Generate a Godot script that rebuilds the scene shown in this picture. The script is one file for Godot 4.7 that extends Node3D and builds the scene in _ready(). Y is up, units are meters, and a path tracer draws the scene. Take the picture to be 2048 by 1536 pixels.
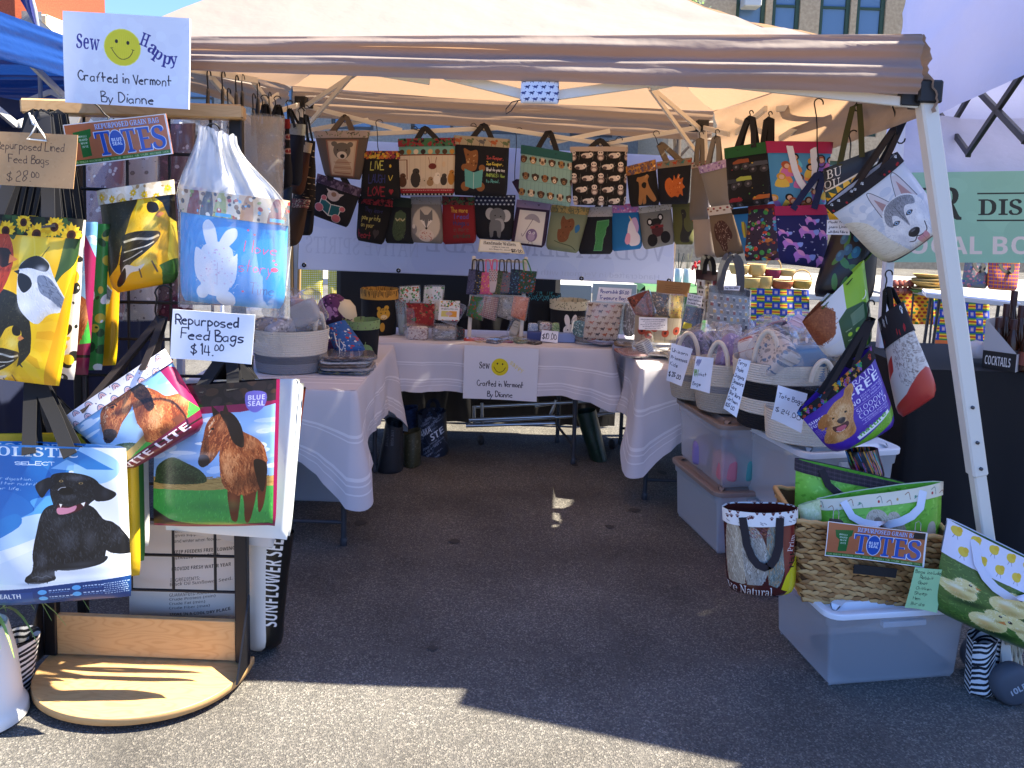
extends Node3D
const F := 1570.0      # focal length in photo pixels (2048 wide)
const CY := 573.0      # row of the lens axis
const EYE := Vector3(0, 1.6, 0)
var CB := Basis(Vector3.RIGHT, deg_to_rad(-6.0)) * Basis(Vector3.BACK, deg_to_rad(1.8))
var rng := RandomNumberGenerator.new()
var taken := {}
var mats := {}
var atlases: Array[Image] = []
var atlas_tex := []
var shelf_x := 0
var shelf_y := 0
var shelf_h := 0
var cells := {}
var wn := FastNoiseLite.new()

# ---------- measuring: a place in the photo at a known distance or height ----------
func ray(px: float, py: float) -> Vector3:
	return CB * Vector3((px - 1024.0) / F, (CY - py) / F, -1.0)
func P(px: float, py: float, d: float) -> Vector3:
	var r := ray(px, py)
	return EYE + r * (d / -r.z)
func G(px: float, py: float, h := 0.0) -> Vector3:
	var r := ray(px, py)
	return EYE + r * ((h - EYE.y) / r.y)
func H(s: String) -> Color:
	return Color.html(s)

# ---------- mesh collector ----------
class MB:
	var v := PackedVector3Array()
	var t := PackedVector2Array()
	var ix := PackedInt32Array()
	func add(p: Vector3, uv := Vector2.ZERO) -> int:
		v.append(p); t.append(uv)
		return v.size() - 1
	func quad(a: int, b: int, c: int, d: int) -> void:
		ix.append_array([a, b, c, a, c, d])
	func fq(a: Vector3, b: Vector3, c: Vector3, d: Vector3, u0 := Vector2(0, 0), u1 := Vector2(1, 1)) -> void:
		var k := v.size()
		v.append_array([a, b, c, d])
		t.append_array([u0, Vector2(u1.x, u0.y), u1, Vector2(u0.x, u1.y)])
		quad(k, k + 1, k + 2, k + 3)
	func ft(a: Vector3, b: Vector3, c: Vector3) -> void:
		var k := v.size()
		v.append_array([a, b, c]); t.append_array([Vector2.ZERO, Vector2.RIGHT, Vector2.ONE])
		ix.append_array([k, k + 1, k + 2])
	func grid(rows: Array, uvs: Array = []) -> void:
		var k := v.size()
		var nc: int = rows[0].size()
		for j in rows.size():
			v.append_array(rows[j])
			if uvs.is_empty():
				for i in nc:
					t.append(Vector2(float(i) / (nc - 1), float(j) / maxf(1, rows.size() - 1)))
			else:
				t.append_array(uvs[j])
		for j in rows.size() - 1:
			for i in nc - 1:
				var a := k + j * nc + i
				ix.append_array([a, a + 1, a + nc + 1, a, a + nc + 1, a + nc])
	func box(c: Vector3, s: Vector3, b := Basis(), ch := 0.0) -> void:
		var h := s * 0.5
		if ch <= 0.0: ch = minf(minf(s.x, s.y), s.z) * 0.08
		var q := h - Vector3(ch, ch, ch)
		var k := v.size()
		# 8 corners x 3 (x face, y face, z face)
		for sx in [-1, 1]:
			for sy in [-1, 1]:
				for sz in [-1, 1]:
					v.append(c + b * Vector3(h.x * sx, q.y * sy, q.z * sz))
					v.append(c + b * Vector3(q.x * sx, h.y * sy, q.z * sz))
					v.append(c + b * Vector3(q.x * sx, q.y * sy, h.z * sz))
		for i in 24:
			var p := v[k + i] - c
			t.append(Vector2(p.x + p.z, p.y))
		var f := func(sx: int, sy: int, sz: int, a: int) -> int:
			return k + (((sx + 1) / 2 * 4) + ((sy + 1) / 2 * 2) + ((sz + 1) / 2)) * 3 + a
		var faces := [
			[f.call(1,1,1,0), f.call(1,1,-1,0), f.call(1,-1,-1,0), f.call(1,-1,1,0)], [f.call(-1,1,-1,0), f.call(-1,1,1,0), f.call(-1,-1,1,0), f.call(-1,-1,-1,0)],
			[f.call(-1,1,-1,1), f.call(1,1,-1,1), f.call(1,1,1,1), f.call(-1,1,1,1)], [f.call(-1,-1,1,1), f.call(1,-1,1,1), f.call(1,-1,-1,1), f.call(-1,-1,-1,1)],
			[f.call(-1,1,1,2), f.call(1,1,1,2), f.call(1,-1,1,2), f.call(-1,-1,1,2)], [f.call(1,1,-1,2), f.call(-1,1,-1,2), f.call(-1,-1,-1,2), f.call(1,-1,-1,2)]]
		for sy in [-1, 1]:
			for sz in [-1, 1]:
				faces.append([f.call(-1,sy,sz,1), f.call(1,sy,sz,1), f.call(1,sy,sz,2), f.call(-1,sy,sz,2)])
		for sx in [-1, 1]:
			for sz in [-1, 1]:
				faces.append([f.call(sx,-1,sz,0), f.call(sx,1,sz,0), f.call(sx,1,sz,2), f.call(sx,-1,sz,2)])
		for sx in [-1, 1]:
			for sy in [-1, 1]:
				faces.append([f.call(sx,sy,-1,0), f.call(sx,sy,1,0), f.call(sx,sy,1,1), f.call(sx,sy,-1,1)])
		for q4 in faces:
			var o: Vector3 = (v[q4[0]] + v[q4[2]]) * 0.5 - c
			var n: Vector3 = (v[q4[2]] - v[q4[0]]).cross(v[q4[1]] - v[q4[0]])
			var base := v.size()
			for i in 4:
				v.append(v[q4[i]]); t.append(t[q4[i]])
			if n.dot(o) >= 0.0: quad(base, base + 1, base + 2, base + 3)
			else: quad(base, base + 3, base + 2, base + 1)
	func beam(a: Vector3, b2: Vector3, w: float, h: float, up := Vector3.UP) -> void:
		var z := (b2 - a).normalized()
		if absf(z.dot(up)) > 0.98: up = Vector3.BACK
		var x := up.cross(z).normalized()
		box((a + b2) * 0.5, Vector3(w, h, a.distance_to(b2)), Basis(x, z.cross(x), z), minf(w, h) * 0.12)
	func tube(pts: Array, r, sides := 8, closed_ends := true, flat := 1.0) -> void:
		var n := pts.size()
		var rows := []
		var nrm := Vector3.UP
		for i in n:
			var d: Vector3 = (pts[mini(i + 1, n - 1)] - pts[maxi(i - 1, 0)]).normalized()
			if i == 0 and absf(d.dot(nrm)) > 0.9: nrm = Vector3.RIGHT
			nrm = (nrm - d * nrm.dot(d)).normalized()
			var bi := d.cross(nrm)
			var rr: float = r[i] if r is Array else r
			var row := PackedVector3Array()
			for s in sides + 1:
				var a := TAU * s / sides
				row.append(pts[i] + nrm * cos(a) * rr * flat + bi * sin(a) * rr)
			rows.append(row)
		if closed_ends:
			for e in [0, n - 1]:
				var row := PackedVector3Array()
				for s in sides + 1: row.append(pts[e])
				if e == 0: rows.push_front(row)
				else: rows.append(row)
		grid(rows)
	func ribbon(pts: Array, w: float, side: Vector3, th := 0.0025) -> void:
		var n := pts.size()
		var a := PackedVector3Array(); var b := PackedVector3Array(); var c := PackedVector3Array(); var d := PackedVector3Array()
		for i in n:
			var dir: Vector3 = (pts[mini(i + 1, n - 1)] - pts[maxi(i - 1, 0)]).normalized()
			var s := (side - dir * side.dot(dir)).normalized() * w * 0.5
			var nn := dir.cross(s).normalized() * th * 0.5
			a.append(pts[i] - s + nn); b.append(pts[i] + s + nn); c.append(pts[i] + s - nn); d.append(pts[i] - s - nn)
		for pr in [[a, b], [b, c], [c, d], [d, a]]:
			var rows := []
			for i in n: rows.append(PackedVector3Array([pr[0][i], pr[1][i]]))
			grid(rows)
	func lathe(c: Vector3, prof: Array, sides := 32, sx := 1.0, sz := 1.0, b := Basis()) -> void:
		var rows := []; var uvs := []
		var l := 0.0
		for j in prof.size():
			if j: l += prof[j].distance_to(prof[j - 1])
			var row := PackedVector3Array(); var ur := PackedVector2Array()
			for s in sides + 1:
				var a := -TAU * s / sides + PI * 1.5
				row.append(c + b * Vector3(cos(a) * prof[j].x * sx, prof[j].y, sin(a) * prof[j].x * sz))
				ur.append(Vector2(float(s) / sides, l))
			rows.append(row); uvs.append(ur)
		grid(rows, uvs)
	func commit() -> ArrayMesh:
		var n := PackedVector3Array(); n.resize(v.size())
		for i in range(0, ix.size(), 3):
			var a := ix[i]; var b := ix[i + 1]; var c := ix[i + 2]
			var f := (v[c] - v[a]).cross(v[b] - v[a])
			n[a] += f; n[b] += f; n[c] += f
		for i in n.size():
			n[i] = n[i].normalized() if n[i].length_squared() > 1e-20 else Vector3.UP
		var arr := []; arr.resize(Mesh.ARRAY_MAX)
		arr[Mesh.ARRAY_VERTEX] = v; arr[Mesh.ARRAY_NORMAL] = n; arr[Mesh.ARRAY_TEX_UV] = t; arr[Mesh.ARRAY_INDEX] = ix
		var m := ArrayMesh.new()
		m.add_surface_from_arrays(Mesh.PRIMITIVE_TRIANGLES, arr)
		return m

# ---------- objects ----------
func numbered(nm: String) -> String:
	if not taken.has(nm):
		taken[nm] = 0
		return nm
	taken[nm] += 1
	return "%s_%03d" % [nm, taken[nm]]
func meta(o: Node, label: String, cat: String, grp := "") -> void:
	o.set_meta("label", label); o.set_meta("category", cat)
	if grp: o.set_meta("group", grp)
func thing(nm: String, label: String, cat: String, at: Vector3, grp := "") -> Node3D:
	var o := Node3D.new()
	o.name = numbered(nm)
	add_child(o)
	o.position = at
	meta(o, label, cat, grp)
	return o
func part(nm: String, mb: MB, m: Material, parent: Node3D, lab := "") -> MeshInstance3D:
	var o := MeshInstance3D.new()
	o.name = nm
	o.mesh = mb.commit()
	o.material_override = m
	parent.add_child(o, true)
	var at := Vector3.ZERO
	var p: Node = parent
	while p != self and p is Node3D:
		at += p.position
		p = p.get_parent()
	o.position = -at
	if lab: o.set_meta("label", lab)
	return o
func solo(nm: String, mb: MB, m: Material, label: String, cat: String, at: Vector3, grp := "") -> MeshInstance3D:
	var o := MeshInstance3D.new()
	o.name = numbered(nm)
	for i in mb.v.size(): mb.v[i] -= at
	o.mesh = mb.commit()
	o.material_override = m
	add_child(o)
	o.position = at
	meta(o, label, cat, grp)
	return o
func setting(nm: String, mb: MB, m: Material) -> MeshInstance3D:
	var o := MeshInstance3D.new()
	o.name = numbered(nm)
	o.mesh = mb.commit(); o.material_override = m
	add_child(o)
	o.set_meta("kind", "structure")
	return o
func tri_count() -> int:
	var n := 0
	for o in find_children("*", "MeshInstance3D", true, false):
		if o.mesh is ArrayMesh: n += o.mesh.surface_get_array_index_len(0) / 3
	return n

# ---------- materials ----------
func flat(hex: String, rough := 0.85, metal := 0.0, back := 0.0) -> StandardMaterial3D:
	var key := "%s %s %s %s" % [hex, rough, metal, back]
	if mats.has(key): return mats[key]
	var m := StandardMaterial3D.new()
	m.albedo_color = H(hex)
	m.roughness = rough
	m.metallic = metal
	if back > 0.0:
		m.backlight_enabled = true
		m.backlight = H(hex).srgb_to_linear() * 0 + Color(back, back, back)
	m.cull_mode = BaseMaterial3D.CULL_DISABLED
	mats[key] = m
	return m
func film(hex := "e8eef4", alpha := 0.22, rough := 0.12) -> StandardMaterial3D:
	var key := "film %s %s %s" % [hex, alpha, rough]
	if mats.has(key): return mats[key]
	var m := StandardMaterial3D.new()
	m.albedo_color = Color(H(hex), alpha)
	m.transparency = BaseMaterial3D.TRANSPARENCY_ALPHA
	m.roughness = rough
	m.cull_mode = BaseMaterial3D.CULL_DISABLED
	mats[key] = m
	return m
func atlas_mat(idx: int, rough := 0.85, back := 0.0) -> StandardMaterial3D:
	var key := "atlas %d %s %s" % [idx, rough, back]
	if mats.has(key): return mats[key]
	var m := StandardMaterial3D.new()
	m.set_meta("atlas", idx)
	m.roughness = rough
	m.texture_repeat = false
	m.cull_mode = BaseMaterial3D.CULL_DISABLED
	if back > 0.0:
		m.backlight_enabled = true
		m.backlight = Color(back, back, back)
	mats[key] = m
	return m
func noise_tex(freq: float, ramp: Array, kind := FastNoiseLite.TYPE_SIMPLEX_SMOOTH, size := 512, oct := 4, nm := false, bump := 4.0, ret := -1) -> NoiseTexture2D:
	var n := FastNoiseLite.new()
	n.noise_type = kind; n.frequency = freq; n.fractal_octaves = oct; n.seed = 7
	if ret >= 0: n.cellular_return_type = ret
	if oct <= 1: n.fractal_type = FastNoiseLite.FRACTAL_NONE
	var tx := NoiseTexture2D.new()
	tx.width = size; tx.height = size; tx.seamless = true; tx.noise = n
	if nm:
		tx.as_normal_map = true; tx.bump_strength = bump
	elif ramp:
		var g := Gradient.new()
		var off := PackedFloat32Array(); var cl := PackedColorArray()
		for r in ramp:
			off.append(r[0]); cl.append(H(r[1]))
		g.offsets = off; g.colors = cl
		tx.color_ramp = g
	return tx
func tri_mat(key: String, tex: Texture2D, nrm: Texture2D, scale: float, rough := 0.8, nscale := 1.0, world := true) -> StandardMaterial3D:
	if mats.has(key): return mats[key]
	var m := StandardMaterial3D.new()
	m.albedo_texture = tex
	if nrm:
		m.normal_enabled = true; m.normal_texture = nrm; m.normal_scale = nscale
	m.uv1_triplanar = true; m.uv1_world_triplanar = world
	m.uv1_scale = Vector3.ONE * scale
	m.roughness = rough
	m.cull_mode = BaseMaterial3D.CULL_DISABLED
	mats[key] = m
	return m

# ---------- painter: prints, lettering and fabric patterns, in units of 1/100 of the width ----------
const YR := {"birds": [8, 142], "goldfinch": [0, 118], "bunnyblue": [12, 106], "horsesky": [4, 116], "horsefield": [0, 124], "holistic": [0, 156], "husky": [-12, 106], "retriever": [0, 110], "chicks": [0, 108], "lamb": [0, 52], "rabbit": [14, 72], "prime": [0, 104], "greenbag": [0, 112], "sunfl": [0, 100], "seedtext": [4, 76], "kraft28": [4, 66], "white14": [3, 62], "bearsweater": [2, 94], "calf": [8, 96], "lll": [26, 94], "dogshelf": [0, 98], "giraffe": [6, 92], "dogsteal": [0, 92], "panda": [0, 100], "bearbrown": [16, 100], "dino": [14, 86], "pawprints": [26, 100], "owlgreen": [30, 106], "fox": [6, 104], "redbook": [20, 94], "elephant": [20, 100], "owlpurple": [20, 114], "foxsage": [26, 110], "vermont": [26, 112], "unicornblue": [20, 96], "bug": [20, 108], "olivedino": [4, 104], "hedgehog": [18, 98], "trucks": [8, 130], "portraits": [0, 112], "uninavy": [0, 122], "bluetype": [0, 110], "blueberry": [14, 116], "oh": [34, 94], "green_note": [4, 124], "tag|35a": [14, 136], "tag|bucket": [22, 140], "tag|35b": [10, 172], "tag|24": [12, 100], "tag|10": [12, 66], "tag|treasure": [2, 48], "tag|jeans": [8, 84], "tag|small": [6, 80], "tag|easy": [6, 36], "wallets": [0, 31], "ama": [8, 122], "flower_seed": [0, 120], "distill": [0, 41], "banner": [0, 38], "poppies": [16, 60], "turtle": [10, 98], "tigerb": [14, 106], "bunnyface": [14, 102], "dogred": [0, 110]}
const GLYPH := {
"A": "032943 1535", "B": "0309 ~0929382706 ~0636453303", "C": "~482907052344", "D": "0309 ~092947452303", "E": "49090343 0636", "F": "490903 0636", "G": "~482907052344 444626", "H": "0309 4349 0646", "I": "1319", "J": "~3935231304", "K": "0309 4906 0643", "L": "090343", "M": "0309264943", "N": "03094349", "O": "~29070523454729", "P": "0309 ~0929473606", "Q": "~29070523454729 2543", "R": "0309 ~0929473606 2643", "S": "~4829081636442304", "T": "0949 2923", "U": "~0905234549", "V": "092349", "W": "0913263349", "X": "0943 4903", "Y": "0926 4926 2623", "Z": "09490343",
"a": "~361605041334 3633", "b": "0903 ~051635341304", "c": "~351605041334", "d": "3933 ~361605041334", "e": "~05352605041333", "f": "~39281613 0626", "g": "~361605041334 ~36322001", "h": "0903 ~0516263533", "i": "1613 1818", "j": "~26222001 2828", "k": "0903 3604 1533", "l": "1913", "m": "0603 ~05162523 ~25364543", "n": "0603 ~0516263533", "o": "~16050413343516", "p": "0600 ~051635341304", "q": "3630 ~361605041334", "r": "0603 ~05162636", "s": "~361605342303", "t": "1913 0636", "u": "~0604132334 3633", "v": "061336", "w": "0613263346", "x": "0633 3603", "y": "0613 3600", "z": "06360333",
"0": "~19070413343719", "1": "0819 1913", "2": "~081929370503 0333", "3": "~08193826341304", "4": "190545 3933", "5": "3909 0906 ~0626351404", "6": "~38180504133506", "7": "093913", "8": "~1908163513041637 ~373919", "9": "~361807162636 3713", "$": "~3828071635442304 2922", ".": "1313", ",": "1302", "-": "0535", "'": "1918", "!": "1915 1313", "&": "4408192813044 6", "/": "0339"}
class Cv:
	var im: Image
	var ox: int
	var oy: int
	var w: int
	var h: int
	var k: float
	var asp: float     # height in units
	var ky: float
	var yb := 0.0
	var tf := Transform2D.IDENTITY
	func turn(rot: float, px: float, py: float, dx := 0.0, dy := 0.0, sc := 1.0) -> void:
		tf = Transform2D(0, Vector2(px + dx, py + dy)) * Transform2D(rot, Vector2(sc, sc), 0, Vector2.ZERO) * Transform2D(0, Vector2(-px, -py))
	func straight() -> void:
		tf = Transform2D.IDENTITY
	var idx: int
	var rng: RandomNumberGenerator
	var host: Node
	func uvr() -> Rect2:
		return Rect2((ox + 1.0) / im.get_width(), (oy + 1.0) / im.get_height(), (w - 2.0) / im.get_width(), (h - 2.0) / im.get_height())
	func span(x0: float, x1: float, y: int, c: Color) -> void:
		if y < 0 or y >= h: return
		var a := maxi(0, roundi(x0)); var b := mini(w, roundi(x1))
		if b > a: im.fill_rect(Rect2i(ox + a, oy + y, b - a, 1), c)
	func bg(c) -> void:
		im.fill_rect(Rect2i(ox, oy, w, h), host.H(c) if c is String else c)
	func rect(x: float, y: float, ww: float, hh: float, c: String) -> void:
		var r := Rect2i(roundi(x * k), roundi(y * ky + yb), maxi(1, roundi(ww * k)), maxi(1, roundi(hh * ky))).intersection(Rect2i(0, 0, w, h))
		if r.size.x > 0 and r.size.y > 0: im.fill_rect(Rect2i(r.position + Vector2i(ox, oy), r.size), host.H(c))
	func raw(p: PackedVector2Array, c: Color) -> void:
		var lo := 1e9; var hi := -1e9
		for q in p:
			lo = minf(lo, q.y); hi = maxf(hi, q.y)
		var n := p.size()
		for y in range(maxi(0, int(floor(lo * ky + yb))), mini(h - 1, int(ceil(hi * ky + yb))) + 1):
			var yc := (y + 0.5 - yb) / ky
			var xs := []
			for i in n:
				var a := p[i]; var b := p[(i + 1) % n]
				if (a.y <= yc) != (b.y <= yc):
					xs.append(a.x + (b.x - a.x) * (yc - a.y) / (b.y - a.y))
			xs.sort()
			for i in range(0, xs.size() - 1, 2): span(xs[i] * k, xs[i + 1] * k, y, c)
	func pts(a: Array) -> PackedVector2Array:
		var p := PackedVector2Array()
		for i in range(0, a.size(), 2): p.append(tf * Vector2(a[i], a[i + 1]))
		return p
	func smooth(p: PackedVector2Array, closed := true, m := 5) -> PackedVector2Array:
		var o := PackedVector2Array()
		var n := p.size()
		if n < 3: return p
		for i in (n if closed else n - 1):
			var a := p[(i - 1 + n) % n if closed else maxi(i - 1, 0)]; var b := p[i]
			var c := p[(i + 1) % n]; var d := p[(i + 2) % n if closed else mini(i + 2, n - 1)]
			for s in m: o.append(b.cubic_interpolate(c, a, d, float(s) / m))
		if not closed: o.append(p[n - 1])
		return o
	func po(a: Array, c: String) -> void:
		raw(pts(a), host.H(c))
	func sp(a: Array, c: String) -> PackedVector2Array:
		var p := smooth(pts(a))
		raw(p, host.H(c))
		return p
	func ell(x: float, y: float, rx: float, ry: float, c: String, rot := 0.0) -> void:
		var p := PackedVector2Array()
		var n := 22 if rx * k > 6 else 10
		for i in n:
			p.append(tf * (Vector2(x, y) + Vector2(cos(TAU * i / n) * rx, sin(TAU * i / n) * ry).rotated(rot)))
		raw(p, host.H(c))
	func line(p: PackedVector2Array, wd: float, c: Color) -> void:
		wd = maxf(wd, 1.1 / k)
		for i in p.size() - 1:
			var d := (p[i + 1] - p[i])
			if d.length() < 1e-6: continue
			var s := d.normalized() * wd * 0.5
			var q := Vector2(-s.y, s.x)
			raw(PackedVector2Array([p[i] + q - s * 0.5, p[i + 1] + q + s * 0.5, p[i + 1] - q + s * 0.5, p[i] - q - s * 0.5]), c)
	func ln(a: Array, wd: float, c: String) -> void:
		line(pts(a), wd, host.H(c))
	func cu(a: Array, wd: float, c: String, closed := false) -> void:
		var p := smooth(pts(a), closed)
		if closed: p.append(p[0])
		line(p, wd, host.H(c))
	func fur(a: Array, cols: Array, n: int, ln_: float, ang: float, wd := 0.6, spread := 0.5) -> void:
		var p := smooth(pts(a))
		var lo := Vector2(1e9, 1e9); var hi := -lo
		for q in p:
			lo = lo.min(q); hi = hi.max(q)
		for i in n * 3:
			var q := Vector2(rng.randf_range(lo.x, hi.x), rng.randf_range(lo.y, hi.y))
			if Geometry2D.is_point_in_polygon(q, p):
				var d := Vector2.from_angle(ang + tf.get_rotation() + rng.randf_range(-spread, spread)) * ln_ * rng.randf_range(0.25, 0.75)
				if not Geometry2D.is_point_in_polygon(q + d, p): d *= 0.3
				var ca: Color = host.H(cols[rng.randi() % cols.size()])
				line(PackedVector2Array([q, q + d]), wd * 0.55, ca.lerp(host.H(cols[rng.randi() % cols.size()]), rng.randf() * 0.7))
	func soft(x: float, y: float, rx: float, ry: float, c: String, al: float, rot := 0.0) -> void:
		var col: Color = host.H(c)
		var cc := tf * Vector2(x, y)
		x = cc.x; y = cc.y
		if tf != Transform2D.IDENTITY: rot += tf.get_rotation()
		var m := maxf(rx, ry) if rot != 0.0 else 0.0
		var ex := maxf(rx, m); var ey := maxf(ry, m)
		for py in range(maxi(0, int((y - ey) * ky + yb)), mini(h, int((y + ey) * ky + yb) + 1)):
			for px in range(maxi(0, int((x - ex) * k)), mini(w, int((x + ex) * k) + 1)):
				var d := Vector2(px / k - x, (py - yb) / ky - y)
				if rot != 0.0: d = d.rotated(-rot)
				var r2 := d.x * d.x / (rx * rx) + d.y * d.y / (ry * ry)
				if r2 < 1.0:
					var o := im.get_pixel(ox + px, oy + py)
					im.set_pixel(ox + px, oy + py, o.lerp(col, al * (1.0 - r2) * (1.0 - r2)))
	func dots(n: int, cols: Array, r0: float, r1: float, x0 := 0.0, y0 := 0.0, x1 := 100.0, y1 := -1.0) -> void:
		if y1 < 0: y1 = asp
		for i in n:
			var r := rng.randf_range(r0, r1)
			ell(rng.randf_range(x0, x1), rng.randf_range(y0, y1), r, r * rng.randf_range(0.6, 1.0), cols[rng.randi() % cols.size()], rng.randf() * 3.0)
	func grad(y0: float, y1: float, c0: String, c1: String) -> void:
		for y in range(maxi(0, int(y0 * ky + yb)), mini(h, int(y1 * ky + yb) + 1)):
			span(0, w, y, host.H(c0).lerp(host.H(c1), clampf(((y - yb) / ky - y0) / (y1 - y0), 0, 1)))
	func txt(s: String, x: float, y: float, ww: float, hh: float, c: String, wd := 0.8, rot := 0.0, slant := 0.0) -> void:
		# hand lettering: baseline starts at (x, y), fits the width ww, capitals hh high
		var adv := 0.0
		var xs := []
		for ch in s:
			xs.append(adv)
			adv += 2.6 if ch == " " else ((2.4 if ch in "il.,'I!1" else (5.4 if ch in "mwMW" else 4.6)))
		var sx := ww / maxf(adv - 1.0, 0.1); var sy := hh / 6.0
		for i in s.length():
			if not GLYPH_REF.has(s[i]): continue
			var jit := rng.randf_range(-0.4, 0.4); var jsl := slant + rng.randf_range(-0.09, 0.09); var jsy := sy * rng.randf_range(0.9, 1.1); var jw := wd * rng.randf_range(0.85, 1.2)
			for st in GLYPH_REF[s[i]].split(" "):
				var cur: bool = st.begins_with("~")
				if cur: st = st.substr(1)
				var p := PackedVector2Array()
				for j in range(0, st.length() - 1, 2):
					var gx := float(st[j]); var gy := float(st[j + 1]) - 3.0 + jit
					p.append(Vector2(x, y) + Vector2((xs[i] + gx) * sx + gy * sy * jsl, -gy * jsy).rotated(rot))
				if p.size() == 2 and p[0].distance_to(p[1]) < 1e-4: p[1] += Vector2(wd * 0.7, 0)
				line(smooth(p, false, 4) if cur else p, jw, host.H(c))
	var GLYPH_REF: Dictionary
	func tt(s: String, x: float, y: float, ww: float, hh: float, c: String, font := "serifb", rot := 0.0, mirror := false) -> void:
		# printed lettering stretched into the box x, y, ww, hh
		var tris: Array = host.glyphs(s, font)
		var b: Rect2 = tris[1]
		var col: Color = host.H(c)
		var pv: PackedVector2Array = tris[0]
		for i in range(0, pv.size() - 2, 3):
			var q := PackedVector2Array()
			for j in 3:
				var p := (pv[i + j] - b.position) / b.size
				if mirror: p.x = 1.0 - p.x
				q.append(Vector2(x, y) + Vector2(p.x * ww, (1.0 - p.y) * hh).rotated(rot))
			raw(q, col)
	func scrib(x: float, y: float, ww: float, hh: float, c: String) -> void:
		# lines of small print too fine to read
		var xx := x
		while xx < x + ww:
			var l := rng.randf_range(0.5, 1.6) * hh
			rect(xx, y + hh * rng.randf_range(0.0, 0.25), l * 0.8, hh * 0.7, c)
			xx += l + hh * 0.25
var glyph_cache := {}
func glyphs(s: String, font: String) -> Array:
	var key := font + s
	if glyph_cache.has(key): return glyph_cache[key]
	var f := SystemFont.new()
	f.font_names = PackedStringArray(["Droid Serif" if font.begins_with("serif") else "Droid Sans"])
	f.font_weight = 700 if font.ends_with("b") or font.ends_with("bi") else 400
	f.font_italic = font.ends_with("i")
	var tm := TextMesh.new()
	tm.font = f; tm.font_size = 48; tm.depth = 0.0; tm.text = s; tm.pixel_size = 0.01; tm.curve_step = 2.0
	var p := PackedVector2Array()
	var r := Rect2(0, 0, 1, 1)
	var first := true
	if tm.get_surface_count() > 0:
		var a := tm.surface_get_arrays(0)
		var vs: PackedVector3Array = a[Mesh.ARRAY_VERTEX]
		var id = a[Mesh.ARRAY_INDEX]
		var order := range(vs.size()) if id == null or id.is_empty() else Array(id)
		for i in order:
			var q := Vector2(vs[i].x, vs[i].y)
			p.append(q)
			if first:
				r = Rect2(q, Vector2.ZERO); first = false
			else: r = r.expand(q)
	glyph_cache[key] = [p, r]
	return glyph_cache[key]
func cell(key: String, pw: float, ph: float, fc := 0.0) -> Cv:
	# a painted picture of pw x ph pixels, drawn once by the function p_<key>
	if cells.has(key): return cells[key]
	var w := int(clampf(pw, 40, 760)); var h := int(clampf(w * ph / pw, 16, 900))
	if atlases.is_empty() or shelf_x + w > 2048:
		shelf_x = 0; shelf_y += shelf_h; shelf_h = 0
	if atlases.is_empty() or shelf_y + h > 2048:
		var im := Image.create(2048, 2048, false, Image.FORMAT_RGB8)
		im.fill(Color(0.5, 0.5, 0.5))
		atlases.append(im)
		shelf_x = 0; shelf_y = 0; shelf_h = 0
	var c := Cv.new()
	c.im = atlases[-1]; c.idx = atlases.size() - 1
	c.ox = shelf_x; c.oy = shelf_y; c.w = w; c.h = h; c.k = w / 100.0; c.ky = c.k; c.asp = h / c.k
	if YR.has(key):
		c.ky = h * (1.0 - fc) / (YR[key][1] - YR[key][0])
		c.yb = h * fc - YR[key][0] * c.ky
		c.asp = (h - c.yb) / c.ky
	c.host = self; c.GLYPH_REF = GLYPH
	c.rng = RandomNumberGenerator.new(); c.rng.seed = hash(key)
	shelf_x += w; shelf_h = maxi(shelf_h, h)
	cells[key] = c
	var a := key.split("|")
	if a[0].begins_with("#"): c.bg(a[0])
	elif a.size() > 1: painters()[a[0]].call(c, a[1])
	else: painters()[a[0]].call(c)
	if a[0] in ["birds", "goldfinch", "horsesky", "horsefield", "holistic", "husky", "retriever", "chicks", "lamb", "rabbit", "prime", "greenbag", "dogred"]:
		var rg := c.im.get_region(Rect2i(c.ox, c.oy, w, h))
		rg.resize(int(w / 1.7), int(h / 1.7), Image.INTERPOLATE_LANCZOS); rg.resize(w, h, Image.INTERPOLATE_CUBIC)
		c.im.blit_rect(rg, Rect2i(0, 0, w, h), Vector2i(c.ox, c.oy))
	return c
func finish_atlases() -> void:
	for im in atlases: atlas_tex.append(ImageTexture.create_from_image(im))
	for k in mats:
		if mats[k].has_meta("atlas"): mats[k].albedo_texture = atlas_tex[mats[k].get_meta("atlas")]
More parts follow.
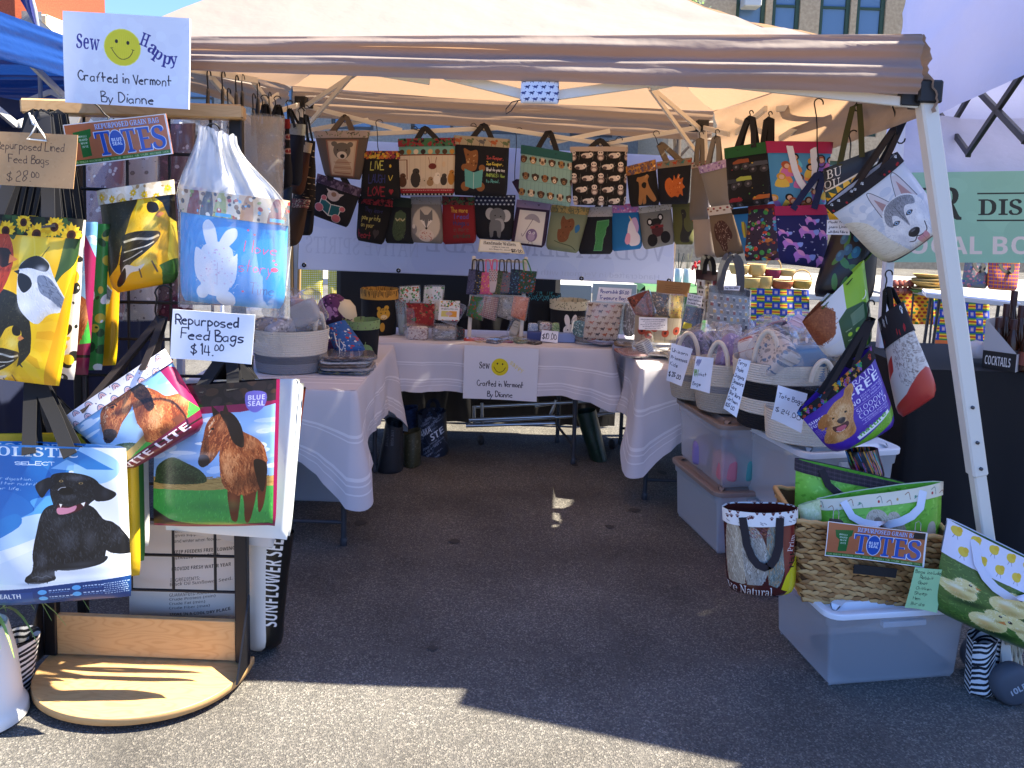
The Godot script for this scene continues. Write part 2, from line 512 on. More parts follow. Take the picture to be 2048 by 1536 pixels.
func painters() -> Dictionary:
	return {"sew": p_sew, "sew_small": p_sew_small, "totes": p_totes, "kraft28": p_kraft28, "white14": p_white14, "sunband": p_sunband, "birds": p_birds, "goldfinch": p_goldfinch, "beigeband": p_beigeband, "bunnyblue": p_bunnyblue, "peopleband": p_peopleband, "horsesky": p_horsesky, "rainbows": p_rainbows, "horsefield": p_horsefield, "holistic": p_holistic, "husky": p_husky, "pawband": p_pawband, "pawrainbow": p_pawrainbow, "retriever": p_retriever, "chicks": p_chicks, "chickband": p_chickband, "lamb": p_lamb, "rabbit": p_rabbit, "rabbitband": p_rabbitband, "plaid": p_plaid, "prime": p_prime, "pawwhite": p_pawwhite, "greenbag": p_greenbag, "sunfl": p_sunfl, "seedtext": p_seedtext, "flower_seed": p_flower_seed, "green_note": p_green_note, "tag": p_tag, "wallets": p_wallets, "infocard": p_infocard, "kraftcard": p_kraftcard, "banner": p_banner, "distill": p_distill, "ama": p_ama, "adventure": p_adventure, "zebra": p_zebra, "gingham": p_gingham, "kente": p_kente, "kente2": p_kente2, "bearsweater": p_bearsweater, "calf": p_calf, "lll": p_lll, "dogshelf": p_dogshelf, "giraffe": p_giraffe, "dogsteal": p_dogsteal, "panda": p_panda, "bearbrown": p_bearbrown, "dino": p_dino, "pawprints": p_pawprints, "owlgreen": p_owlgreen, "fox": p_fox, "redbook": p_redbook, "elephant": p_elephant, "elband": p_elband, "owlpurple": p_owlpurple, "foxsage": p_foxsage, "vermont": p_vermont, "unicornblue": p_unicornblue, "uniband": p_uniband, "bug": p_bug, "olivedino": p_olivedino, "hedgehog": p_hedgehog, "mushband": p_mushband, "purpband": p_purpband, "trucks": p_trucks, "planets": p_planets, "portraits": p_portraits, "uninavy": p_uninavy, "monsters": p_monsters, "bluetype": p_bluetype, "blueberry": p_blueberry, "sox": p_sox, "oh": p_oh, "floral": p_floral, "plaidx": p_plaidx, "animals": p_animals, "mugs": p_mugs, "turtle": p_turtle, "tigerb": p_tigerb, "tigerband": p_tigerband, "giraband": p_giraband, "bunnyface": p_bunnyface, "sprigs": p_sprigs, "dollbath": p_dollbath, "dogred": p_dogred, "cocktails": p_cocktails, "poppies": p_poppies, "houses": p_houses}

# ---------- prints on the large bags and signs ----------
func p_sew(c: Cv) -> void:
	c.bg("e9ecf4")
	c.dots(60, ["e6e9f2", "ecf0f7"], 2, 6)
	c.tt("Sew", 11, 17, 18, 11.5, "2b2a86", "serifb", 0.06)
	c.ell(46.3, 26, 14.6, 14.6, "f2ee7a"); c.ell(46.3, 26, 14.0, 14.0, "e3d92a")
	for i in 26:
		c.cu([36 + i * 0.8, 15 + absf(i - 13) * 0.45, 36.5 + i * 0.8, 36 - absf(i - 13) * 0.4], 0.25, ["dfd425", "e8de3a"][i % 2])
	c.ell(41.8, 21.4, 1.2, 1.5, "16151c"); c.ell(50.7, 22.2, 1.2, 1.5, "16151c")
	c.cu([37.8, 26.8, 39.5, 30, 43, 34, 46.6, 35.2, 51, 33.6, 53.6, 30.2, 54.6, 27.6], 0.5, "2a2410")
	c.ln([36.8, 26.9, 38.8, 26.5], 0.4, "2a2410"); c.ln([53.4, 27.3, 55.6, 27.7], 0.4, "2a2410")
	var x := [63.5, 69.5, 74, 79.3, 84]; var y := [14, 22, 26.5, 30.5, 31.5]; var r := [0.35, 0.5, 0.55, 0.2, -0.05]
	var hh := [9, 6.5, 8.5, 8.5, 8.5]
	for i in 5: c.tt("Happy"[i], x[i] - 0.6, y[i] - 1.0, 6.6, hh[i] * 1.15, "2b2a86", "serifb", r[i])
	c.txt("Crafted in Vermont", 11.5, 54, 74, 7.5, "17162e", 0.85)
	c.txt("By Dianne", 28.5, 69.5, 42, 7.5, "17162e", 0.85)
func p_sew_small(c: Cv) -> void:
	c.bg("dfe0e6")
	c.tt("Sew", 21, 21, 14, 9, "17162a", "serifb")
	c.ell(48.5, 27, 11.5, 11.5, "e3d326")
	c.ell(45, 22.5, 1, 1.3, "16151c"); c.ell(52, 23, 1, 1.3, "16151c")
	c.cu([40.5, 27, 44, 32.5, 48.5, 34, 53, 32, 56, 27.5], 0.7, "2a2410")
	for i in 5: c.tt("Happy"[i], 63 + i * 3.6, 18 + i * 2.6, 3.4, 5, "e6d878", "serifb", 0.35)
	c.txt("Crafted in Vermont", 19, 53, 62, 7, "1d1d2c", 0.9)
	c.txt("By Dianne", 33, 67, 34, 7, "1d1d2c", 0.9)
func p_totes(c: Cv) -> void:
	c.bg("e9e6e2")
	var hh := c.asp
	c.rect(1.2, 1.2, 97, hh - 2.4, "b56a45")
	for i in 120: c.rect(c.rng.randf_range(2, 90), c.rng.randf_range(2, hh - 6), c.rng.randf_range(2, 9), 0.25, ["b86e49", "b06440", "bb724d"][i % 3])
	c.po([8, 9, 26, 7, 25, 14, 22.5, 16, 21.5, 33, 12.5, 34, 13, 20, 9.5, 17], "2f6b34")
	for i in 4: c.tt(["PROUDLY", "HAND", "MADE", "IN VT"][i], 12.5 + i * 0.6, 12.5 + i * 3.4, 8.5 - i * 0.9, 2.0, "d5e6cf", "serifb")
	c.tt("REPURPOSED GRAIN BAG", 30.2, 3.2, 62, 5.6, "27408f", "serifb"); c.tt("REPURPOSED GRAIN BAG", 30, 3.0, 62, 5.2, "b9c9ea", "serifb")
	for g in [["T", 28, 14.5], ["T", 53.5, 13], ["E", 68, 13], ["S", 82, 13]]:
		c.tt(g[0], g[1] - 0.7, 10.3, g[2] + 1.4, 24.4, "dfe6f2", "serifb")
		c.tt(g[0], g[1], 11, g[2], 23, "2c57ad", "serifb")
	c.ell(48, 22.6, 7.4, 12.4, "dfe6f2"); c.ell(48, 22.6, 6.7, 11.7, "2c57ad")
	c.tt("BLUE", 43.2, 18.4, 9.6, 3.3, "eef2fa", "sansb"); c.tt("SEAL", 43.2, 22.3, 9.6, 3.3, "eef2fa", "sansb")
	c.rect(1.2, hh - 5.2, 97, 4, "3c6a2c")
	c.tt("FUN · STYLISH · HANDMADE · LOCAL · RECYCLED · ADORABLE · FUN · STYLISH · HANDMADE · LOCAL", 3, hh - 4.3, 93, 2.0, "a9c58a", "sansb")
func p_kraft28(c: Cv) -> void:
	c.bg("c89a68")
	c.dots(200, ["c49563", "cc9f6d", "c69866"], 0.4, 2.0)
	c.txt("Repurposed Lined", 12, 24, 74, 9.5, "3c2a22", 0.7)
	c.txt("Feed Bags", 26, 39, 44, 9.5, "3c2a22", 0.7)
	c.txt("$ 28.", 24, 60, 26, 11, "3c2a22", 0.8); c.txt("00", 51, 55, 9, 6, "3c2a22", 0.7)
func p_white14(c: Cv) -> void:
	c.bg("eff0f6")
	c.txt("Repurposed", 5, 20, 76, 12, "20253f", 1.5); c.txt("Feed Bags", 12, 37, 76, 12, "20253f", 1.5)
	c.txt("$ 14.", 24, 55, 27, 12, "20253f", 1.5); c.txt("00", 53, 49, 11, 7, "20253f", 1.3)
func bird_gold(c: Cv, ox: float, oy: float, s: float) -> void:
	# goldfinch, drawn in a 100 x 100 frame, facing right
	var q := func(a: Array) -> Array:
		var o := []
		for i in range(0, a.size(), 2):
			o.append(ox + a[i] * s); o.append(oy + a[i + 1] * s)
		return o
	var body: Array = q.call([46, 8, 60, 2, 72, 8, 75, 20, 70, 30, 74, 50, 70, 75, 55, 88, 38, 92, 26, 84, 22, 60, 28, 36, 38, 24])
	c.sp(body, "efc02a")
	c.fur(body, ["f6d24a", "e9b31f", "d99c16", "f3c838"], 240, 6 * s, 1.9, 0.9 * s)
	c.sp(q.call([60, 2, 70, 5, 73, 14, 68, 18, 60, 16, 57, 8]), "1c1a16")
	c.po(q.call([73, 16, 80, 21, 73, 26, 68, 22]), "e08a4a")
	c.ell(ox + 67 * s, oy + 16 * s, 1.8 * s, 1.8 * s, "0c0a08")
	var wing: Array = q.call([22, 44, 40, 40, 60, 42, 74, 46, 70, 58, 52, 72, 34, 82, 18, 96, 16, 80, 20, 62])
	c.sp(wing, "24221e")
	c.fur(wing, ["3a372f", "16140f", "57534a"], 90, 12 * s, 2.4, 1.0 * s)
	c.cu(q.call([24, 52, 42, 50, 60, 53, 72, 50]), 3.2 * s, "e9e2cf"); c.cu(q.call([24, 66, 40, 64, 56, 62, 66, 58]), 1.8 * s, "d9d2bd")
	c.cu(q.call([22, 78, 36, 74, 50, 68]), 1.4 * s, "cfc8b4")
	c.sp(q.call([24, 84, 40, 88, 52, 86, 44, 94, 30, 96, 16, 110, 12, 104]), "d9d2c2")
	c.sp(q.call([18, 92, 24, 88, 22, 104, 10, 112, 6, 108]), "1d1b18")
	c.ln(q.call([44, 92, 46, 104]), 2 * s, "5a4436"); c.ln(q.call([62, 84, 68, 100]), 2 * s, "5a4436")
	for e in [[60, 30, 16, 18, "fff0a0", 0.5], [70, 56, 8, 24, "a8781a", 0.5], [34, 30, 12, 14, "8a7a20", 0.45], [48, 84, 20, 10, "f4ead0", 0.5], [30, 56, 10, 30, "6a5a18", 0.4], [66, 80, 10, 10, "b07a20", 0.4], [50, 50, 16, 8, "5a564a", 0.4]]: c.soft(ox + e[0] * s, oy + e[1] * s, e[2] * s, e[3] * s, e[4], e[5])
func petals(c: Cv, x: float, y: float, r0: float, r1: float, n: int, a0: float, a1: float, w: float) -> void:
	for i in n:
		var a := lerpf(a0, a1, float(i) / maxi(1, n - 1)) + c.rng.randf_range(-0.05, 0.05)
		var d := Vector2.from_angle(a); var s := Vector2(-d.y, d.x) * w
		var p := Vector2(x, y)
		var rr := r1 * c.rng.randf_range(0.85, 1.1)
		c.raw(PackedVector2Array([p + d * r0 - s * 0.6, p + d * (r0 + rr) * 0.5 - s, p + d * rr, p + d * (r0 + rr) * 0.5 + s, p + d * r0 + s * 0.6]), H(["eabb1d", "f2c829", "dfa916", "efc22a"][i % 4]))
func p_sunband(c: Cv) -> void:
	c.bg("191a14")
	c.dots(26, ["2c4a24", "3b5a2c", "20301a"], 3, 7)
	for f in [[8, 10, 7], [23, 6, 5], [37, 12, 6.5], [52, 5, 5.5], [64, 13, 7], [78, 7, 6], [92, 12, 6.5]]:
		petals(c, f[0], f[1], f[2] * 0.4, f[2] * 1.35, 16, 0, TAU, f[2] * 0.28)
		c.ell(f[0], f[1], f[2] * 0.55, f[2] * 0.55, "4a2413"); c.ell(f[0], f[1], f[2] * 0.3, f[2] * 0.3, "2c150b")
func p_birds(c: Cv) -> void:
	c.bg("f0c419")
	for i in 26:
		var x := c.rng.randf_range(-5, 100)
		c.sp([x, 12, x + 9, 34, x + 6, 70, x - 4, 40], ["f3cc2c", "eab90f", "f6d548", "e6b00c"][i % 4])
	c.sp([90, 14, 100, 14, 99, 40, 90, 52, 84, 62, 86, 46], "35512c"); c.sp([30, 14, 46, 14, 44, 26, 38, 22], "2f4a2a"); c.ln([66, 46, 76, 30], 0.8, "5a4a18")
	var dk := [0, 92, 20, 70, 34, 66, 54, 70, 66, 84, 72, 104, 70, 126, 52, 132, 30, 142, 0, 142]
	c.sp(dk, "23241f"); c.fur(dk, ["34352c", "171913", "4a452e", "2c3026", "101010"], 520, 2.4, 0.8, 0.9, 2.0)
	petals(c, 40, 100, 36, 58, 15, -0.9, 1.2, 4.5)
	var card := [-2, 20, 28, 13, 40, 24, 46, 42, 42, 64, 32, 80, 16, 90, -2, 94]
	c.sp(card, "b0381b"); c.fur(card, ["c4492a", "9a2c14", "d0573a", "8a2812"], 260, 7, 1.9, 1.1)
	c.sp([28, 36, 40, 34, 45, 44, 36, 49], "24120f"); c.po([42, 38, 50, 42, 42, 46], "d8783c")
	var ch := [52, 50, 58, 41, 68, 38, 77, 42, 84, 54, 96, 72, 98, 80, 84, 84, 76, 92, 66, 88, 56, 76]
	c.sp(ch, "cfd3da"); c.fur(ch, ["e3e6ea", "b8bec8", "d9d6cf"], 220, 5, 0.9, 0.8)
	c.sp([52, 49, 58, 41, 68, 38, 78, 44, 76, 50, 62, 48], "1c2028"); c.sp([53, 53, 62, 55, 66, 62, 60, 68, 54, 62], "1a1d24"); c.po([48, 51.5, 53, 50, 53, 54], "1a1d24")
	var wg := [70, 54, 82, 56, 98, 76, 97, 81, 84, 72, 74, 66]
	c.sp(wg, "707c92"); c.fur(wg, ["525d74", "8c97ab", "434c60"], 60, 8, 0.7, 0.8)
	bird_gold(c, 26, 94, 0.5)
	for e in [[64, 78, 12, 10, "f4f6f8", 0.6], [72, 48, 8, 5, "f0f2f4", 0.6], [90, 74, 8, 8, "48526a", 0.5], [30, 50, 8, 20, "e07a50", 0.5], [10, 70, 14, 16, "6a1c0c", 0.5], [80, 30, 14, 20, "ffe87a", 0.5], [54, 30, 10, 18, "fff0a0", 0.45], [84, 100, 14, 24, "c88a10", 0.45]]: c.soft(e[0], e[1], e[2], e[3], e[4], e[5])
	c.sp([96, 60, 100, 60, 96, 142, 86, 142], "d99a12")
func p_goldfinch(c: Cv) -> void:
	c.bg("e7b50f")
	for i in 16:
		var x := c.rng.randf_range(50, 105)
		c.sp([x, 0, x + 8, 40, x - 2, 110, x - 10, 60], ["f3cc2c", "eab90f", "f6d548", "d9a30a"][i % 4])
	var dk := [-5, -5, 52, -5, 44, 22, 30, 60, 22, 84, -5, 90]
	c.sp(dk, "34311f"); c.fur(dk, ["4a4630", "232112", "5a543a", "1a190f"], 300, 3, 1.2, 1.0, 2.0)
	c.po([74, -2, 102, -2, 102, 40, 92, 28, 86, 10], "1b1a14")
	c.sp([70, 100, 88, 88, 102, 90, 102, 130, 80, 128], "39622a"); c.fur([70, 100, 88, 88, 102, 90, 102, 130, 80, 128], ["4c7a36", "2c4f20"], 60, 8, 0.9, 0.9)
	c.sp([10, 96, 40, 86, 80, 92, 70, 126, 20, 128], "dda512")
	bird_gold(c, 12, 4, 0.95)
func p_beigeband(c: Cv) -> void:
	c.bg("e9dfc9")
	c.dots(40, ["e0cfae", "d3b98c", "f2ead9", "d9c39c"], 2, 6)
	for i in 7: petals(c, 8 + i * 14, 9 + (i % 3) * 4, 1, 5, 9, 0, TAU, 1.2)
	c.dots(12, ["b08a58", "e5d5b8"], 1, 2.4)
func p_bunnyblue(c: Cv) -> void:
	c.bg("2a97dd")
	for i in 120: c.rect(c.rng.randf_range(-5, 95), c.rng.randf_range(0, c.asp), c.rng.randf_range(4, 20), 0.3, ["2c9be0", "2892d7", "2f9ee3"][i % 3])
	var w := "eef0f2"
	c.sp([30, 44, 24, 24, 29, 16, 36, 24, 39, 44], w); c.sp([40, 42, 46, 26, 55, 22, 56, 32, 47, 44], w)
	c.sp([26, 44, 36, 38, 48, 40, 54, 48, 52, 62, 40, 66, 28, 62, 24, 52], w)
	c.sp([18, 48, 26, 50, 40, 60, 54, 52, 58, 50, 56, 80, 40, 90, 20, 78], "f6f4f5")
	c.ell(26, 92, 6, 8, w, 0.4); c.ell(48, 98, 9, 9, w); c.ell(38, 84, 14, 12, w)
	c.dots(40, ["e7c3d3", "dcb6cd"], 0.5, 1.1, 24, 42, 54, 84); c.ln([40, 60, 40, 84], 0.5, "d6b8c8")
	c.fur([20, 46, 56, 46, 56, 92, 22, 92], ["ffffff", "e2e6ea", "f2f2f4"], 120, 3, 1.5, 0.6, 1.5)
	c.txt("I love", 62, 44, 30, 12, "dd4a6c", 0.9, 0.08); c.txt("story", 60, 66, 30, 12, "d05a8a", 0.9, 0.06); c.txt("Time", 70, 90, 22, 12, "3a5f9c", 0.9, 0.02)
	for p in [[66, 22], [72, 26], [90, 52], [92, 56], [64, 88]]: c.ell(p[0], p[1], 1.2, 1.2, "f04a74")
	c.ell(91, 62, 3, 2.4, "f2386a")
func p_peopleband(c: Cv) -> void:
	c.bg("dcc09a")
	for i in 9: c.sp([i * 12 - 2, 24, i * 12 + 2, 4, i * 12 + 8, 2, i * 12 + 9, 24], ["e0c6a3", "8a3a34", "5a5f66", "a8b06a", "d8d2c2", "b98a5a"][i % 6])
	c.dots(70, ["7a5a40", "b33c3c", "6ab4d8", "8aa04c", "e8e2d4", "4a4a50"], 0.8, 2.4)
	c.rect(36, 19, 14, 3, "49b0dc"); c.rect(84, 18, 12, 3, "49b0dc")
func horse_head(c: Cv, ox: float, oy: float, s: float, tones: Array) -> void:
	# bay horse, head turned left, chest to the right; 100 x 130 frame
	var q := func(a: Array) -> Array:
		var o := []
		for i in range(0, a.size(), 2):
			o.append(ox + a[i] * s); o.append(oy + a[i + 1] * s)
		return o
	var body: Array = q.call([36, 22, 48, 16, 62, 24, 74, 34, 88, 36, 98, 52, 100, 78, 94, 92, 82, 90, 62, 92, 56, 74, 46, 56])
	c.sp(body, tones[0]); c.fur(body, tones, 520, 9 * s, 1.2, 1.6 * s, 0.6)
	c.fur(q.call([62, 44, 76, 50, 74, 74, 62, 72]), [tones[2], tones[3], "e8a468"], 70, 8 * s, 1.4, 1.8 * s)
	c.fur(q.call([82, 40, 98, 56, 98, 78, 88, 70]), [tones[1], "6e3418"], 80, 8 * s, 1.8, 1.6 * s)
	var mane: Array = q.call([20, 8, 32, 4, 44, 10, 54, 22, 64, 44, 58, 48, 48, 34, 38, 24, 26, 16])
	c.sp(mane, "2a1c15"); c.fur(mane, ["1a110c", "3c2a20", "4d3526"], 110, 12 * s, 1.0, 1.0 * s)
	var head: Array = q.call([10, 22, 18, 10, 28, 12, 38, 22, 38, 40, 30, 58, 26, 74, 18, 82, 11, 78, 9, 66, 5, 48, 4, 34])
	c.sp(head, tones[1]); c.fur(head, tones, 260, 8 * s, 1.6, 1.4 * s, 0.5)
	c.fur(q.call([28, 24, 36, 28, 34, 44, 28, 50]), [tones[2], tones[3]], 50, 6 * s, 1.5, 1.5 * s)
	c.sp(q.call([10, 62, 22, 64, 26, 72, 20, 82, 12, 80]), "33282a"); c.fur(q.call([10, 62, 22, 64, 26, 72, 20, 82, 12, 80]), ["473a3c", "241b1d", "5a4c4e"], 40, 3 * s, 1, 0.8 * s)
	c.po(q.call([9, 18, 3, 8, 13, 12, 16, 18]), "3c2216"); c.po(q.call([17, 14, 18, 2, 25, 12]), "3c2216")
	c.ell(ox + 16 * s, oy + 32 * s, 2.2 * s, 1.7 * s, "120c0a"); c.cu(q.call([12, 29, 17, 28, 21, 32]), 1.2 * s, "3a1f12")
	c.ell(ox + 13 * s, oy + 76 * s, 1.6 * s, 1.2 * s, "0d0808")
	c.fur(q.call([8, 30, 12, 24, 12, 50, 8, 52]), ["d8b48c", "e4c8a8"], 14, 6 * s, 1.6, 1.2 * s)
	for e in [[68, 58, 12, 18, "e8b080", 0.5], [86, 82, 20, 14, "2c1208", 0.6], [50, 46, 10, 20, "3a180a", 0.55], [31, 32, 7, 11, "e0a066", 0.5], [8, 48, 5, 22, "3a1a0c", 0.5], [92, 46, 9, 10, "dca070", 0.5], [58, 82, 8, 14, "3a180a", 0.5], [24, 60, 5, 14, "c88a5a", 0.4], [78, 42, 12, 6, "c88a5a", 0.4], [42, 14, 10, 5, "6a5a50", 0.4]]: c.soft(ox + e[0] * s, oy + e[1] * s, e[2] * s, e[3] * s, e[4], e[5])
func p_horsesky(c: Cv) -> void:
	c.grad(0, c.asp, "6aa7d8", "c3d6e6")
	for i in 40: c.ell(c.rng.randf_range(0, 100), c.rng.randf_range(0, 50), c.rng.randf_range(3, 12), c.rng.randf_range(1.5, 4), ["8fbde2", "dfeaf2", "a9cce8", "78b0dd"][i % 4])
	c.sp([0, 84, 16, 74, 34, 78, 44, 92, 20, 104, 0, 104], "4b6350"); c.fur([0, 84, 16, 74, 34, 78, 44, 92, 20, 104, 0, 104], ["3a5240", "5c7660", "2f4536"], 160, 3, 0.5, 1.4, 2.0)
	c.po([0, 96, 40, 88, 100, 64, 100, 120, 0, 120], "b89a58"); c.po([30, 100, 100, 74, 100, 120, 30, 120], "3fa33c")
	c.fur([30, 100, 100, 74, 100, 120, 30, 120], ["52b94a", "2f8a34", "6cc45c"], 120, 3, -1.2, 0.8)
	c.turn(0.5, 50, 50, 9, 2, 0.86)
	horse_head(c, 4, 4, 1.0, ["a5562a", "8a4320", "bf6e38", "d58a4e"])
	c.straight()
	c.po([66, 90, 74, 90, 74, 112, 67, 112], "5a2c18"); c.po([80, 84, 88, 84, 90, 104, 84, 106], "6a3820")
	c.po([0, 104, 100, 92, 100, 130, 0, 130], "6a1638"); c.rect(0, 101, 100, 2, "1c1612")
	c.tt("VITE LITE", 14, 104, 74, 9, "e9dfe4", "sansb", -0.1)
	c.po([88, 10, 100, 30, 100, 92, 94, 62], "8c2050")
func p_rainbows(c: Cv) -> void:
	c.bg("ece8ee")
	for i in 16:
		var x := 3.0 + i * 6.4; var y := 4.5 + (i % 2) * 6.5
		for r in [[3.4, "6b7088"], [2.7, "ece8ee"], [2.4, "c98a86"], [1.7, "ece8ee"], [1.4, "8f5a6a"], [0.7, "ece8ee"]]:
			c.raw(_half(x, y, r[0]), H(r[1]))
	c.dots(30, ["5a5560", "b08088"], 0.3, 0.6)
func _half(x: float, y: float, r: float) -> PackedVector2Array:
	var p := PackedVector2Array()
	for i in 11: p.append(Vector2(x + cos(PI + PI * i / 10) * r, y + sin(PI + PI * i / 10) * r * 1.2))
	return p
func p_horsefield(c: Cv) -> void:
	c.bg("17141a")
	c.dots(30, ["2a2226", "3c2a24", "241c20"], 2, 6, 0, 0, 100, 20)
	c.tt("ature", -28, 3, 46, 11, "e6dfe6", "serif")
	c.po([0, 20, 55, 19, 100, 17, 100, 24, 60, 27, 0, 24], "7a1746")
	c.sp([-20, 28, 40, 25, 70, 25, 120, 23, 130, 90, -20, 90], "7fa6d6")
	for i in 50: c.ell(c.rng.randf_range(0, 100), c.rng.randf_range(30, 74), c.rng.randf_range(3, 13), c.rng.randf_range(1.5, 4), ["8fb1dc", "c8d6ea", "a5bfe0", "789fd2", "dbe3ee"][i % 5])
	c.sp([74, 10, 82, 8, 90, 11, 89, 21, 82, 26, 75, 21], "6b62b8"); c.tt("BLUE", 76, 11.5, 13, 4, "d9d6ee", "sansb"); c.tt("SEAL", 76, 16.5, 13, 4, "d9d6ee", "sansb")
	c.rect(0, 80, 100, 14, "a8884c"); c.fur([0, 80, 100, 80, 100, 95, 0, 95], ["96783e", "bb9c5c", "8a6c38"], 200, 8, 0.05, 0.8, 0.2)
	var tr := [2, 82, 4, 70, 16, 62, 28, 66, 40, 72, 46, 80, 40, 84, 4, 85]
	c.sp(tr, "27361f"); c.fur(tr, ["33462a", "1c2916", "425634"], 240, 3, 1, 1.2, 2.5)
	c.sp([-10, 94, 50, 90, 110, 92, 110, 130, -10, 130], "3d9440"); c.fur([-10, 94, 50, 90, 110, 92, 110, 130, -10, 130], ["4aa84a", "307c36", "5cb656", "3a8a50"], 300, 4, -1.4, 0.8)
	# standing horse
	var t := ["8e4724", "6e3218", "a85c30", "c47a48"]
	var legs := [[62, 92, 66, 84, 72, 90, 70, 116, 66, 118, 64, 110], [74, 90, 82, 86, 84, 96, 80, 116, 76, 120, 75, 104], [86, 84, 92, 82, 90, 104, 86, 110]]
	for l in legs: c.sp(l, "5f2a15")
	var b := [56, 52, 66, 40, 78, 44, 88, 52, 92, 66, 90, 86, 80, 94, 68, 94, 58, 84]
	c.sp(b, t[0]); c.fur(b, t, 420, 8, 1.4, 1.5, 0.5); c.fur([58, 56, 70, 58, 68, 84, 60, 82], [t[2], t[3], "d08c58"], 90, 6, 1.4, 1.4)
	c.sp([82, 66, 92, 70, 90, 92, 86, 88], "24160f")
	var hd := [44, 34, 50, 26, 58, 26, 66, 34, 66, 46, 58, 52, 52, 62, 46, 68, 40, 66, 40, 58, 42, 46]
	c.sp(hd, t[1]); c.fur(hd, t, 170, 6, 1.9, 1.2, 0.5)
	c.sp([54, 24, 64, 26, 72, 38, 74, 54, 66, 50, 60, 36], "21150f"); c.sp([40, 60, 46, 60, 48, 66, 43, 70, 39, 67], "241a1a")
	c.po([49, 28, 47, 18, 54, 25], "2e1a10"); c.po([56, 26, 58, 17, 62, 27], "2e1a10"); c.ell(49, 38, 1.3, 1, "0c0806"); c.fur([47, 30, 50, 30, 48, 42, 45, 42], ["dcc0a0"], 5, 5, 1.8, 1.0)
	for e in [[62, 68, 7, 16, "d89a68", 0.5], [84, 84, 12, 14, "2c1208", 0.6], [70, 86, 8, 12, "3a180a", 0.45], [56, 36, 6, 8, "c8885a", 0.5], [44, 52, 4, 14, "2e1408", 0.5], [80, 52, 10, 8, "c08458", 0.45], [66, 100, 5, 12, "a06038", 0.4], [50, 56, 5, 8, "b87848", 0.4]]: c.soft(e[0], e[1], e[2], e[3], e[4], e[5])
	for e in [[20, 66, 12, 6, "6a8050", 0.4], [30, 80, 14, 6, "0e160a", 0.5], [50, 104, 40, 8, "2a6a34", 0.4], [30, 60, 30, 6, "e6ecf4", 0.5], [88, 40, 16, 8, "e6ecf4", 0.5]]: c.soft(e[0], e[1], e[2], e[3], e[4], e[5])
	c.sp([-5, 108, 20, 118, 50, 122, 100, 122, 100, 140, -5, 140], "1d1a20"); c.rect(97, 0, 3, 140, "7a1746"); c.rect(0, c.asp - 2, 100, 2, "7a1746")
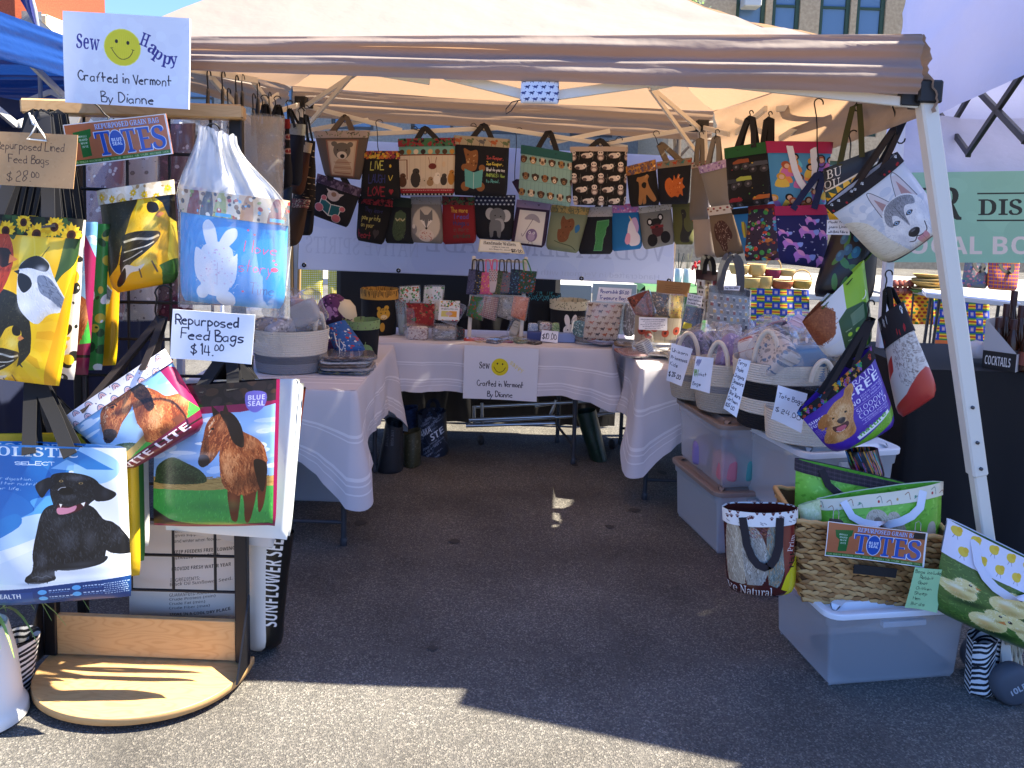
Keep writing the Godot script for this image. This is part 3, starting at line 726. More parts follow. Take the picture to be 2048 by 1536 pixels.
func p_holistic(c: Cv) -> void:
	c.bg("eef0f2")
	c.po([0, 0, 76, 0, 80, 4, 92, 18, 62, 24, 60, 62, 44, 66, 30, 70, 0, 96], "2f7fc0")
	c.ell(20, 40, 34, 30, "1f6cb4"); c.ell(14, 66, 26, 22, "2a74ba"); c.sp([38, 52, 62, 48, 64, 70, 30, 72, 40, 62], "58a4dc")
	c.sp([0, 96, 34, 68, 62, 66, 48, 84, 20, 100, 0, 106], "bcd6ea"); c.sp([0, 86, 26, 66, 30, 78, 0, 100], "2f7fc0")
	c.po([50, 22, 66, 8, 90, 20, 66, 24], "86bde6"); c.sp([70, 0, 92, 10, 96, 24, 84, 36, 66, 30], "9fcbea"); c.po([66, 2, 92, 22, 74, 22, 56, 10], "2f7fc0")
	c.tt("HOLISTIC", 2, 2, 66, 9, "eef2f6", "serifb"); c.txt("SELECT", 26, 19, 26, 3.2, "eef2f6", 0.7)
	c.txt("Better digestion.", 4, 34, 34, 2.8, "cfe0f0", 0.35, 0, 0.2); c.txt("Better nutrition.", 10, 38.5, 40, 2.8, "cfe0f0", 0.35, 0, 0.2); c.txt("Better life.", 4, 43.5, 26, 2.8, "cfe0f0", 0.35, 0, 0.2)
	c.po([0, 132, 0, 124, 40, 100, 100, 110, 100, 136], "e2e8ee")
	# black dog lying down, mouth open
	var bk := "15161a"; var hi := ["26282e", "0e0f12", "33363d", "1c1e23"]
	var body := [46, 62, 56, 56, 76, 58, 84, 72, 90, 76, 96, 86, 100, 96, 100, 104, 90, 108, 86, 104, 84, 114, 76, 118, 60, 120, 48, 122, 42, 116, 40, 104, 42, 84]
	c.sp(body, bk); c.fur(body, hi, 380, 6, 1.4, 1.0, 0.5); c.fur([60, 86, 66, 80, 70, 96, 62, 100], ["2a2d34", "22252b"], 30, 7, 1.5, 1.0)
	c.sp([86, 104, 100, 98, 108, 106, 96, 110], bk)
	var arm := [42, 100, 50, 96, 54, 108, 54, 124, 54, 130, 44, 133, 36, 131, 36, 126, 40, 120]
	c.sp(arm, bk); c.fur(arm, hi, 90, 6, 1.6, 1.0); c.cu([40, 127, 43, 125.5, 46, 127, 49, 125.5, 52, 128], 0.8, "4a4d54")
	c.sp([50, 116, 70, 114, 86, 110, 82, 118, 62, 122], "1b1d22")
	var head := [50, 30, 56, 26, 66, 26, 76, 29, 82, 36, 82, 48, 76, 56, 70, 66, 60, 70, 54, 66, 52, 56, 50, 46]
	c.sp(head, bk); c.fur(head, hi, 200, 4, 1.5, 0.9, 1.0)
	c.sp([50, 31, 46, 32, 40, 38, 42, 46, 45, 50, 48, 44, 51, 38], "1d1f24"); c.sp([80, 36, 86, 40, 93, 46, 90, 52, 84, 54, 79, 52], "1a1b20")
	c.sp([55, 57, 62, 59, 70, 56, 74, 55, 70, 62, 62, 66, 56, 64], "3a1418"); c.sp([55, 60, 62, 60, 67, 58, 66, 63, 60, 66, 55.5, 65.5], "b0758a")
	c.po([70, 56, 73, 54.5, 72, 59], "e8e6e0"); c.po([56, 56, 58, 56.5, 57, 60], "d8d6d0")
	c.ell(57, 34, 1.4, 1.2, "8a7248"); c.ell(57, 34, 0.7, 0.8, "080808"); c.ell(70, 36, 1.5, 1.2, "8a7248"); c.ell(70, 36, 0.7, 0.8, "080808")
	c.sp([55, 42, 59, 39, 64, 41, 65, 46, 60, 48, 56, 46], "0a0a0c"); c.cu([55, 43, 57, 40.5, 60, 40], 0.8, "8d9096")
	for e in [[67, 31, 10, 5, "6a6e7a", 0.5], [62, 92, 9, 18, "4a4e58", 0.4], [46, 110, 5, 14, "5a5e68", 0.45], [76, 92, 6, 16, "50545e", 0.4], [92, 90, 6, 10, "4a4e58", 0.35], [86, 46, 4, 8, "4a4c54", 0.4], [44, 40, 3, 8, "4a4c54", 0.4], [62, 50, 7, 5, "4a4c54", 0.45], [70, 116, 14, 4, "4c5058", 0.4], [46, 128, 8, 3, "6a6e78", 0.4], [56, 74, 6, 8, "3c4048", 0.4]]: c.soft(e[0], e[1], e[2], e[3], e[4], e[5])
	c.soft(70, 124, 40, 6, "b8c0ca", 0.5); c.soft(40, 133, 14, 3, "a8b0ba", 0.5)
	c.po([0, 140, 50, 136, 100, 133, 100, 160, 0, 160], "143c78"); c.po([0, 143, 40, 141, 40, 152, 0, 154], "1c4a8c")
	c.tt("ADULT HEALTH", -4, 144, 36, 5, "e8edf2", "sansb", -0.04)
	for p in [[46, 142], [46, 149], [67, 140], [67, 147]]:
		c.ell(p[0], p[1], 2.8, 2.6, "63b4ea")
		c.scrib(p[0] + 4, p[1] - 2, 13, 1.6, "c5d6ea"); c.scrib(p[0] + 4, p[1] + 0.6, 12, 1.2, "5a86bc")
	for i in 6: c.scrib(84, 137.5 + i * 2.2, 14, 1.1, "b9cce2")
func p_husky(c: Cv) -> void:
	c.bg("d3d8e0")
	for i in 60: c.ell(c.rng.randf_range(0, 100), c.rng.randf_range(0, 100), c.rng.randf_range(4, 14), c.rng.randf_range(3, 8), ["cbd2dc", "dfe3e8", "c0cad8", "d8dbe0"][i % 4])
	c.sp([-5, 20, 20, 24, 30, 60, 40, 110, -5, 115], "e2dcc8"); c.fur([-5, 20, 20, 24, 30, 60, 40, 110, -5, 115], ["d6cfb8", "ece6d4", "cfc7ae", "b9b09a"], 260, 10, 0.15, 0.7, 0.15)
	c.po([41, 40, 43, 0, 48, -7, 60, 24], "cfc9cc"); c.po([46, 32, 47, 4, 56, 24], "a88482"); c.po([68, 24, 79, -7, 85, -4, 90, 38], "cfc9cc"); c.po([75, 26, 80, 2, 86, 32], "b18a88")
	c.cu([41, 40, 43, 0, 48, -7, 60, 22], 0.8, "4a4a52"); c.cu([68, 22, 79, -8, 85, -4, 90, 38], 0.8, "4a4a52")
	c.soft(64, 60, 42, 52, "9aa2b2", 0.45)
	var hd := [36, 46, 43, 30, 54, 21, 72, 20, 84, 29, 91, 46, 89, 64, 82, 82, 72, 97, 58, 101, 45, 93, 36, 76, 31, 60]
	c.sp(hd, "e3e4e6"); c.fur(hd, ["f0f0f0", "d2d5da", "e9e6e0", "c4c8d0"], 420, 6, 1.6, 0.9, 0.9)
	for i in 40:
		var an := i * 0.157; c.ln([62 + cos(an) * 27, 62 + sin(an) * 36, 62 + cos(an) * 32, 62 + sin(an) * 42], 0.6, ["c8ccd4", "e8e8ea", "b4bac6"][i % 3])
	var mk := [40, 44, 47, 28, 58, 21, 72, 22, 84, 32, 82, 44, 72, 38, 65, 46, 61, 66, 57, 46, 51, 40, 44, 54]
	c.sp(mk, "8a8e98"); c.fur(mk, ["6a6e78", "a2a6ae", "565a64", "b4b6bc"], 300, 5, -1.4, 0.8, 0.6)
	for e in [[50, 52], [70, 50]]:
		c.sp([e[0] - 5, e[1], e[0], e[1] - 3.6, e[0] + 5, e[1], e[0], e[1] + 3], "3c3e46"); c.ell(e[0], e[1] - 0.3, 2.6, 2.6, "7fa4c8"); c.ell(e[0], e[1] - 0.3, 1.2, 1.3, "08080a"); c.ell(e[0] + 0.8, e[1] - 1.2, 0.5, 0.5, "ffffff")
	c.ln([60, 28, 61, 60], 0.9, "5c606a")
	c.sp([52, 78, 56, 72, 64, 72, 68, 77, 64, 83, 57, 84], "24242a"); c.ell(60, 75, 3, 1.1, "5a5a62")
	c.cu([78, 74, 74, 86, 64, 87, 60, 85, 54, 89, 48, 86], 1.3, "3c3338"); c.sp([58, 88, 66, 88, 72, 86, 73, 96, 68, 102, 61, 101], "c88a96"); c.ln([66, 88, 67, 98], 0.7, "a86a78")
	for e in [[44, 78, 9, 18, "b8bcc8", 0.55], [86, 60, 7, 20, "c4c8d4", 0.5], [62, 98, 18, 8, "d8c8a0", 0.4], [60, 70, 10, 8, "c8ccd4", 0.3], [62, 26, 16, 8, "5a5e68", 0.35], [48, 66, 7, 10, "ffffff", 0.5], [76, 64, 7, 10, "ffffff", 0.5]]: c.soft(e[0], e[1], e[2], e[3], e[4], e[5])
	c.po([0, c.asp - 4, 100, c.asp - 5, 100, c.asp, 0, c.asp], "352a40")
func p_pawband(c: Cv) -> void:
	c.bg("221f24")
	for i in 18:
		var x := c.rng.randf_range(3, 97); var y := 2.0 + (i % 3) * 5.5 + c.rng.randf_range(0, 2)
		if i % 3 == 1: c.ell(x, y, 1.3, 1.2, "a8242a")
		else:
			c.ell(x, y, 1.0, 0.9, "d5dade")
			for a in 4: c.ell(x + cos(-0.6 - a * 0.65) * 1.7, y + sin(-0.6 - a * 0.65) * 1.7, 0.5, 0.5, "d5dade")
func p_pawrainbow(c: Cv) -> void:
	c.bg("141317")
	for i in 60:
		var x := c.rng.randf_range(0, 100); var y := c.rng.randf_range(0, c.asp)
		var col: String = ["3e9a4a", "b8402c", "2f6fb0", "c9a02a", "8a4aa0", "d07a2c"][i % 6]
		c.ell(x, y, 1.2, 1.1, col)
		for a in 4: c.ell(x + cos(-0.6 - a * 0.65) * 1.9, y + sin(-0.6 - a * 0.65) * 1.9, 0.55, 0.55, col)
func p_retriever(c: Cv) -> void:
	c.bg("4a2aa0")
	c.dots(40, ["4d2da5", "46269a"], 3, 9)
	c.tt("GRAIN", 56, 3, 38, 9, "e8e4f2", "sans"); c.tt("FREE", 56, 14, 40, 12, "f0edf6", "sansb")
	c.tt("NO", 54, 31, 12, 7, "e8e4f2", "sansb")
	for i in 3: c.tt(["POTATO, CHICKEN,", "EGGS, CORN, SOY", "OR BY-PRODUCTS"][i], 68, 29 + i * 3.6, 30, 2.6, "d8d2ea", "sansb")
	c.rect(54, 41, 44, 0.6, "cfc8e6"); c.tt("SLOOOW", 56, 44, 38, 7.5, "e8e4f2", "sans"); c.tt("COOKED", 56, 53, 40, 7.5, "e8e4f2", "sans")
	c.tt("FOR NUTRIENT RETENTION", 57, 62.5, 38, 2, "d8d2ea", "sansb"); c.tt("& MAXIMUM ENERGY", 60, 65.5, 32, 2, "d8d2ea", "sansb"); c.cu([56, 70, 74, 68.6, 96, 70], 0.7, "cfc8e6")
	c.tt("ALL LIFE STAGES", 58, 74, 38, 3, "38207c", "sansb")
	for i in 2: c.tt(["SUPER", "FUSION"][i], 1, 18 + i * 9, 21, 7, "e8e4f2", "sansb")
	for i in 8: c.scrib(2, 40 + i * 3, 14, 1.5, "b4a8d8")
	c.dots(12, ["c89a5a", "a86a3a"], 1, 2, 10, 36, 22, 52)
	c.turn(0.42, 38, 50, -3, -9, 0.98)
	var hair := [22, 30, 30, 20, 40, 16, 42, 6, 50, 2, 54, 12, 52, 24, 56, 38, 56, 56, 60, 76, 44, 90, 24, 96, 20, 80, 22, 60, 16, 46]
	c.sp(hair, "c98b4e"); c.fur(hair, ["d9a066", "b87638", "e6b884", "a9682f", "cf9354"], 620, 8, 1.7, 0.9, 0.6)
	c.sp([18, 34, 10, 44, 12, 60, 22, 58, 26, 44], "b06f38"); c.fur([18, 34, 10, 44, 12, 60, 22, 58, 26, 44], ["a3632e", "c48348"], 50, 6, 1.8, 0.9)
	var face := [24, 36, 38, 28, 50, 32, 54, 46, 50, 60, 38, 66, 26, 60, 22, 48]
	c.fur(face, ["dba86c", "e8c090", "d09a5c"], 220, 4, 1.4, 0.9, 1.0)
	c.ell(29, 46, 1.7, 1.5, "1c120c"); c.ell(45, 41, 1.7, 1.5, "1c120c"); c.sp([34, 52, 39, 48, 45, 50, 44, 56, 39, 58], "2a2226")
	c.sp([29, 61, 38, 60, 48, 56, 50, 62, 44, 70, 36, 72, 31, 68], "4a1e1e"); c.sp([34, 64, 44, 61, 47, 64, 42, 70, 36, 70], "c0576a"); c.cu([34, 70, 40, 71.5, 45, 68], 0.9, "e6e0d8")
	for e in [[40, 32, 10, 8, "f0cc98", 0.5], [24, 54, 6, 12, "7a4218", 0.5], [40, 82, 14, 10, "e8c490", 0.5], [54, 70, 6, 18, "8a5222", 0.55], [30, 84, 8, 14, "9a5e2a", 0.4], [46, 14, 6, 12, "9a5e2c", 0.5], [38, 45, 5, 10, "f2d4a4", 0.5], [50, 52, 5, 10, "a86a30", 0.4]]: c.soft(e[0], e[1], e[2], e[3], e[4], e[5])
	c.straight()
	c.po([42, 84, 92, 74, 93, 80, 43, 91], "e9ece4"); c.tt("nature", 46, 80, 42, 6.5, "5fae3a", "sansbi", -0.18)
	var gr := [28, 100, 60, 90, 100, 78, 104, 90, 70, 100, 30, 110]
	c.sp(gr, "6fae2c"); c.fur(gr, ["86c43c", "559022", "9ad24e", "487c1c"], 420, 3, -1.4, 0.6, 0.7)
func chick(c: Cv, x: float, y: float, r: float, face: float) -> void:
	c.soft(x + r * 0.2, y + r * 1.1, r * 1.6, r * 0.5, "14300a", 0.8)
	for part_ in [[x, y, r, r * 0.85], [x + face * r * 0.75, y - r * 0.75, r * 0.62, r * 0.6]]:
		c.ell(part_[0], part_[1], part_[2], part_[3], "e8d28a")
		for i in 150:
			var an := c.rng.randf() * TAU; var q := c.rng.randf_range(0.3, 1.0)
			var px: float = part_[0] + cos(an) * part_[2] * q; var py: float = part_[1] + sin(an) * part_[3] * q
			c.ln([px, py, px + cos(an) * r * 0.16, py + sin(an) * r * 0.16 + r * 0.05], 0.35, ["f6e8b8", "dcc070", "efdc9c", "e4c878", "fff4d4"][i % 5])
	c.soft(x - face * r * 0.1, y + r * 0.5, r, r * 0.5, "a07c34", 0.6); c.soft(x, y - r * 0.35, r * 0.7, r * 0.4, "fff8e0", 0.6); c.soft(x - face * r * 0.25, y + r * 0.05, r * 0.55, r * 0.35, "d89a50", 0.5)
	var hx := x + face * r * 0.75; var hy := y - r * 0.75
	c.soft(hx, hy + r * 0.45, r * 0.5, r * 0.25, "a8863c", 0.6)
	c.po([hx + face * r * 0.5, hy - r * 0.08, hx + face * r * 0.86, hy + r * 0.1, hx + face * r * 0.5, hy + r * 0.2], "d8823a"); c.ell(hx + face * r * 0.24, hy - r * 0.08, r * 0.1, r * 0.1, "16100a"); c.ell(hx + face * r * 0.27, hy - r * 0.11, r * 0.03, r * 0.03, "ffffff")
func p_chicks(c: Cv) -> void:
	c.bg("4c6c2a")
	c.fur([0, 0, 100, 0, 100, 110, 0, 110], ["6c8c3e", "3c5c22", "7c9c4a", "2f4f1a", "56782e"], 500, 6, 0.9, 1.2, 2.0)
	c.turn(-0.45, 50, 54)
	c.fur([-20, 70, 120, 62, 120, 130, -20, 130], ["2f5a1e", "3f7228", "1f4214", "558a34"], 500, 6, -1.3, 0.7, 0.8)
	chick(c, 20, 34, 15, 1.0); chick(c, 62, 42, 18, 1.0); chick(c, 30, 74, 17, 1.0); chick(c, 74, 84, 21, -1.0)
	c.straight()
func p_chickband(c: Cv) -> void:
	c.bg("eae6f0")
	for j in 8:
		for i in 7:
			var x := 7.0 + i * 15 + (j % 2) * 7; var y := 5.0 + j * 12
			c.ell(x, y, 4, 3.4, "f0cc4a"); c.ell(x + 2, y - 2, 2.2, 2, "eec23a"); c.ln([x - 1, y + 3, x - 2, y + 5.5], 0.4, "9a8a98"); c.ln([x + 1, y + 3, x + 1.6, y + 5.5], 0.4, "9a8a98")
func grass(c: Cv) -> void:
	c.bg("7cc63e")
	c.fur([-5, -5, 105, -5, 105, 110, -5, 110], ["8ad24a", "6cb832", "98da5c", "5faa2c"], 260, 7, 1.0, 3.0, 2.0)
func p_lamb(c: Cv) -> void:
	grass(c)
	var b := [34, 24, 42, 12, 56, 12, 70, 16, 92, 22, 104, 30, 104, 50, 60, 50, 40, 44]
	c.sp(b, "dfe2e4"); c.fur(b, ["eceef0", "ccd2d6", "f4f4f4"], 200, 4, 1.0, 1.2, 2.0)
	c.sp([34, 18, 28, 8, 34, 6, 42, 14], "e8b4b0"); c.sp([60, 14, 66, 8, 74, 12, 68, 18], "e8b4b0"); c.ell(46, 22, 1.2, 0.8, "38302c"); c.ell(58, 20, 1.2, 0.8, "38302c")
func p_rabbit(c: Cv) -> void:
	grass(c)
	for b in [[36, 60, 34, 30, 40, 18, 50, 22, 56, 44, 54, 62], [52, 52, 52, 26, 60, 24, 66, 44, 66, 60]]:
		c.sp(b, "c9b79a"); c.fur(b, ["b8a486", "ddd0b8", "a08c70"], 90, 5, 1.5, 1.0)
	c.sp([40, 56, 40, 32, 46, 28, 50, 54], "7d6a55"); c.sp([36, 58, 60, 46, 90, 54, 96, 80, 30, 80], "cdbda2"); c.fur([36, 58, 60, 46, 90, 54, 96, 80, 30, 80], ["b8a486", "ddd0b8"], 90, 5, 0.3, 1.0); c.sp([84, 58, 86, 42, 92, 42, 92, 60], "cfc3ad")
func p_rabbitband(c: Cv) -> void:
	c.bg("eee6cc")
	for i in 14:
		c.cu([i * 7.4, 3 + (i % 3) * 3, i * 7.4 + 3, 2 + (i % 3) * 3, i * 7.4 + 4, 6 + (i % 3) * 3], 0.5, ["9aa08a", "b08a6a"][i % 2])
		c.ell(i * 7.3 + 2, 5 + (i % 2) * 4, 0.9, 0.9, ["c0443c", "6a9a7a", "d0a860"][i % 3])
func p_plaid(c: Cv) -> void:
	c.bg("3a3038")
	for i in 40: c.rect(i * 2.6, 0, 0.5, c.asp, ["55464e", "2a2328"][i % 2])
	for i in 12: c.rect(0, i * 1.6, 100, 0.4, ["55464e", "2a2328"][i % 2])
func p_prime(c: Cv) -> void:
	c.bg("4a1e1a")
	var a := [4, 4, 20, 2, 26, 40, 24, 84, 4, 86]
	c.sp(a, "a89a84"); c.fur(a, ["c0b49c", "8a7a62", "d4c8b0"], 120, 9, 1.4, 1.4, 0.4)
	var b := [24, 6, 44, 4, 56, 30, 58, 60, 44, 84, 28, 82]
	c.sp(b, "9a9488"); c.fur(b, ["b8b4a8", "7c7468", "d0ccc0", "686258"], 170, 9, 1.5, 1.3, 0.6)
	var d := [58, 6, 78, 8, 80, 60, 70, 84, 58, 80]
	c.sp(d, "747c72"); c.fur(d, ["8a9288", "5a6258", "b07a4a", "a0a89c"], 150, 8, 1.5, 1.3, 0.6)
	c.sp([80, 2, 96, 4, 92, 60, 84, 84, 80, 60], "7a2a26"); c.fur([30, 4, 60, 2, 60, 14, 36, 16], ["b07044", "6a3a58"], 30, 6, 0.4, 1.2)
	c.po([82, 70, 104, 40, 104, 120, 62, 120], "d8c81e"); c.tt("thb", 85, 60, 26, 10, "2a1a10", "sans", -1.4) 
	c.po([0, 84, 60, 80, 84, 92, 66, 112, 0, 112], "4a1e1a")
	c.tt("ve Natural", 1, 84, 62, 14, "e9e4dc", "serifi"); c.tt("Prim", 84, 36, 22, 8, "e9e4dc", "serifi", -1.3)
func p_pawwhite(c: Cv) -> void:
	c.bg("ece6de")
	for i in 30:
		var x := c.rng.randf_range(2, 98); var y := 2.0 + (i % 3) * 5.0 + c.rng.randf_range(-1, 1)
		if i % 3 == 2: c.ln([x, y, x + 3.5, y + 1.5], 1.1, "a8a09c")
		else:
			c.ell(x, y, 1.5, 1.3, "5a2420")
			for a in 4: c.ell(x + cos(-0.6 - a * 0.65) * 2.2, y + sin(-0.6 - a * 0.65) * 2.2, 0.6, 0.6, "5a2420")
func p_greenbag(c: Cv) -> void:
	c.bg("dfe4e8")
	c.po([0, 0, 30, 0, 46, 30, 36, 62, 0, 72], "8a4a2e"); c.fur([0, 0, 30, 0, 46, 30, 36, 62, 0, 72], ["9a5636", "7a3e26", "a8643e"], 220, 8, 1.2, 1.6, 0.8)
	c.po([66, -4, 104, -4, 104, 60, 86, 46, 62, 40], "8fc22a"); c.po([96, 10, 104, 10, 104, 70, 98, 60], "7ab020")
	c.po([46, 46, 62, 38, 88, 46, 104, 62, 104, 130, 40, 130], "24502a")
	c.ell(92, 40, 5, 5, "eef2e8"); c.ell(90.5, 38.5, 5, 4.6, "8fc22a")
	for i in 4: c.ell(58 + (i % 2) * 14, 76 + (i / 2) * 16, 4, 3.2, "a4d234")
	for i in 6: c.scrib(66, 50 + i * 3, 22, 1.3, "d0e0b8")
	for i in 5: c.scrib(52 + (i % 2) * 16, 68 + i * 8, 10, 1.3, "d0e0b8")
	c.rect(84, 72, 3, 40, "6c9a2c"); c.po([0, 84, 42, 76, 40, 130, 0, 130], "e6e8e4")
func p_sunfl(c: Cv) -> void:
	c.bg("2c4a3c")
	petals(c, 60, 92, 20, 78, 13, -3.1, -0.2, 9)
	c.po([0, 0, 100, 0, 100, 18, 0, 40], "18151a"); c.po([0, 40, 100, 18, 100, 21, 0, 43], "e6dfc8")
	c.tt("BU", 6, 6, 28, 15, "e8e4da", "serif"); c.tt("OU", 0, 24, 30, 13, "e8e4da", "serif"); c.sp([66, 60, 76, 52, 84, 70, 74, 84], "b0432c")
func p_seedtext(c: Cv) -> void:
	c.bg("d9d0c4")
	var rows := [["birds in spring. Reduce in summer,", 8, 4], ["gives supplementary food source", 11, 4], ["and winter when food can be scarce.", 15, 4], ["KEEP FEEDERS FREE FLOWING", 23, 5], ["CLEANING THEM OFTEN", 27, 5], ["PROVIDE FRESH WATER YEAR", 35, 5], ["INGREDIENTS:", 43, 4], ["Black Oil Sunflower Seed.", 46, 4], ["GUARANTEED ANALYSIS", 54, 4], ["Crude Protein (min)", 57.5, 4], ["Crude Fat (min)", 61, 4], ["Crude Fiber (max)", 64.5, 4], ["STORE IN A COOL DRY PLACE", 70, 5]]
	for r in rows: c.tt(r[0], 40, r[1], minf(58, r[0].length() * 2.1), 2.5, "3a342e", "sansb" if r[2] == 5 else "sans", -0.06)
func p_flower_seed(c: Cv) -> void:
	c.bg("15130f"); c.tt("SUNFLOWER SEED", 14, 90, 96, 42, "e6e2da", "sansb", -1.5); c.rect(0, 0, 26, c.asp, "d8d2c6")
func p_green_note(c: Cv) -> void:
	c.bg("a8d49a")
	var t := ["Bags include", "Rabbit", "Goat", "Chicken", "Sheep", "Hen", "Birds"]
	for i in 7: c.txt(t[i], [6, 24, 22, 20, 20, 20, 18][i], 20 + i * 15.5, [84, 46, 34, 52, 42, 24, 44][i], 9, "24361f", 1.1)
func p_tag(c: Cv, which: String) -> void:
	c.bg("eceef6")
	var sets := {"35a": [["Unicorn", 40], ["Princesses", 62], ["Kids", 84]], "bucket": [["Bucket", 88], ["Bags", 124]], "35b": [["Ferrys", 28], ["Packs", 48], ["Dragons", 68], ["Dinosaurs", 86], ["Cars", 104], ["Star Wars", 122], ["Cartoon", 140], ["$35.00", 160]], "24": [["Tote Bags", 40], ["$ 24.00", 76]], "10": [["$10.00", 52]], "treasure": [["Reversible $15.00", 20], ["Treasure Bags", 40]], "jeans": [["Made from", 26], ["jeans Lined", 50], ["with Batik Fabric", 74]], "small": [["Art print", 26], ["Bag fastens", 48], ["for smaller bags", 70]], "easy": [["Easy Clean $20.00", 26]]}
	for l in sets[which]: c.txt(l[0], 8, l[1], minf(84, l[0].length() * (11.0 if which in ["35b", "35a", "bucket"] else 14.0)), 11 if which != "10" else 26, "1c2038" if which != "treasure" else "2c3a8c", 1.5 if which != "10" else 3.0)
	if which == "35a": c.txt("$ 35.00", 10, 118, 74, 14, "15152a", 2.6)
	if which == "bucket":
		for i in 5: c.ell(12 + i * 4, 40 + (i % 2) * 8, 4, 10, ["8a8fb0", "a8aac4"][i % 2], 0.4)
		for i in 3: c.sp([10 + i * 8, 96, 4 + i * 10, 70, 12 + i * 8, 72], "7aa85a")
func p_wallets(c: Cv) -> void:
	c.bg("d9cfa8"); c.rect(3, 2.5, 94, c.asp - 5, "eeead8")
	c.tt("Handmade Wallets", 10, 4, 76, 8, "2a261c", "serifbi"); c.tt("Crafted in Vermont", 30, 15, 38, 3.6, "4a4436", "serifi"); c.tt("Sew Happy By Dianne", 24, 21, 46, 4, "4a4436", "serifi"); c.txt("$10.00", 72, 27, 24, 7, "15131a", 1.3)
func p_infocard(c: Cv) -> void:
	c.bg("e4e2e6")
	for i in 6: c.scrib(6 + (i % 3) * 8, 6 + i * 6, 86 - (i % 3) * 16, 3, "4a4660" if i == 0 else "7a7688")
func p_kraftcard(c: Cv) -> void:
	c.bg("a67c4e"); c.dots(60, ["a0764a", "ac8254"], 0.5, 2)
	for i in 5: c.scrib(26 + (i % 2) * 4, 12 + i * 6, 46, 2.2, "7a5630")
func p_banner(c: Cv) -> void:
	c.bg("dfe1ee")
	c.dots(60, ["dde0ee", "e2e4f0", "d9dcec"], 1, 6)
	c.tt("VODKA LEMONADE", 34, 24.5, 64, 6.6, "c6c9da", "serif", 0.0, true)
	c.tt("Handcrafted in Vermont with local ingredients", 46, 35, 50, 2, "cfd1df", "sans", 0, true)
	c.tt("NATIVE SPIRITS", 2, 28, 30, 5, "d4d6e4", "serif", 0, true)
	c.rect(0, 0, 100, 0.3, "cdd0de"); c.rect(0, c.asp - 0.5, 100, 0.5, "cdd0de")
func p_distill(c: Cv) -> void:
	c.bg("8fbfa4")
	c.dots(30, ["8dbda2", "92c2a7", "8bbaa0"], 3, 10)
	c.tt("ER", 10, 7, 18, 14.5, "20261f", "serifb"); c.rect(34, 9.5, 64, 0.7, "20261f"); c.rect(34, 21.5, 64, 0.7, "20261f"); c.tt("DISTILLERY", 34.5, 12.5, 62, 7, "20261f", "serifb")
	c.tt("LOCAL BOTTLES", 2, 29, 84, 8, "dbcfc6", "sansbi")
func p_ama(c: Cv) -> void:
	c.bg("141d30")
	for i in 16: c.ln([c.rng.randf_range(0, 90), c.rng.randf_range(10, 110), c.rng.randf_range(10, 100), c.rng.randf_range(10, 110)], 0.6, "54607a")
	c.tt("AMA", 8, 46, 44, 15, "c9cfda", "sansb", -0.35); c.tt("STE", 46, 52, 44, 16, "c9cfda", "sansb", -0.35)
	for i in 16:
		c.tt(["LIFE", "LOCAL", "FRESH", "GOOD"][i % 4], c.rng.randf_range(2, 70), 66 + i * 3, 24, 3.4, "8a94a8", "sansb", -0.35)
		c.tt(["GREEN", "TRUE", "MARKET"][i % 3], c.rng.randf_range(2, 70), 14 + i * 2, 24, 3, "7a849a", "sansb", -0.35)
func p_adventure(c: Cv) -> void:
	c.bg("24262b"); c.tt("LIVE YOUR", 60, 24, 90, 13, "5c6068", "sansb", 1.53); c.tt("ADVENTURE", 34, 20, 100, 13, "55585f", "sansb", 1.53)
func p_zebra(c: Cv) -> void:
	c.bg("dcdad8")
	for i in 18:
		var y := -60.0 + i * 17.0
		c.cu([-5, y + 44, 20, y + 30 + c.rng.randf_range(-5, 5), 45, y + 26, 70, y + 4 + c.rng.randf_range(-5, 5), 105, y - 14], c.rng.randf_range(6.0, 9.0), "15161c")
func p_gingham(c: Cv) -> void:
	c.bg("eceadf")
	for i in 12: c.rect(i * 8.4, 0, 4.2, c.asp, "e2cf3c")
	for j in 14:
		for i in 24: c.rect(i * 4.2, j * 8.4, 4.2, 4.2, "cdb414" if i % 2 == 0 else "e2cf3c")
func p_kente(c: Cv) -> void:
	c.bg("1c3490")
	var n := 8
	for j in 7:
		for i in n:
			var x := i * 100.0 / n; var y := j * 11.0
			if (i + j) % 2 == 0:
				for s in 5: c.rect(x, y + s * 2.2, 100.0 / n, 2.2, ["2f7a3a", "dcae22", "b8301c", "dcae22", "2f7a3a"][s])
			else:
				c.rect(x + 3.5, y + 2.5, 100.0 / n - 7, 6, "8a86a8"); c.rect(x + 4.5, y + 4, 100.0 / n - 9, 3, "c8a0a0")
	c.rect(0, 66, 100, 40, "c4622c")
func p_kente2(c: Cv) -> void:
	c.bg("d89a1c")
	for j in 9:
		for i in 9: c.ell(i * 12 + (j % 2) * 6, 4 + j * 7, 4, 2.4, ["a82c1c", "3a7a34", "a82c1c", "8a2414"][(i + j) % 4])
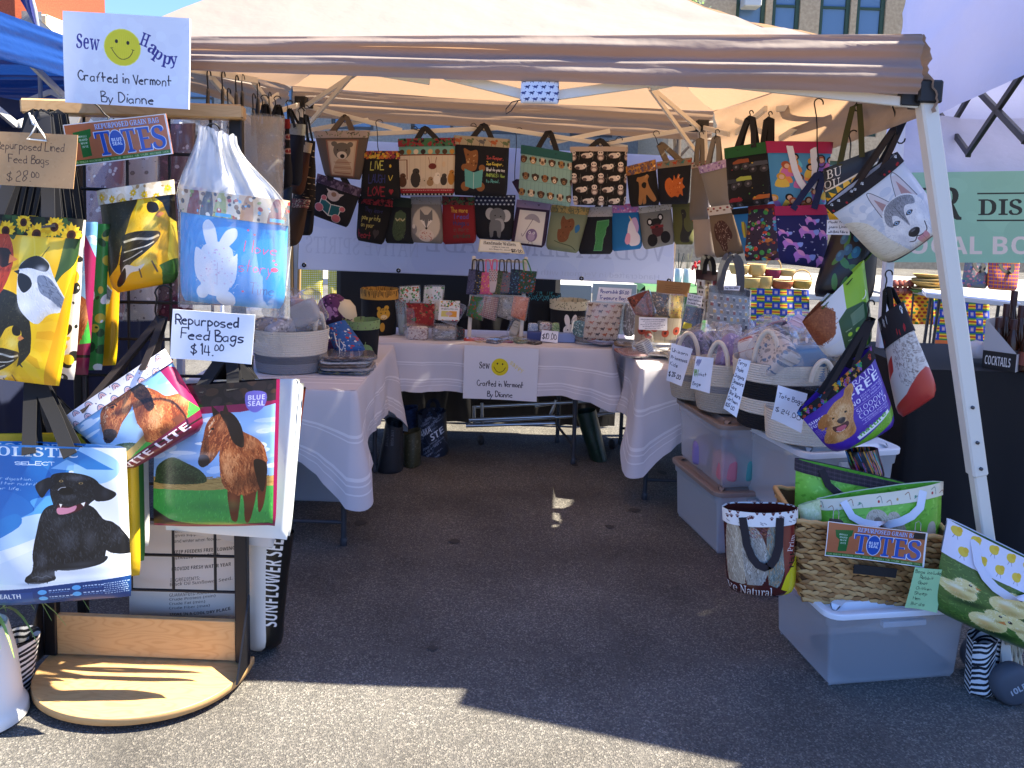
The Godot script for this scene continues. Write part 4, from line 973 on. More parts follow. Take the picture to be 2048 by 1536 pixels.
# ---------- prints of the smaller bags: ground colour with an applique ----------
func heart(c: Cv, x: float, y: float, r: float, col: String) -> void:
	c.ell(x - r * 0.5, y, r * 0.6, r * 0.6, col); c.ell(x + r * 0.5, y, r * 0.6, r * 0.6, col); c.po([x - r, y + r * 0.2, x + r, y + r * 0.2, x, y + r * 1.4], col)
func p_bearsweater(c: Cv) -> void:
	c.bg("5d5148"); c.rect(20, 6, 62, 84, "8a5f4c"); c.rect(23, 9, 56, 78, "b8a088"); c.rect(26, 12, 50, 72, "c4b29a")
	c.sp([30, 84, 34, 62, 44, 50, 58, 50, 70, 62, 74, 84], "b09478")
	for i in 5: c.ln([32, 58 + i * 6, 72, 58 + i * 6], 1.2, ["8a5a48", "d0bca0"][i % 2])
	c.ell(51, 32, 18, 19, "6a6258"); c.ell(36, 16, 6, 6, "6a6258"); c.ell(67, 18, 6, 6, "6a6258"); c.ell(51, 42, 11, 9, "d4c6b0"); c.ell(52, 44, 5, 4.6, "2a241e"); c.ell(42, 30, 1.5, 1.5, "1a1612"); c.ell(60, 30, 1.5, 1.5, "1a1612")
func p_calf(c: Cv) -> void:
	c.bg("14141a")
	c.ell(46, 28, 15, 14, "b9aca6"); c.po([34, 24, 26, 14, 40, 18], "c8bfb8"); c.po([56, 18, 68, 16, 60, 28], "c8bfb8"); c.ell(46, 24, 6, 6, "8a6a56")
	c.po([20, 38, 46, 50, 74, 46, 70, 78, 46, 82, 18, 66], "d0d0c8"); c.po([22, 42, 45, 52, 45, 78, 20, 66], "1f6066"); c.po([47, 52, 71, 49, 68, 76, 47, 79], "1f6066")
	for p in [[20, 68, 10], [66, 82, 10], [26, 40, 6], [74, 54, 6]]:
		c.ell(p[0], p[1], p[2] + 1, p[2] + 1, "d8c8c4"); c.ell(p[0], p[1], p[2], p[2], "b8646a")
func p_lll(c: Cv) -> void:
	c.bg("101116"); c.txt("LIVE", 22, 44, 34, 14, "b8b85a", 1.8); c.txt("LAUGH", 20, 66, 40, 14, "2c3470", 1.8); c.txt("LOVE", 20, 88, 40, 14, "8a2430", 2.0); c.ell(74, 38, 3, 3, "c8a83a"); c.cu([70, 54, 74, 62, 80, 54], 1.6, "c8b84a"); heart(c, 76, 80, 5, "8a2430")
func p_dogshelf(c: Cv) -> void:
	c.bg("cfc0a8"); c.rect(0, 0, 100, 18, "6fa49a"); c.rect(0, 16, 100, 2.5, "7a3a24")
	for i in 11: c.rect(i * 9.6, 19, 0.4, 66, "a8967c")
	for i in 8: c.ell(6 + i * 12.5, 11, 4.4, 5, ["4a3424", "b8863c", "d8c8b0", "2c2420", "c8a878", "6a4a34"][i % 6])
	for d in [[6, 70, 8, 14, "5a3a24"], [30, 66, 9, 20, "38332f"], [44, 74, 7, 8, "c4b49c"], [56, 72, 6, 9, "9a7a54"], [68, 66, 6, 12, "e4dac8"], [80, 68, 6, 12, "3a3430"], [93, 64, 6, 16, "b07a34"]]:
		c.ell(d[0], d[1], d[2], d[3] * 0.8, d[4]); c.ell(d[0] + 1, d[1] - d[3] * 0.8, d[2] * 0.7, d[2] * 0.7, d[4]); c.ell(d[0] + 2, d[1] - d[3] * 0.7, 1, 1, "16100c")
	c.rect(0, 26, 16, 1.5, "7a4a30"); c.rect(14, 26, 2, 40, "7a4a30"); c.ell(60, 40, 7, 6, "6a2c24"); c.ln([53, 22, 56, 38], 0.8, "7a3a30"); c.ln([67, 22, 64, 38], 0.8, "7a3a30"); c.ell(80, 36, 3, 6, "d0b898")
	c.rect(0, 84, 100, 9, "96242a"); c.scrib(6, 86, 88, 2.4, "d09a90"); c.rect(0, 93, 100, 20, "15130f")
	for i in 16: c.rect(i * 6.4, 94, 3.2, 3, "d8d0bc")
func p_giraffe(c: Cv) -> void:
	c.bg("10131c"); c.sp([22, 30, 18, 12, 30, 16, 42, 14, 44, 30, 40, 48, 26, 48], "8a5a34"); c.dots(14, ["b8966a", "5a3820"], 1, 2.2, 22, 18, 42, 44)
	c.ell(20, 44, 6, 6, "8a5a34"); c.ell(52, 44, 6, 6, "8a5a34"); c.ell(22, 76, 8, 8, "8a5a34"); c.ell(50, 76, 8, 8, "8a5a34"); c.po([20, 46, 37, 52, 54, 46, 52, 76, 37, 80, 22, 76], "5fa6a2"); c.ln([37, 52, 37, 80], 0.8, "c8dcd8")
	for i in 5: c.txt(["Zoo Keeper,", "Zoo Keeper,", "What do you see?", "ANIMALS i like", "to Read."][i], 60, 28 + i * 10, [30, 30, 36, 34, 24][i], 5.5, ["b04a44", "c8b850", "c8ccd0", "8aa850", "58a0a0"][i], 1.1)
func p_dogsteal(c: Cv) -> void:
	c.bg("86aca6")
	for i in 14: c.rect(i * 7.4, 0, 0.4, 120, "5f827e")
	for j in 3:
		c.rect(0, 18 + j * 33, 100, 1, "6a928c")
		for i in 6:
			var x := 6.0 + i * 18 + (j % 2) * 6
			var col: String = ["5a4030", "7a5a40", "a07844", "40342c", "c8b498", "8a5a34"][(i * 2 + j) % 6]
			c.ell(x, 10 + j * 33, 6, 7.5, col); c.ell(x, 12 + j * 33, 3, 4, "d8cab4" if i % 2 else "8a6c50"); c.ell(x, 12 + j * 33, 1, 1, "16100c"); c.ell(x - 5, 8 + j * 33, 2, 4, "3a2c24"); c.ell(x + 5, 8 + j * 33, 2, 4, "3a2c24")
func p_panda(c: Cv) -> void:
	c.bg("121113")
	for j in 5:
		for i in 5:
			var x := 4.0 + i * 24 + (j % 2) * 12; var y := 8.0 + j * 21
			if (i + j) % 2: c.ell(x, y, 10, 5, "d6c8bc"); c.ell(x - 5, y + 2, 4, 3, "5a4a48"); c.ell(x + 7, y - 2, 4, 4, "e4d8cc"); c.ell(x + 7, y - 2, 1.4, 1, "2a2224")
			else: c.ell(x, y + 3, 6, 7, "8a7670"); c.ell(x, y - 5, 5, 4.6, "e0d2c6"); c.ell(x - 2, y - 5, 1.4, 1.2, "2a2224"); c.ell(x + 2, y - 5, 1.4, 1.2, "2a2224"); c.ell(x, y + 5, 4, 3, "d6c8bc")
			c.ln([x + 12, y - 8, x + 10, y + 8], 0.5, "8a867e"); c.ln([x + 11, y, x + 15, y - 3], 0.5, "8a867e"); c.ln([x + 11, y + 2, x + 7, y - 1], 0.5, "8a867e")
func p_bearbrown(c: Cv) -> void:
	c.bg("0e0f14"); c.sp([28, 92, 34, 60, 36, 40, 30, 34, 34, 26, 44, 26, 60, 24, 66, 22, 72, 28, 66, 36, 70, 54, 84, 76, 88, 86, 78, 90, 66, 82, 58, 72, 54, 76, 52, 92, 42, 94, 44, 80, 38, 94], "9a6c40"); c.sp([44, 46, 52, 40, 60, 44, 56, 54, 48, 54], "14100c")
func p_dino(c: Cv) -> void:
	c.bg("12151f"); c.sp([22, 40, 34, 34, 44, 40, 48, 30, 54, 38, 62, 28, 66, 38, 76, 36, 74, 46, 82, 54, 74, 58, 76, 70, 66, 66, 60, 72, 50, 70, 38, 72, 28, 66, 20, 54], "c0642c"); c.dots(20, ["d88a4a", "a84a1c"], 0.8, 2, 28, 42, 72, 64); c.ln([60, 36, 66, 30], 1, "e0d4c0"); c.ell(66, 46, 1.4, 1.4, "f0e6d8")
func p_pawprints(c: Cv) -> void:
	c.bg("0e0e12"); c.txt("They leave", 22, 40, 52, 9, "2a2c58", 1.5); c.txt("paw prints", 16, 56, 56, 10, "b0a85a", 1.6); c.txt("on your", 16, 70, 40, 10, "a89c54", 1.6); c.txt("heart", 10, 92, 42, 13, "8a2834", 1.8); heart(c, 66, 78, 9, "3a3436")
func p_owlgreen(c: Cv) -> void:
	c.bg("12171c"); c.ell(45, 68, 24, 32, "3c4c34"); c.sp([24, 44, 34, 40, 56, 40, 68, 44, 64, 60, 28, 60], "46583c"); c.cu([28, 54, 36, 58, 44, 54], 3, "b8b088"); c.cu([48, 54, 56, 58, 64, 54], 3, "b8b088"); c.po([43, 56, 49, 56, 46, 62], "8a7a3a")
	c.fur([28, 62, 64, 62, 62, 94, 32, 94], ["2e3c28", "50623f"], 60, 4, 1.5, 1.0)
func p_fox(c: Cv) -> void:
	c.bg("7a7672"); c.ell(50, 54, 42, 44, "a89c8c"); c.ell(50, 54, 40, 42, "c9bca8"); c.ell(50, 84, 22, 16, "d4c4b4"); c.dots(26, ["b0685c", "c89484"], 1, 2, 32, 72, 68, 96)
	c.po([32, 44, 32, 18, 46, 32, 56, 32, 70, 18, 70, 44, 51, 70], "6f6c6a"); c.po([33, 46, 44, 44, 51, 68], "e0d6c8"); c.po([69, 46, 58, 44, 51, 68], "e0d6c8"); c.ell(51, 66, 3, 3, "1c1816"); c.ell(42, 46, 1.8, 1.8, "1c1816"); c.ell(60, 46, 1.8, 1.8, "1c1816"); c.ell(16, 70, 8, 12, "8a8480"); c.ell(14, 62, 5, 6, "d8cec0")
func p_redbook(c: Cv) -> void:
	c.bg("7c1a22")
	for i in 5: c.txt(["The more", "I read", "things u", "in more", "mistakes"][i], [28, 36, 34, 34, 34][i], 34 + i * 12, [50, 44, 46, 44, 48][i], 9, ["b88a3a", "5a4a9a", "3a3060", "6a3a3a", "4a4038"][i], 2.0)
func p_elephant(c: Cv) -> void:
	c.bg("0f1420"); c.ell(40, 40, 12, 14, "a8aaac"); c.ell(78, 44, 13, 14, "b4b6b8"); c.ell(58, 46, 20, 20, "6c7074"); c.sp([52, 52, 70, 52, 76, 70, 66, 82, 62, 76, 60, 64], "9a9ea2"); c.sp([40, 58, 66, 58, 66, 92, 58, 92, 56, 80, 48, 80, 46, 92, 38, 92], "6c7074"); c.ell(52, 44, 1.6, 1.6, "101010"); c.ell(66, 46, 1.6, 1.6, "101010")
func p_elband(c: Cv) -> void:
	c.bg("1a2440")
	for j in 3:
		for i in 10: c.ell(4 + i * 10 + (j % 2) * 5, 4 + j * 8, 2.6, 1.8, "c4ccd8")
func p_owlpurple(c: Cv) -> void:
	c.bg("33243f"); c.rect(12, 26, 76, 82, "d6d2cc"); c.ell(56, 86, 16, 16, "7a688c"); c.ell(56, 90, 10, 10, "a898b4"); c.ell(50, 80, 3.5, 3.5, "e0dce4"); c.ell(62, 80, 3.5, 3.5, "e0dce4"); c.ell(50, 80, 1.4, 1.4, "1a1420"); c.ell(62, 80, 1.4, 1.4, "1a1420")
	c.sp([30, 48, 40, 36, 56, 34, 70, 42, 74, 54, 54, 48], "9a949c"); c.cu([54, 46, 44, 66, 32, 90, 28, 84], 1.2, "5a5060"); c.ln([52, 102, 50, 108], 1, "6a5a3a"); c.ln([60, 102, 62, 108], 1, "6a5a3a")
func p_foxsage(c: Cv) -> void:
	c.bg("7a8468"); c.sp([30, 46, 34, 32, 44, 40, 58, 36, 66, 44, 66, 58, 60, 66, 56, 84, 42, 90, 30, 84, 26, 64, 34, 60], "74482c"); c.dots(16, ["8a5a38", "5f3820"], 1, 2.4, 34, 42, 60, 84); c.ell(46, 56, 1.2, 1.2, "140e0a"); c.ell(58, 54, 1.2, 1.2, "140e0a"); c.sp([70, 54, 78, 48, 84, 56, 80, 64, 74, 66], "2c6a9a"); c.cu([22, 88, 40, 92, 70, 96, 86, 104], 1.2, "2c3a24")
func p_vermont(c: Cv) -> void:
	c.bg("10151f"); c.po([40, 36, 86, 33, 84, 46, 76, 52, 74, 66, 68, 76, 66, 104, 42, 104, 44, 80, 40, 66], "5c9a68"); c.po([42, 38, 84, 35, 82, 45, 74, 51, 72, 65, 66, 75, 64, 102, 44, 102, 46, 80, 42, 66], "3c8048"); c.fur([44, 40, 80, 38, 70, 70, 62, 98, 46, 98], ["468c52", "336f3e"], 40, 5, 1, 1.0, 2)
func p_unicornblue(c: Cv) -> void:
	c.bg("1a6aa4"); c.sp([52, 60, 60, 40, 74, 34, 86, 40, 84, 58, 92, 70, 88, 84, 70, 88, 56, 84], "d9d3da"); c.sp([70, 34, 86, 32, 92, 50, 84, 62, 78, 50], "c0a0c8"); c.sp([50, 62, 60, 64, 58, 80, 48, 84, 42, 76], "d89ab0"); c.po([66, 38, 60, 26, 70, 34], "e0c070")
func p_uniband(c: Cv) -> void:
	c.bg("b87ab4"); c.dots(40, ["d89ac8", "8a7ac8", "e4c4dc", "c8609a"], 2, 5)
func p_bug(c: Cv) -> void:
	c.bg("76756f"); c.ell(46, 46, 18, 9, "1c1a1c"); c.ell(48, 66, 18, 16, "4a2226"); c.ell(30, 88, 15, 15, "121014"); c.ell(70, 86, 15, 15, "121014"); c.rect(28, 54, 40, 6, "7a2428"); c.ell(28, 44, 9, 9, "121014"); c.ell(62, 36, 9, 9, "121014"); c.ell(28, 44, 5, 5, "d0ccc8"); c.ell(62, 36, 5, 5, "d0ccc8"); c.rect(42, 56, 10, 4, "1c1a1c")
func p_olivedino(c: Cv) -> void:
	c.bg("56562c"); c.sp([40, 14, 56, 12, 64, 24, 58, 34, 52, 36, 50, 56, 66, 70, 86, 66, 74, 84, 70, 96, 34, 96, 30, 78, 40, 58, 44, 34], "2c2a24"); c.ell(48, 22, 1.6, 1.6, "8a8468")
func p_hedgehog(c: Cv) -> void:
	c.bg("74604a"); c.sp([24, 40, 44, 30, 66, 34, 80, 54, 76, 66, 62, 66, 58, 84, 44, 88, 34, 70, 24, 60], "4a2c20"); c.fur([24, 40, 44, 30, 66, 34, 80, 54, 58, 84, 44, 88], ["6a4634", "c8b09a", "38201a"], 90, 5, 1, 1.0, 2)
func p_mushband(c: Cv) -> void:
	c.bg("d4cabc")
	for i in 8: c.ell(6 + i * 13, 8 + (i % 2) * 8, 5, 3.4, ["8a2424", "7a5a44"][i % 2])
func p_purpband(c: Cv) -> void:
	c.bg("b8a0c0"); c.dots(50, ["8a6aa0", "d4c4dc", "a080b4"], 2, 4)
func p_trucks(c: Cv) -> void:
	c.bg("131316")
	for t in [[40, 20, "8a4a2a"], [46, 62, "a8b04a"], [24, 112, "8a2430"], [86, 110, "b8642c"], [78, 30, "4a4c54"], [12, 66, "3a3c42"]]:
		c.ell(t[0] - 10, t[1] + 12, 8, 8, "2e2c30"); c.ell(t[0] + 12, t[1] + 13, 8.5, 8.5, "3a383c"); c.ell(t[0] - 10, t[1] + 12, 3, 3, "7a7478"); c.ell(t[0] + 12, t[1] + 13, 3, 3, "7a7478"); c.po([t[0] - 18, t[1], t[0] - 6, t[1] - 6, t[0] + 18, t[1] - 5, t[0] + 20, t[1] + 4, t[0] - 18, t[1] + 5], t[2])
	c.dots(12, ["4a8a3a", "c8a83a", "a83a3a"], 1, 2.4)
func p_planets(c: Cv) -> void:
	c.bg("141c3c"); c.dots(20, ["b8622c", "3a7a9a", "c8a84a", "8a4a6a", "5a8a4a"], 2, 6); c.dots(40, ["c8ccd8"], 0.4, 0.9)
func p_portraits(c: Cv) -> void:
	# crowded bright pattern of dolls in gowns, seen as soft shapes
	c.bg("4a8ab0")
	for i in 30:
		var x := c.rng.randf_range(0, 100); var y := c.rng.randf_range(8, 112)
		c.sp([x - 10, y + 16, x - 6, y, x + 6, y, x + 11, y + 16], ["5fb4cc", "c86a9c", "d8b44a", "7a5aa4", "e08a4a"][i % 5])
		c.ell(x, y - 5, 7, 7.5, ["c8922c", "5a2c1c", "16120e", "a8502c"][i % 4]); c.ell(x + 0.5, y - 4, 4.2, 5, "dcae8a")
func p_uninavy(c: Cv) -> void:
	c.bg("1c1e58")
	for i in 26:
		var x := c.rng.randf_range(3, 97); var y := c.rng.randf_range(4, 116); var r := c.rng.randf_range(1.5, 4)
		c.po([x - r, y, x, y - 0.5, x + r, y, x, y + 0.5], "d8dcf0"); c.po([x, y - r, x + 0.5, y, x, y + r, x - 0.5, y], "d8dcf0")
	for h in [[52, 40, 1.0], [20, 70, 0.9], [40, 98, 1.1], [84, 108, 1.0], [88, 46, 0.8], [62, 14, 0.7], [10, 44, 0.6]]:
		var x: float = h[0]; var y: float = h[1]; var s: float = h[2]
		c.sp([x - 14 * s, y - 4 * s, x - 6 * s, y - 12 * s, x + 2 * s, y - 6 * s, x + 16 * s, y - 4 * s, x + 18 * s, y + 4 * s, x + 12 * s, y + 14 * s, x + 8 * s, y + 4 * s, x - 4 * s, y + 4 * s, x - 10 * s, y + 14 * s, x - 12 * s, y + 6 * s], "b478c8")
		c.sp([x - 8 * s, y - 14 * s, x + 2 * s, y - 12 * s, x + 6 * s, y - 2 * s, x - 4 * s, y - 4 * s], "d890c0"); c.sp([x + 14 * s, y - 4 * s, x + 26 * s, y - 6 * s, x + 24 * s, y + 4 * s, x + 18 * s, y + 6 * s], "8a9ce0"); c.ln([x - 8 * s, y - 12 * s, x - 12 * s, y - 19 * s], 0.9, "e4d8f0")
func p_monsters(c: Cv) -> void:
	c.bg("3a2c3c"); c.dots(80, ["c8442c", "3a7ab0", "d8a83a", "4a9a4a", "b0649a", "5ab0b8", "7a4a2c", "c87a3a"], 4, 9); c.dots(60, ["efe8dc", "16120e"], 1, 2)
func p_bluetype(c: Cv) -> void:
	c.bg("2a78b4")
	c.tt("ROAD CREW", 66, 4, 100, 12, "16283c", "sansb", 1.5); c.tt("TRUCK", 94, 8, 60, 10, "16283c", "sansb", 1.5)
	c.ell(34, 40, 12, 20, "8a7a4a"); c.rect(26, 20, 10, 40, "c8b83a")
func p_blueberry(c: Cv) -> void:
	c.bg("15181f")
	for l in [[50, 70, 0.6], [64, 58, -0.5], [36, 64, 2.4], [70, 78, 0.3], [44, 40, -1.6], [40, 96, 1.3], [56, 100, 1.8]]: c.ell(l[0], l[1], 12, 5, "3c7a3c", l[2]); 
	for b in [[36, 36], [62, 34], [50, 52], [38, 60], [66, 56]]: c.ell(b[0], b[1], 8, 8, "1f5f84"); c.ell(b[0] - 2, b[1] - 2, 3.5, 3.5, "2f7a9c")
func p_sox(c: Cv) -> void:
	c.bg("12131c")
	for j in 6:
		for i in 3:
			var x := 14.0 + i * 42 + (j % 2) * 20; var y := 14.0 + j * 34
			c.ell(x, y, 15, 15, "7a5a58"); c.ell(x, y, 12, 12, "a89890"); c.ell(x, y, 8, 9, "7c2228"); c.ln([x, y - 8, x + 2, y + 8], 1.5, "b8a8a0")
func p_oh(c: Cv) -> void:
	c.bg("4a2a18"); c.txt("oh", 22, 60, 44, 20, "c8b08a", 3); c.txt("YES!", 20, 84, 40, 12, "a8822c", 2.4)
func p_floral(c: Cv, cols: String) -> void:
	var a := cols.split(","); c.bg(a[0]); c.dots(90, Array(a).slice(1), 1.5, 6); c.dots(60, Array(a), 0.6, 2)
func p_plaidx(c: Cv, cols: String) -> void:
	var a := cols.split(","); c.bg(a[0])
	for i in 9: c.rect(i * 11, 0, 4, c.asp, a[1]); 
	for i in 14: c.rect(0, i * 11, 100, 3, a[2])
	for i in 9: c.rect(i * 11 + 7, 0, 0.8, c.asp, a[2])
func p_animals(c: Cv, cols: String) -> void:
	var a := cols.split(","); c.bg(a[0])
	for j in 7:
		for i in 5:
			var x := 8.0 + i * 21 + (j % 2) * 9; var y := 8.0 + j * 16; var col := a[1 + (i + j) % (a.size() - 1)]
			c.ell(x, y, 5.5, 2.8, col, 0.3); c.ell(x + 5, y - 3, 2.4, 2, col); c.ln([x - 3, y, x - 4, y + 6], 1.1, col); c.ln([x + 3, y + 1, x + 3, y + 6], 1.1, col); c.ln([x - 5, y, x - 9, y - 3], 0.9, col)
func p_mugs(c: Cv) -> void:
	c.bg("8c9292")
	for j in 7:
		for i in 7:
			var x := 4.0 + i * 15 + (j % 2) * 6; var y := 6.0 + j * 16
			c.rect(x, y, 6, 9, ["3c3a3a", "b8862c", "8a3a2c", "d0a84a", "5a5a5c"][(i * 3 + j) % 5]); c.rect(x - 0.5, y - 2, 7, 3, "d8d4cc"); c.ln([x + 6, y + 2, x + 8.5, y + 4, x + 6, y + 7], 0.8, "c8c4bc")
func p_turtle(c: Cv) -> void:
	c.bg("0f131b")
	c.sp([52, 70, 60, 56, 72, 52, 84, 58, 88, 72, 70, 76], "7a9a64"); c.ln([70, 52, 71, 45], 2, "7a9a64"); c.fur([56, 68, 62, 58, 76, 54, 84, 66], ["6a8a56", "8cac74"], 40, 4, 0, 1); c.rect(50, 70, 40, 5, "8aa874")
	for x in [60, 78]: c.ell(x, 78, 5, 5, "d8dcd8"); c.ell(x, 78, 2, 2, "1a1c1a")
func p_tigerb(c: Cv) -> void:
	c.bg("0f0f12"); c.ell(68, 50, 17, 15, "c8962c"); c.ell(56, 36, 5, 5, "c8962c"); c.ell(76, 34, 6, 6, "c8962c"); c.ell(70, 58, 9, 6, "e0c48a"); c.ell(62, 48, 1.6, 1.8, "14100a"); c.ell(74, 47, 1.6, 1.8, "14100a"); c.cu([64, 60, 69, 63, 75, 59], 1, "14100a"); c.ell(66, 84, 7, 12, "b8862c")
	for i in 5: c.ln([60 + i * 4, 36, 61 + i * 4, 41], 1.2, "2a1c0a")
func p_tigerband(c: Cv) -> void:
	c.bg("c8923c")
	for i in 34: c.ln([i * 3, c.rng.randf_range(0, 4), i * 3 + c.rng.randf_range(-2, 2), c.rng.randf_range(7, 14)], c.rng.randf_range(0.8, 1.8), "241609")
func p_giraband(c: Cv) -> void:
	c.bg("141a20")
	for i in 40: c.ln([i * 2.6, (i * 7) % 13, i * 2.6 + 5, (i * 11 + 5) % 13], 1.0, "3a98a8")
func p_bunnyface(c: Cv) -> void:
	c.bg("0e1119"); c.ell(52, 70, 20, 18, "e2dcd6"); c.ell(42, 42, 7, 17, "e2dcd6", -0.15); c.ell(60, 42, 7, 17, "e2dcd6", 0.15); c.ell(44, 68, 1.8, 2.2, "16141a"); c.ell(58, 68, 1.8, 2.2, "16141a"); c.ln([49, 75, 52, 77, 55, 75], 0.8, "6a5a58")
func p_sprigs(c: Cv, col: String) -> void:
	c.bg(col)
	for i in 40: c.ell(c.rng.randf_range(0, 100), c.rng.randf_range(0, c.asp), 1.6, 1.0, ["6a6a58", "8a8a70", "5a6048"][i % 3], c.rng.randf() * 3)
func p_dollbath(c: Cv) -> void:
	p_floral(c, "e9e6de,5a9a4a,c84a3a,e8b84a,3a6a3a")
	c.rect(0, 34, 100, 60, "f0efe8"); c.tt("Wallets $10.00", 10, 38, 80, 9, "3a3a34", "serif"); c.rect(14, 52, 34, 28, "e0d070"); c.rect(50, 52, 36, 28, "e8a03a"); c.ell(50, 66, 16, 9, "d8b8b0")
func p_dogred(c: Cv) -> void:
	c.bg("cfcac4"); c.po([0, 30, 40, 16, 40, 40, 0, 56], "b8302c"); c.po([60, 84, 100, 60, 100, 110, 0, 110, 0, 96], "b83a34"); c.fur([50, 0, 100, 0, 100, 60, 60, 70], ["8a7c74", "b0a49c", "5a4c46", "e0dcd8"], 160, 7, 1.2, 1.2)

# ---------- builders ----------
func bil(c: Array, u: float, v: float) -> Vector3:
	return c[0].lerp(c[1], u).lerp(c[3].lerp(c[2], u), v)
func corners(q: Array, d) -> Array:
	var o := []
	for i in 4: o.append(P(q[i * 2], q[i * 2 + 1], d[i] if d is Array else d))
	return o
func bag_surf(c: Array, v0: float, v1: float, th: float, grow: float, r: Rect2, o: Dictionary, sd: float) -> MB:
	# a sewn sack: front and back sheet, fuller towards the bottom, rounded lower corners, creases
	var mb := MB.new()
	var n: Vector3 = (c[3] - c[0]).cross(c[1] - c[0]).normalized()
	var hw: float = c[0].distance_to(c[1])
	var nu := 16
	var nv := maxi(2, int(18 * (v1 - v0)))
	var shr: float = o.get("shr", 0.16); var rb: float = o.get("rb", 0.22); var top: float = o.get("top", 0.45); var wr: float = o.get("wr", 0.006)
	var dip: float = o.get("dip", 0.0)
	var rows := []; var uvs := []
	var vs := []
	for j in nv + 1: vs.append(lerpf(v0, v1, float(j) / nv))
	if v1 >= 0.999: vs.append(1.0)
	for j in vs.size():
		var v: float = vs[j]
		var last: bool = v1 >= 0.999 and j == vs.size() - 1
		var sh := 1.0
		if v > 1.0 - rb:
			var q := minf((v - (1.0 - rb)) / rb, 1.0)
			sh = 1.0 - shr * (1.0 - sqrt(maxf(0.0, 1.0 - q * q)))
		var a := lerpf(top, 1.0, smoothstep(0.0, 0.75, v))
		if v > 0.88: a *= sqrt(maxf(0.05, 1.0 - pow((v - 0.88) / 0.12, 2.0) * 0.75))
		if last: a = 0.0
		var row := PackedVector3Array(); var ur := PackedVector2Array()
		for i in nu * 2 + 1:
			var u := float(i) / nu if i <= nu else 2.0 - float(i) / nu
			var uc := 0.5 + (u - 0.5) * sh
			var prof := pow(maxf(0.0, 1.0 - pow(absf(2.0 * u - 1.0), 2.4)), 0.55)
			var sgn := 1.0 if i <= nu else -1.0
			var p := bil(c, uc, v)
			var w := wn.get_noise_3d(p.x * 14.0 + sd, p.y * 9.0, p.z * 14.0 + sgn) * wr * 2.2 + wn.get_noise_3d(p.x * 40.0 - p.y * 22.0 + sd, p.y * 30.0, sgn) * wr
			w -= absf(wn.get_noise_3d(p.x * 10.0 + p.y * 6.0 + sd * 3.0, p.y * 8.0 - p.x * 5.0, sgn * 7.0)) * wr * 2.4
			w *= minf(1.0, prof * 2.0)
			p += n * (sgn * (th * 0.5 * a * prof + grow) + w)
			p += (c[1] - c[0]) / hw * (grow if u > 0.5 else -grow) * absf(2.0 * u - 1.0)
			if dip != 0.0: p -= (c[0] - c[3]).normalized() * dip * sgn * prof * (1.0 - v) * (1.0 - v)
			row.append(p)
			ur.append(r.position + Vector2(uc, clampf((v - v0) / (v1 - v0) if o.get("own_uv", false) else v, 0, 1)) * r.size)
		rows.append(row); uvs.append(ur)
	mb.grid(rows, uvs)
	return mb
func bag(nm: String, label: String, cat: String, grp: String, q: Array, d, o: Dictionary) -> Node3D:
	var c := corners(q, d)
	var t := thing(nm, label, cat, (c[2] + c[3]) * 0.5, grp)
	var sd := float(taken.size() * 13 % 97) + get_child_count() * 1.7
	var th: float = o.get("th", 0.06)
	var pw := Vector2(q[0], q[1]).distance_to(Vector2(q[2], q[3])); var ph := Vector2(q[0], q[1]).distance_to(Vector2(q[6], q[7]))
	var k: float = o.get("res", 2.0)
	var cv := cell(o.print, pw * k, ph * k, o.band[0] if o.has("band") else 0.0)
	var rough: float = o.get("rough", 0.85)
	part("body", bag_surf(c, 0.0, 1.0, th, 0.0, cv.uvr(), o, sd), o.mat if o.has("mat") else atlas_mat(cv.idx, rough), t)
	var n: Vector3 = (c[3] - c[0]).cross(c[1] - c[0]).normalized()
	var top: float = o.get("top", 0.45)
	if o.has("band"):
		var f: float = o.band[0]
		var cb := cell(o.band[1], pw * k, maxf(16, ph * k * f))
		var oo := o.duplicate(); oo["own_uv"] = true
		part("cuff", bag_surf(c, -0.012, f, th, 0.0035, cb.uvr(), oo, sd), atlas_mat(cb.idx, 0.85), t)
	if o.has("film"):
		var cc := c.duplicate()
		var up: Vector3 = (c[0] - c[3]) * float(o.film)
		cc[0] += up; cc[1] += up
		var ow := {"wr": 0.012, "top": 0.6, "shr": 0.05, "rb": 0.1}
		part("plastic_sleeve", bag_surf(cc, 0.0, 1.0, th + 0.012, 0.006, Rect2(0, 0, 1, 1), ow, sd + 5.0), film("eef2f6", 0.1, 0.08), t)
	if o.has("hcol"):
		var hm := flat(o.hcol, 0.8)
		var ax: Vector3 = (c[1] - c[0]).normalized()
		var upv: Vector3 = (c[0] - c[3]).normalized()
		for s in [1.0, -1.0]:
			var mb := MB.new()
			var off: Vector3 = n * s * (th * 0.5 * top * 0.9 + 0.004)
			var ua: float = o.get("ua", 0.3)
			var a := bil(c, ua, 0.05) + off; var b := bil(c, 1.0 - ua, 0.05) + off
			var pts := []
			if o.has("hook"):
				var hk := P(o.hook[0], o.hook[1], o.hook[2] if o.hook.size() > 2 else (d if not d is Array else (d[0] + d[1]) * 0.5))
				pts = [a, a.lerp(hk, 0.5) - ax * 0.008, hk - ax * 0.012 + n * s * 0.006, hk + n * s * 0.006 + upv * 0.004, hk + ax * 0.012 + n * s * 0.006, b.lerp(hk, 0.5) + ax * 0.008, b]
			else:
				var hh: float = o.get("hh", 0.14)
				var dirv: Vector3 = upv * o.get("droop", 1.0) * hh + n * s * 0.02
				for i in 9:
					var f := i / 8.0
					var e := pow(sin(PI * f), 0.6)
					pts.append(a.lerp(b, lerpf(f, smoothstep(0.0, 1.0, f), 0.6)) + dirv * e + n * s * 0.012 * e)
			mb.ribbon(pts, o.get("hw", 0.026), n.cross(upv) if not o.has("hook") else ax, 0.003)
			part("handle", mb, hm, t)
	return t
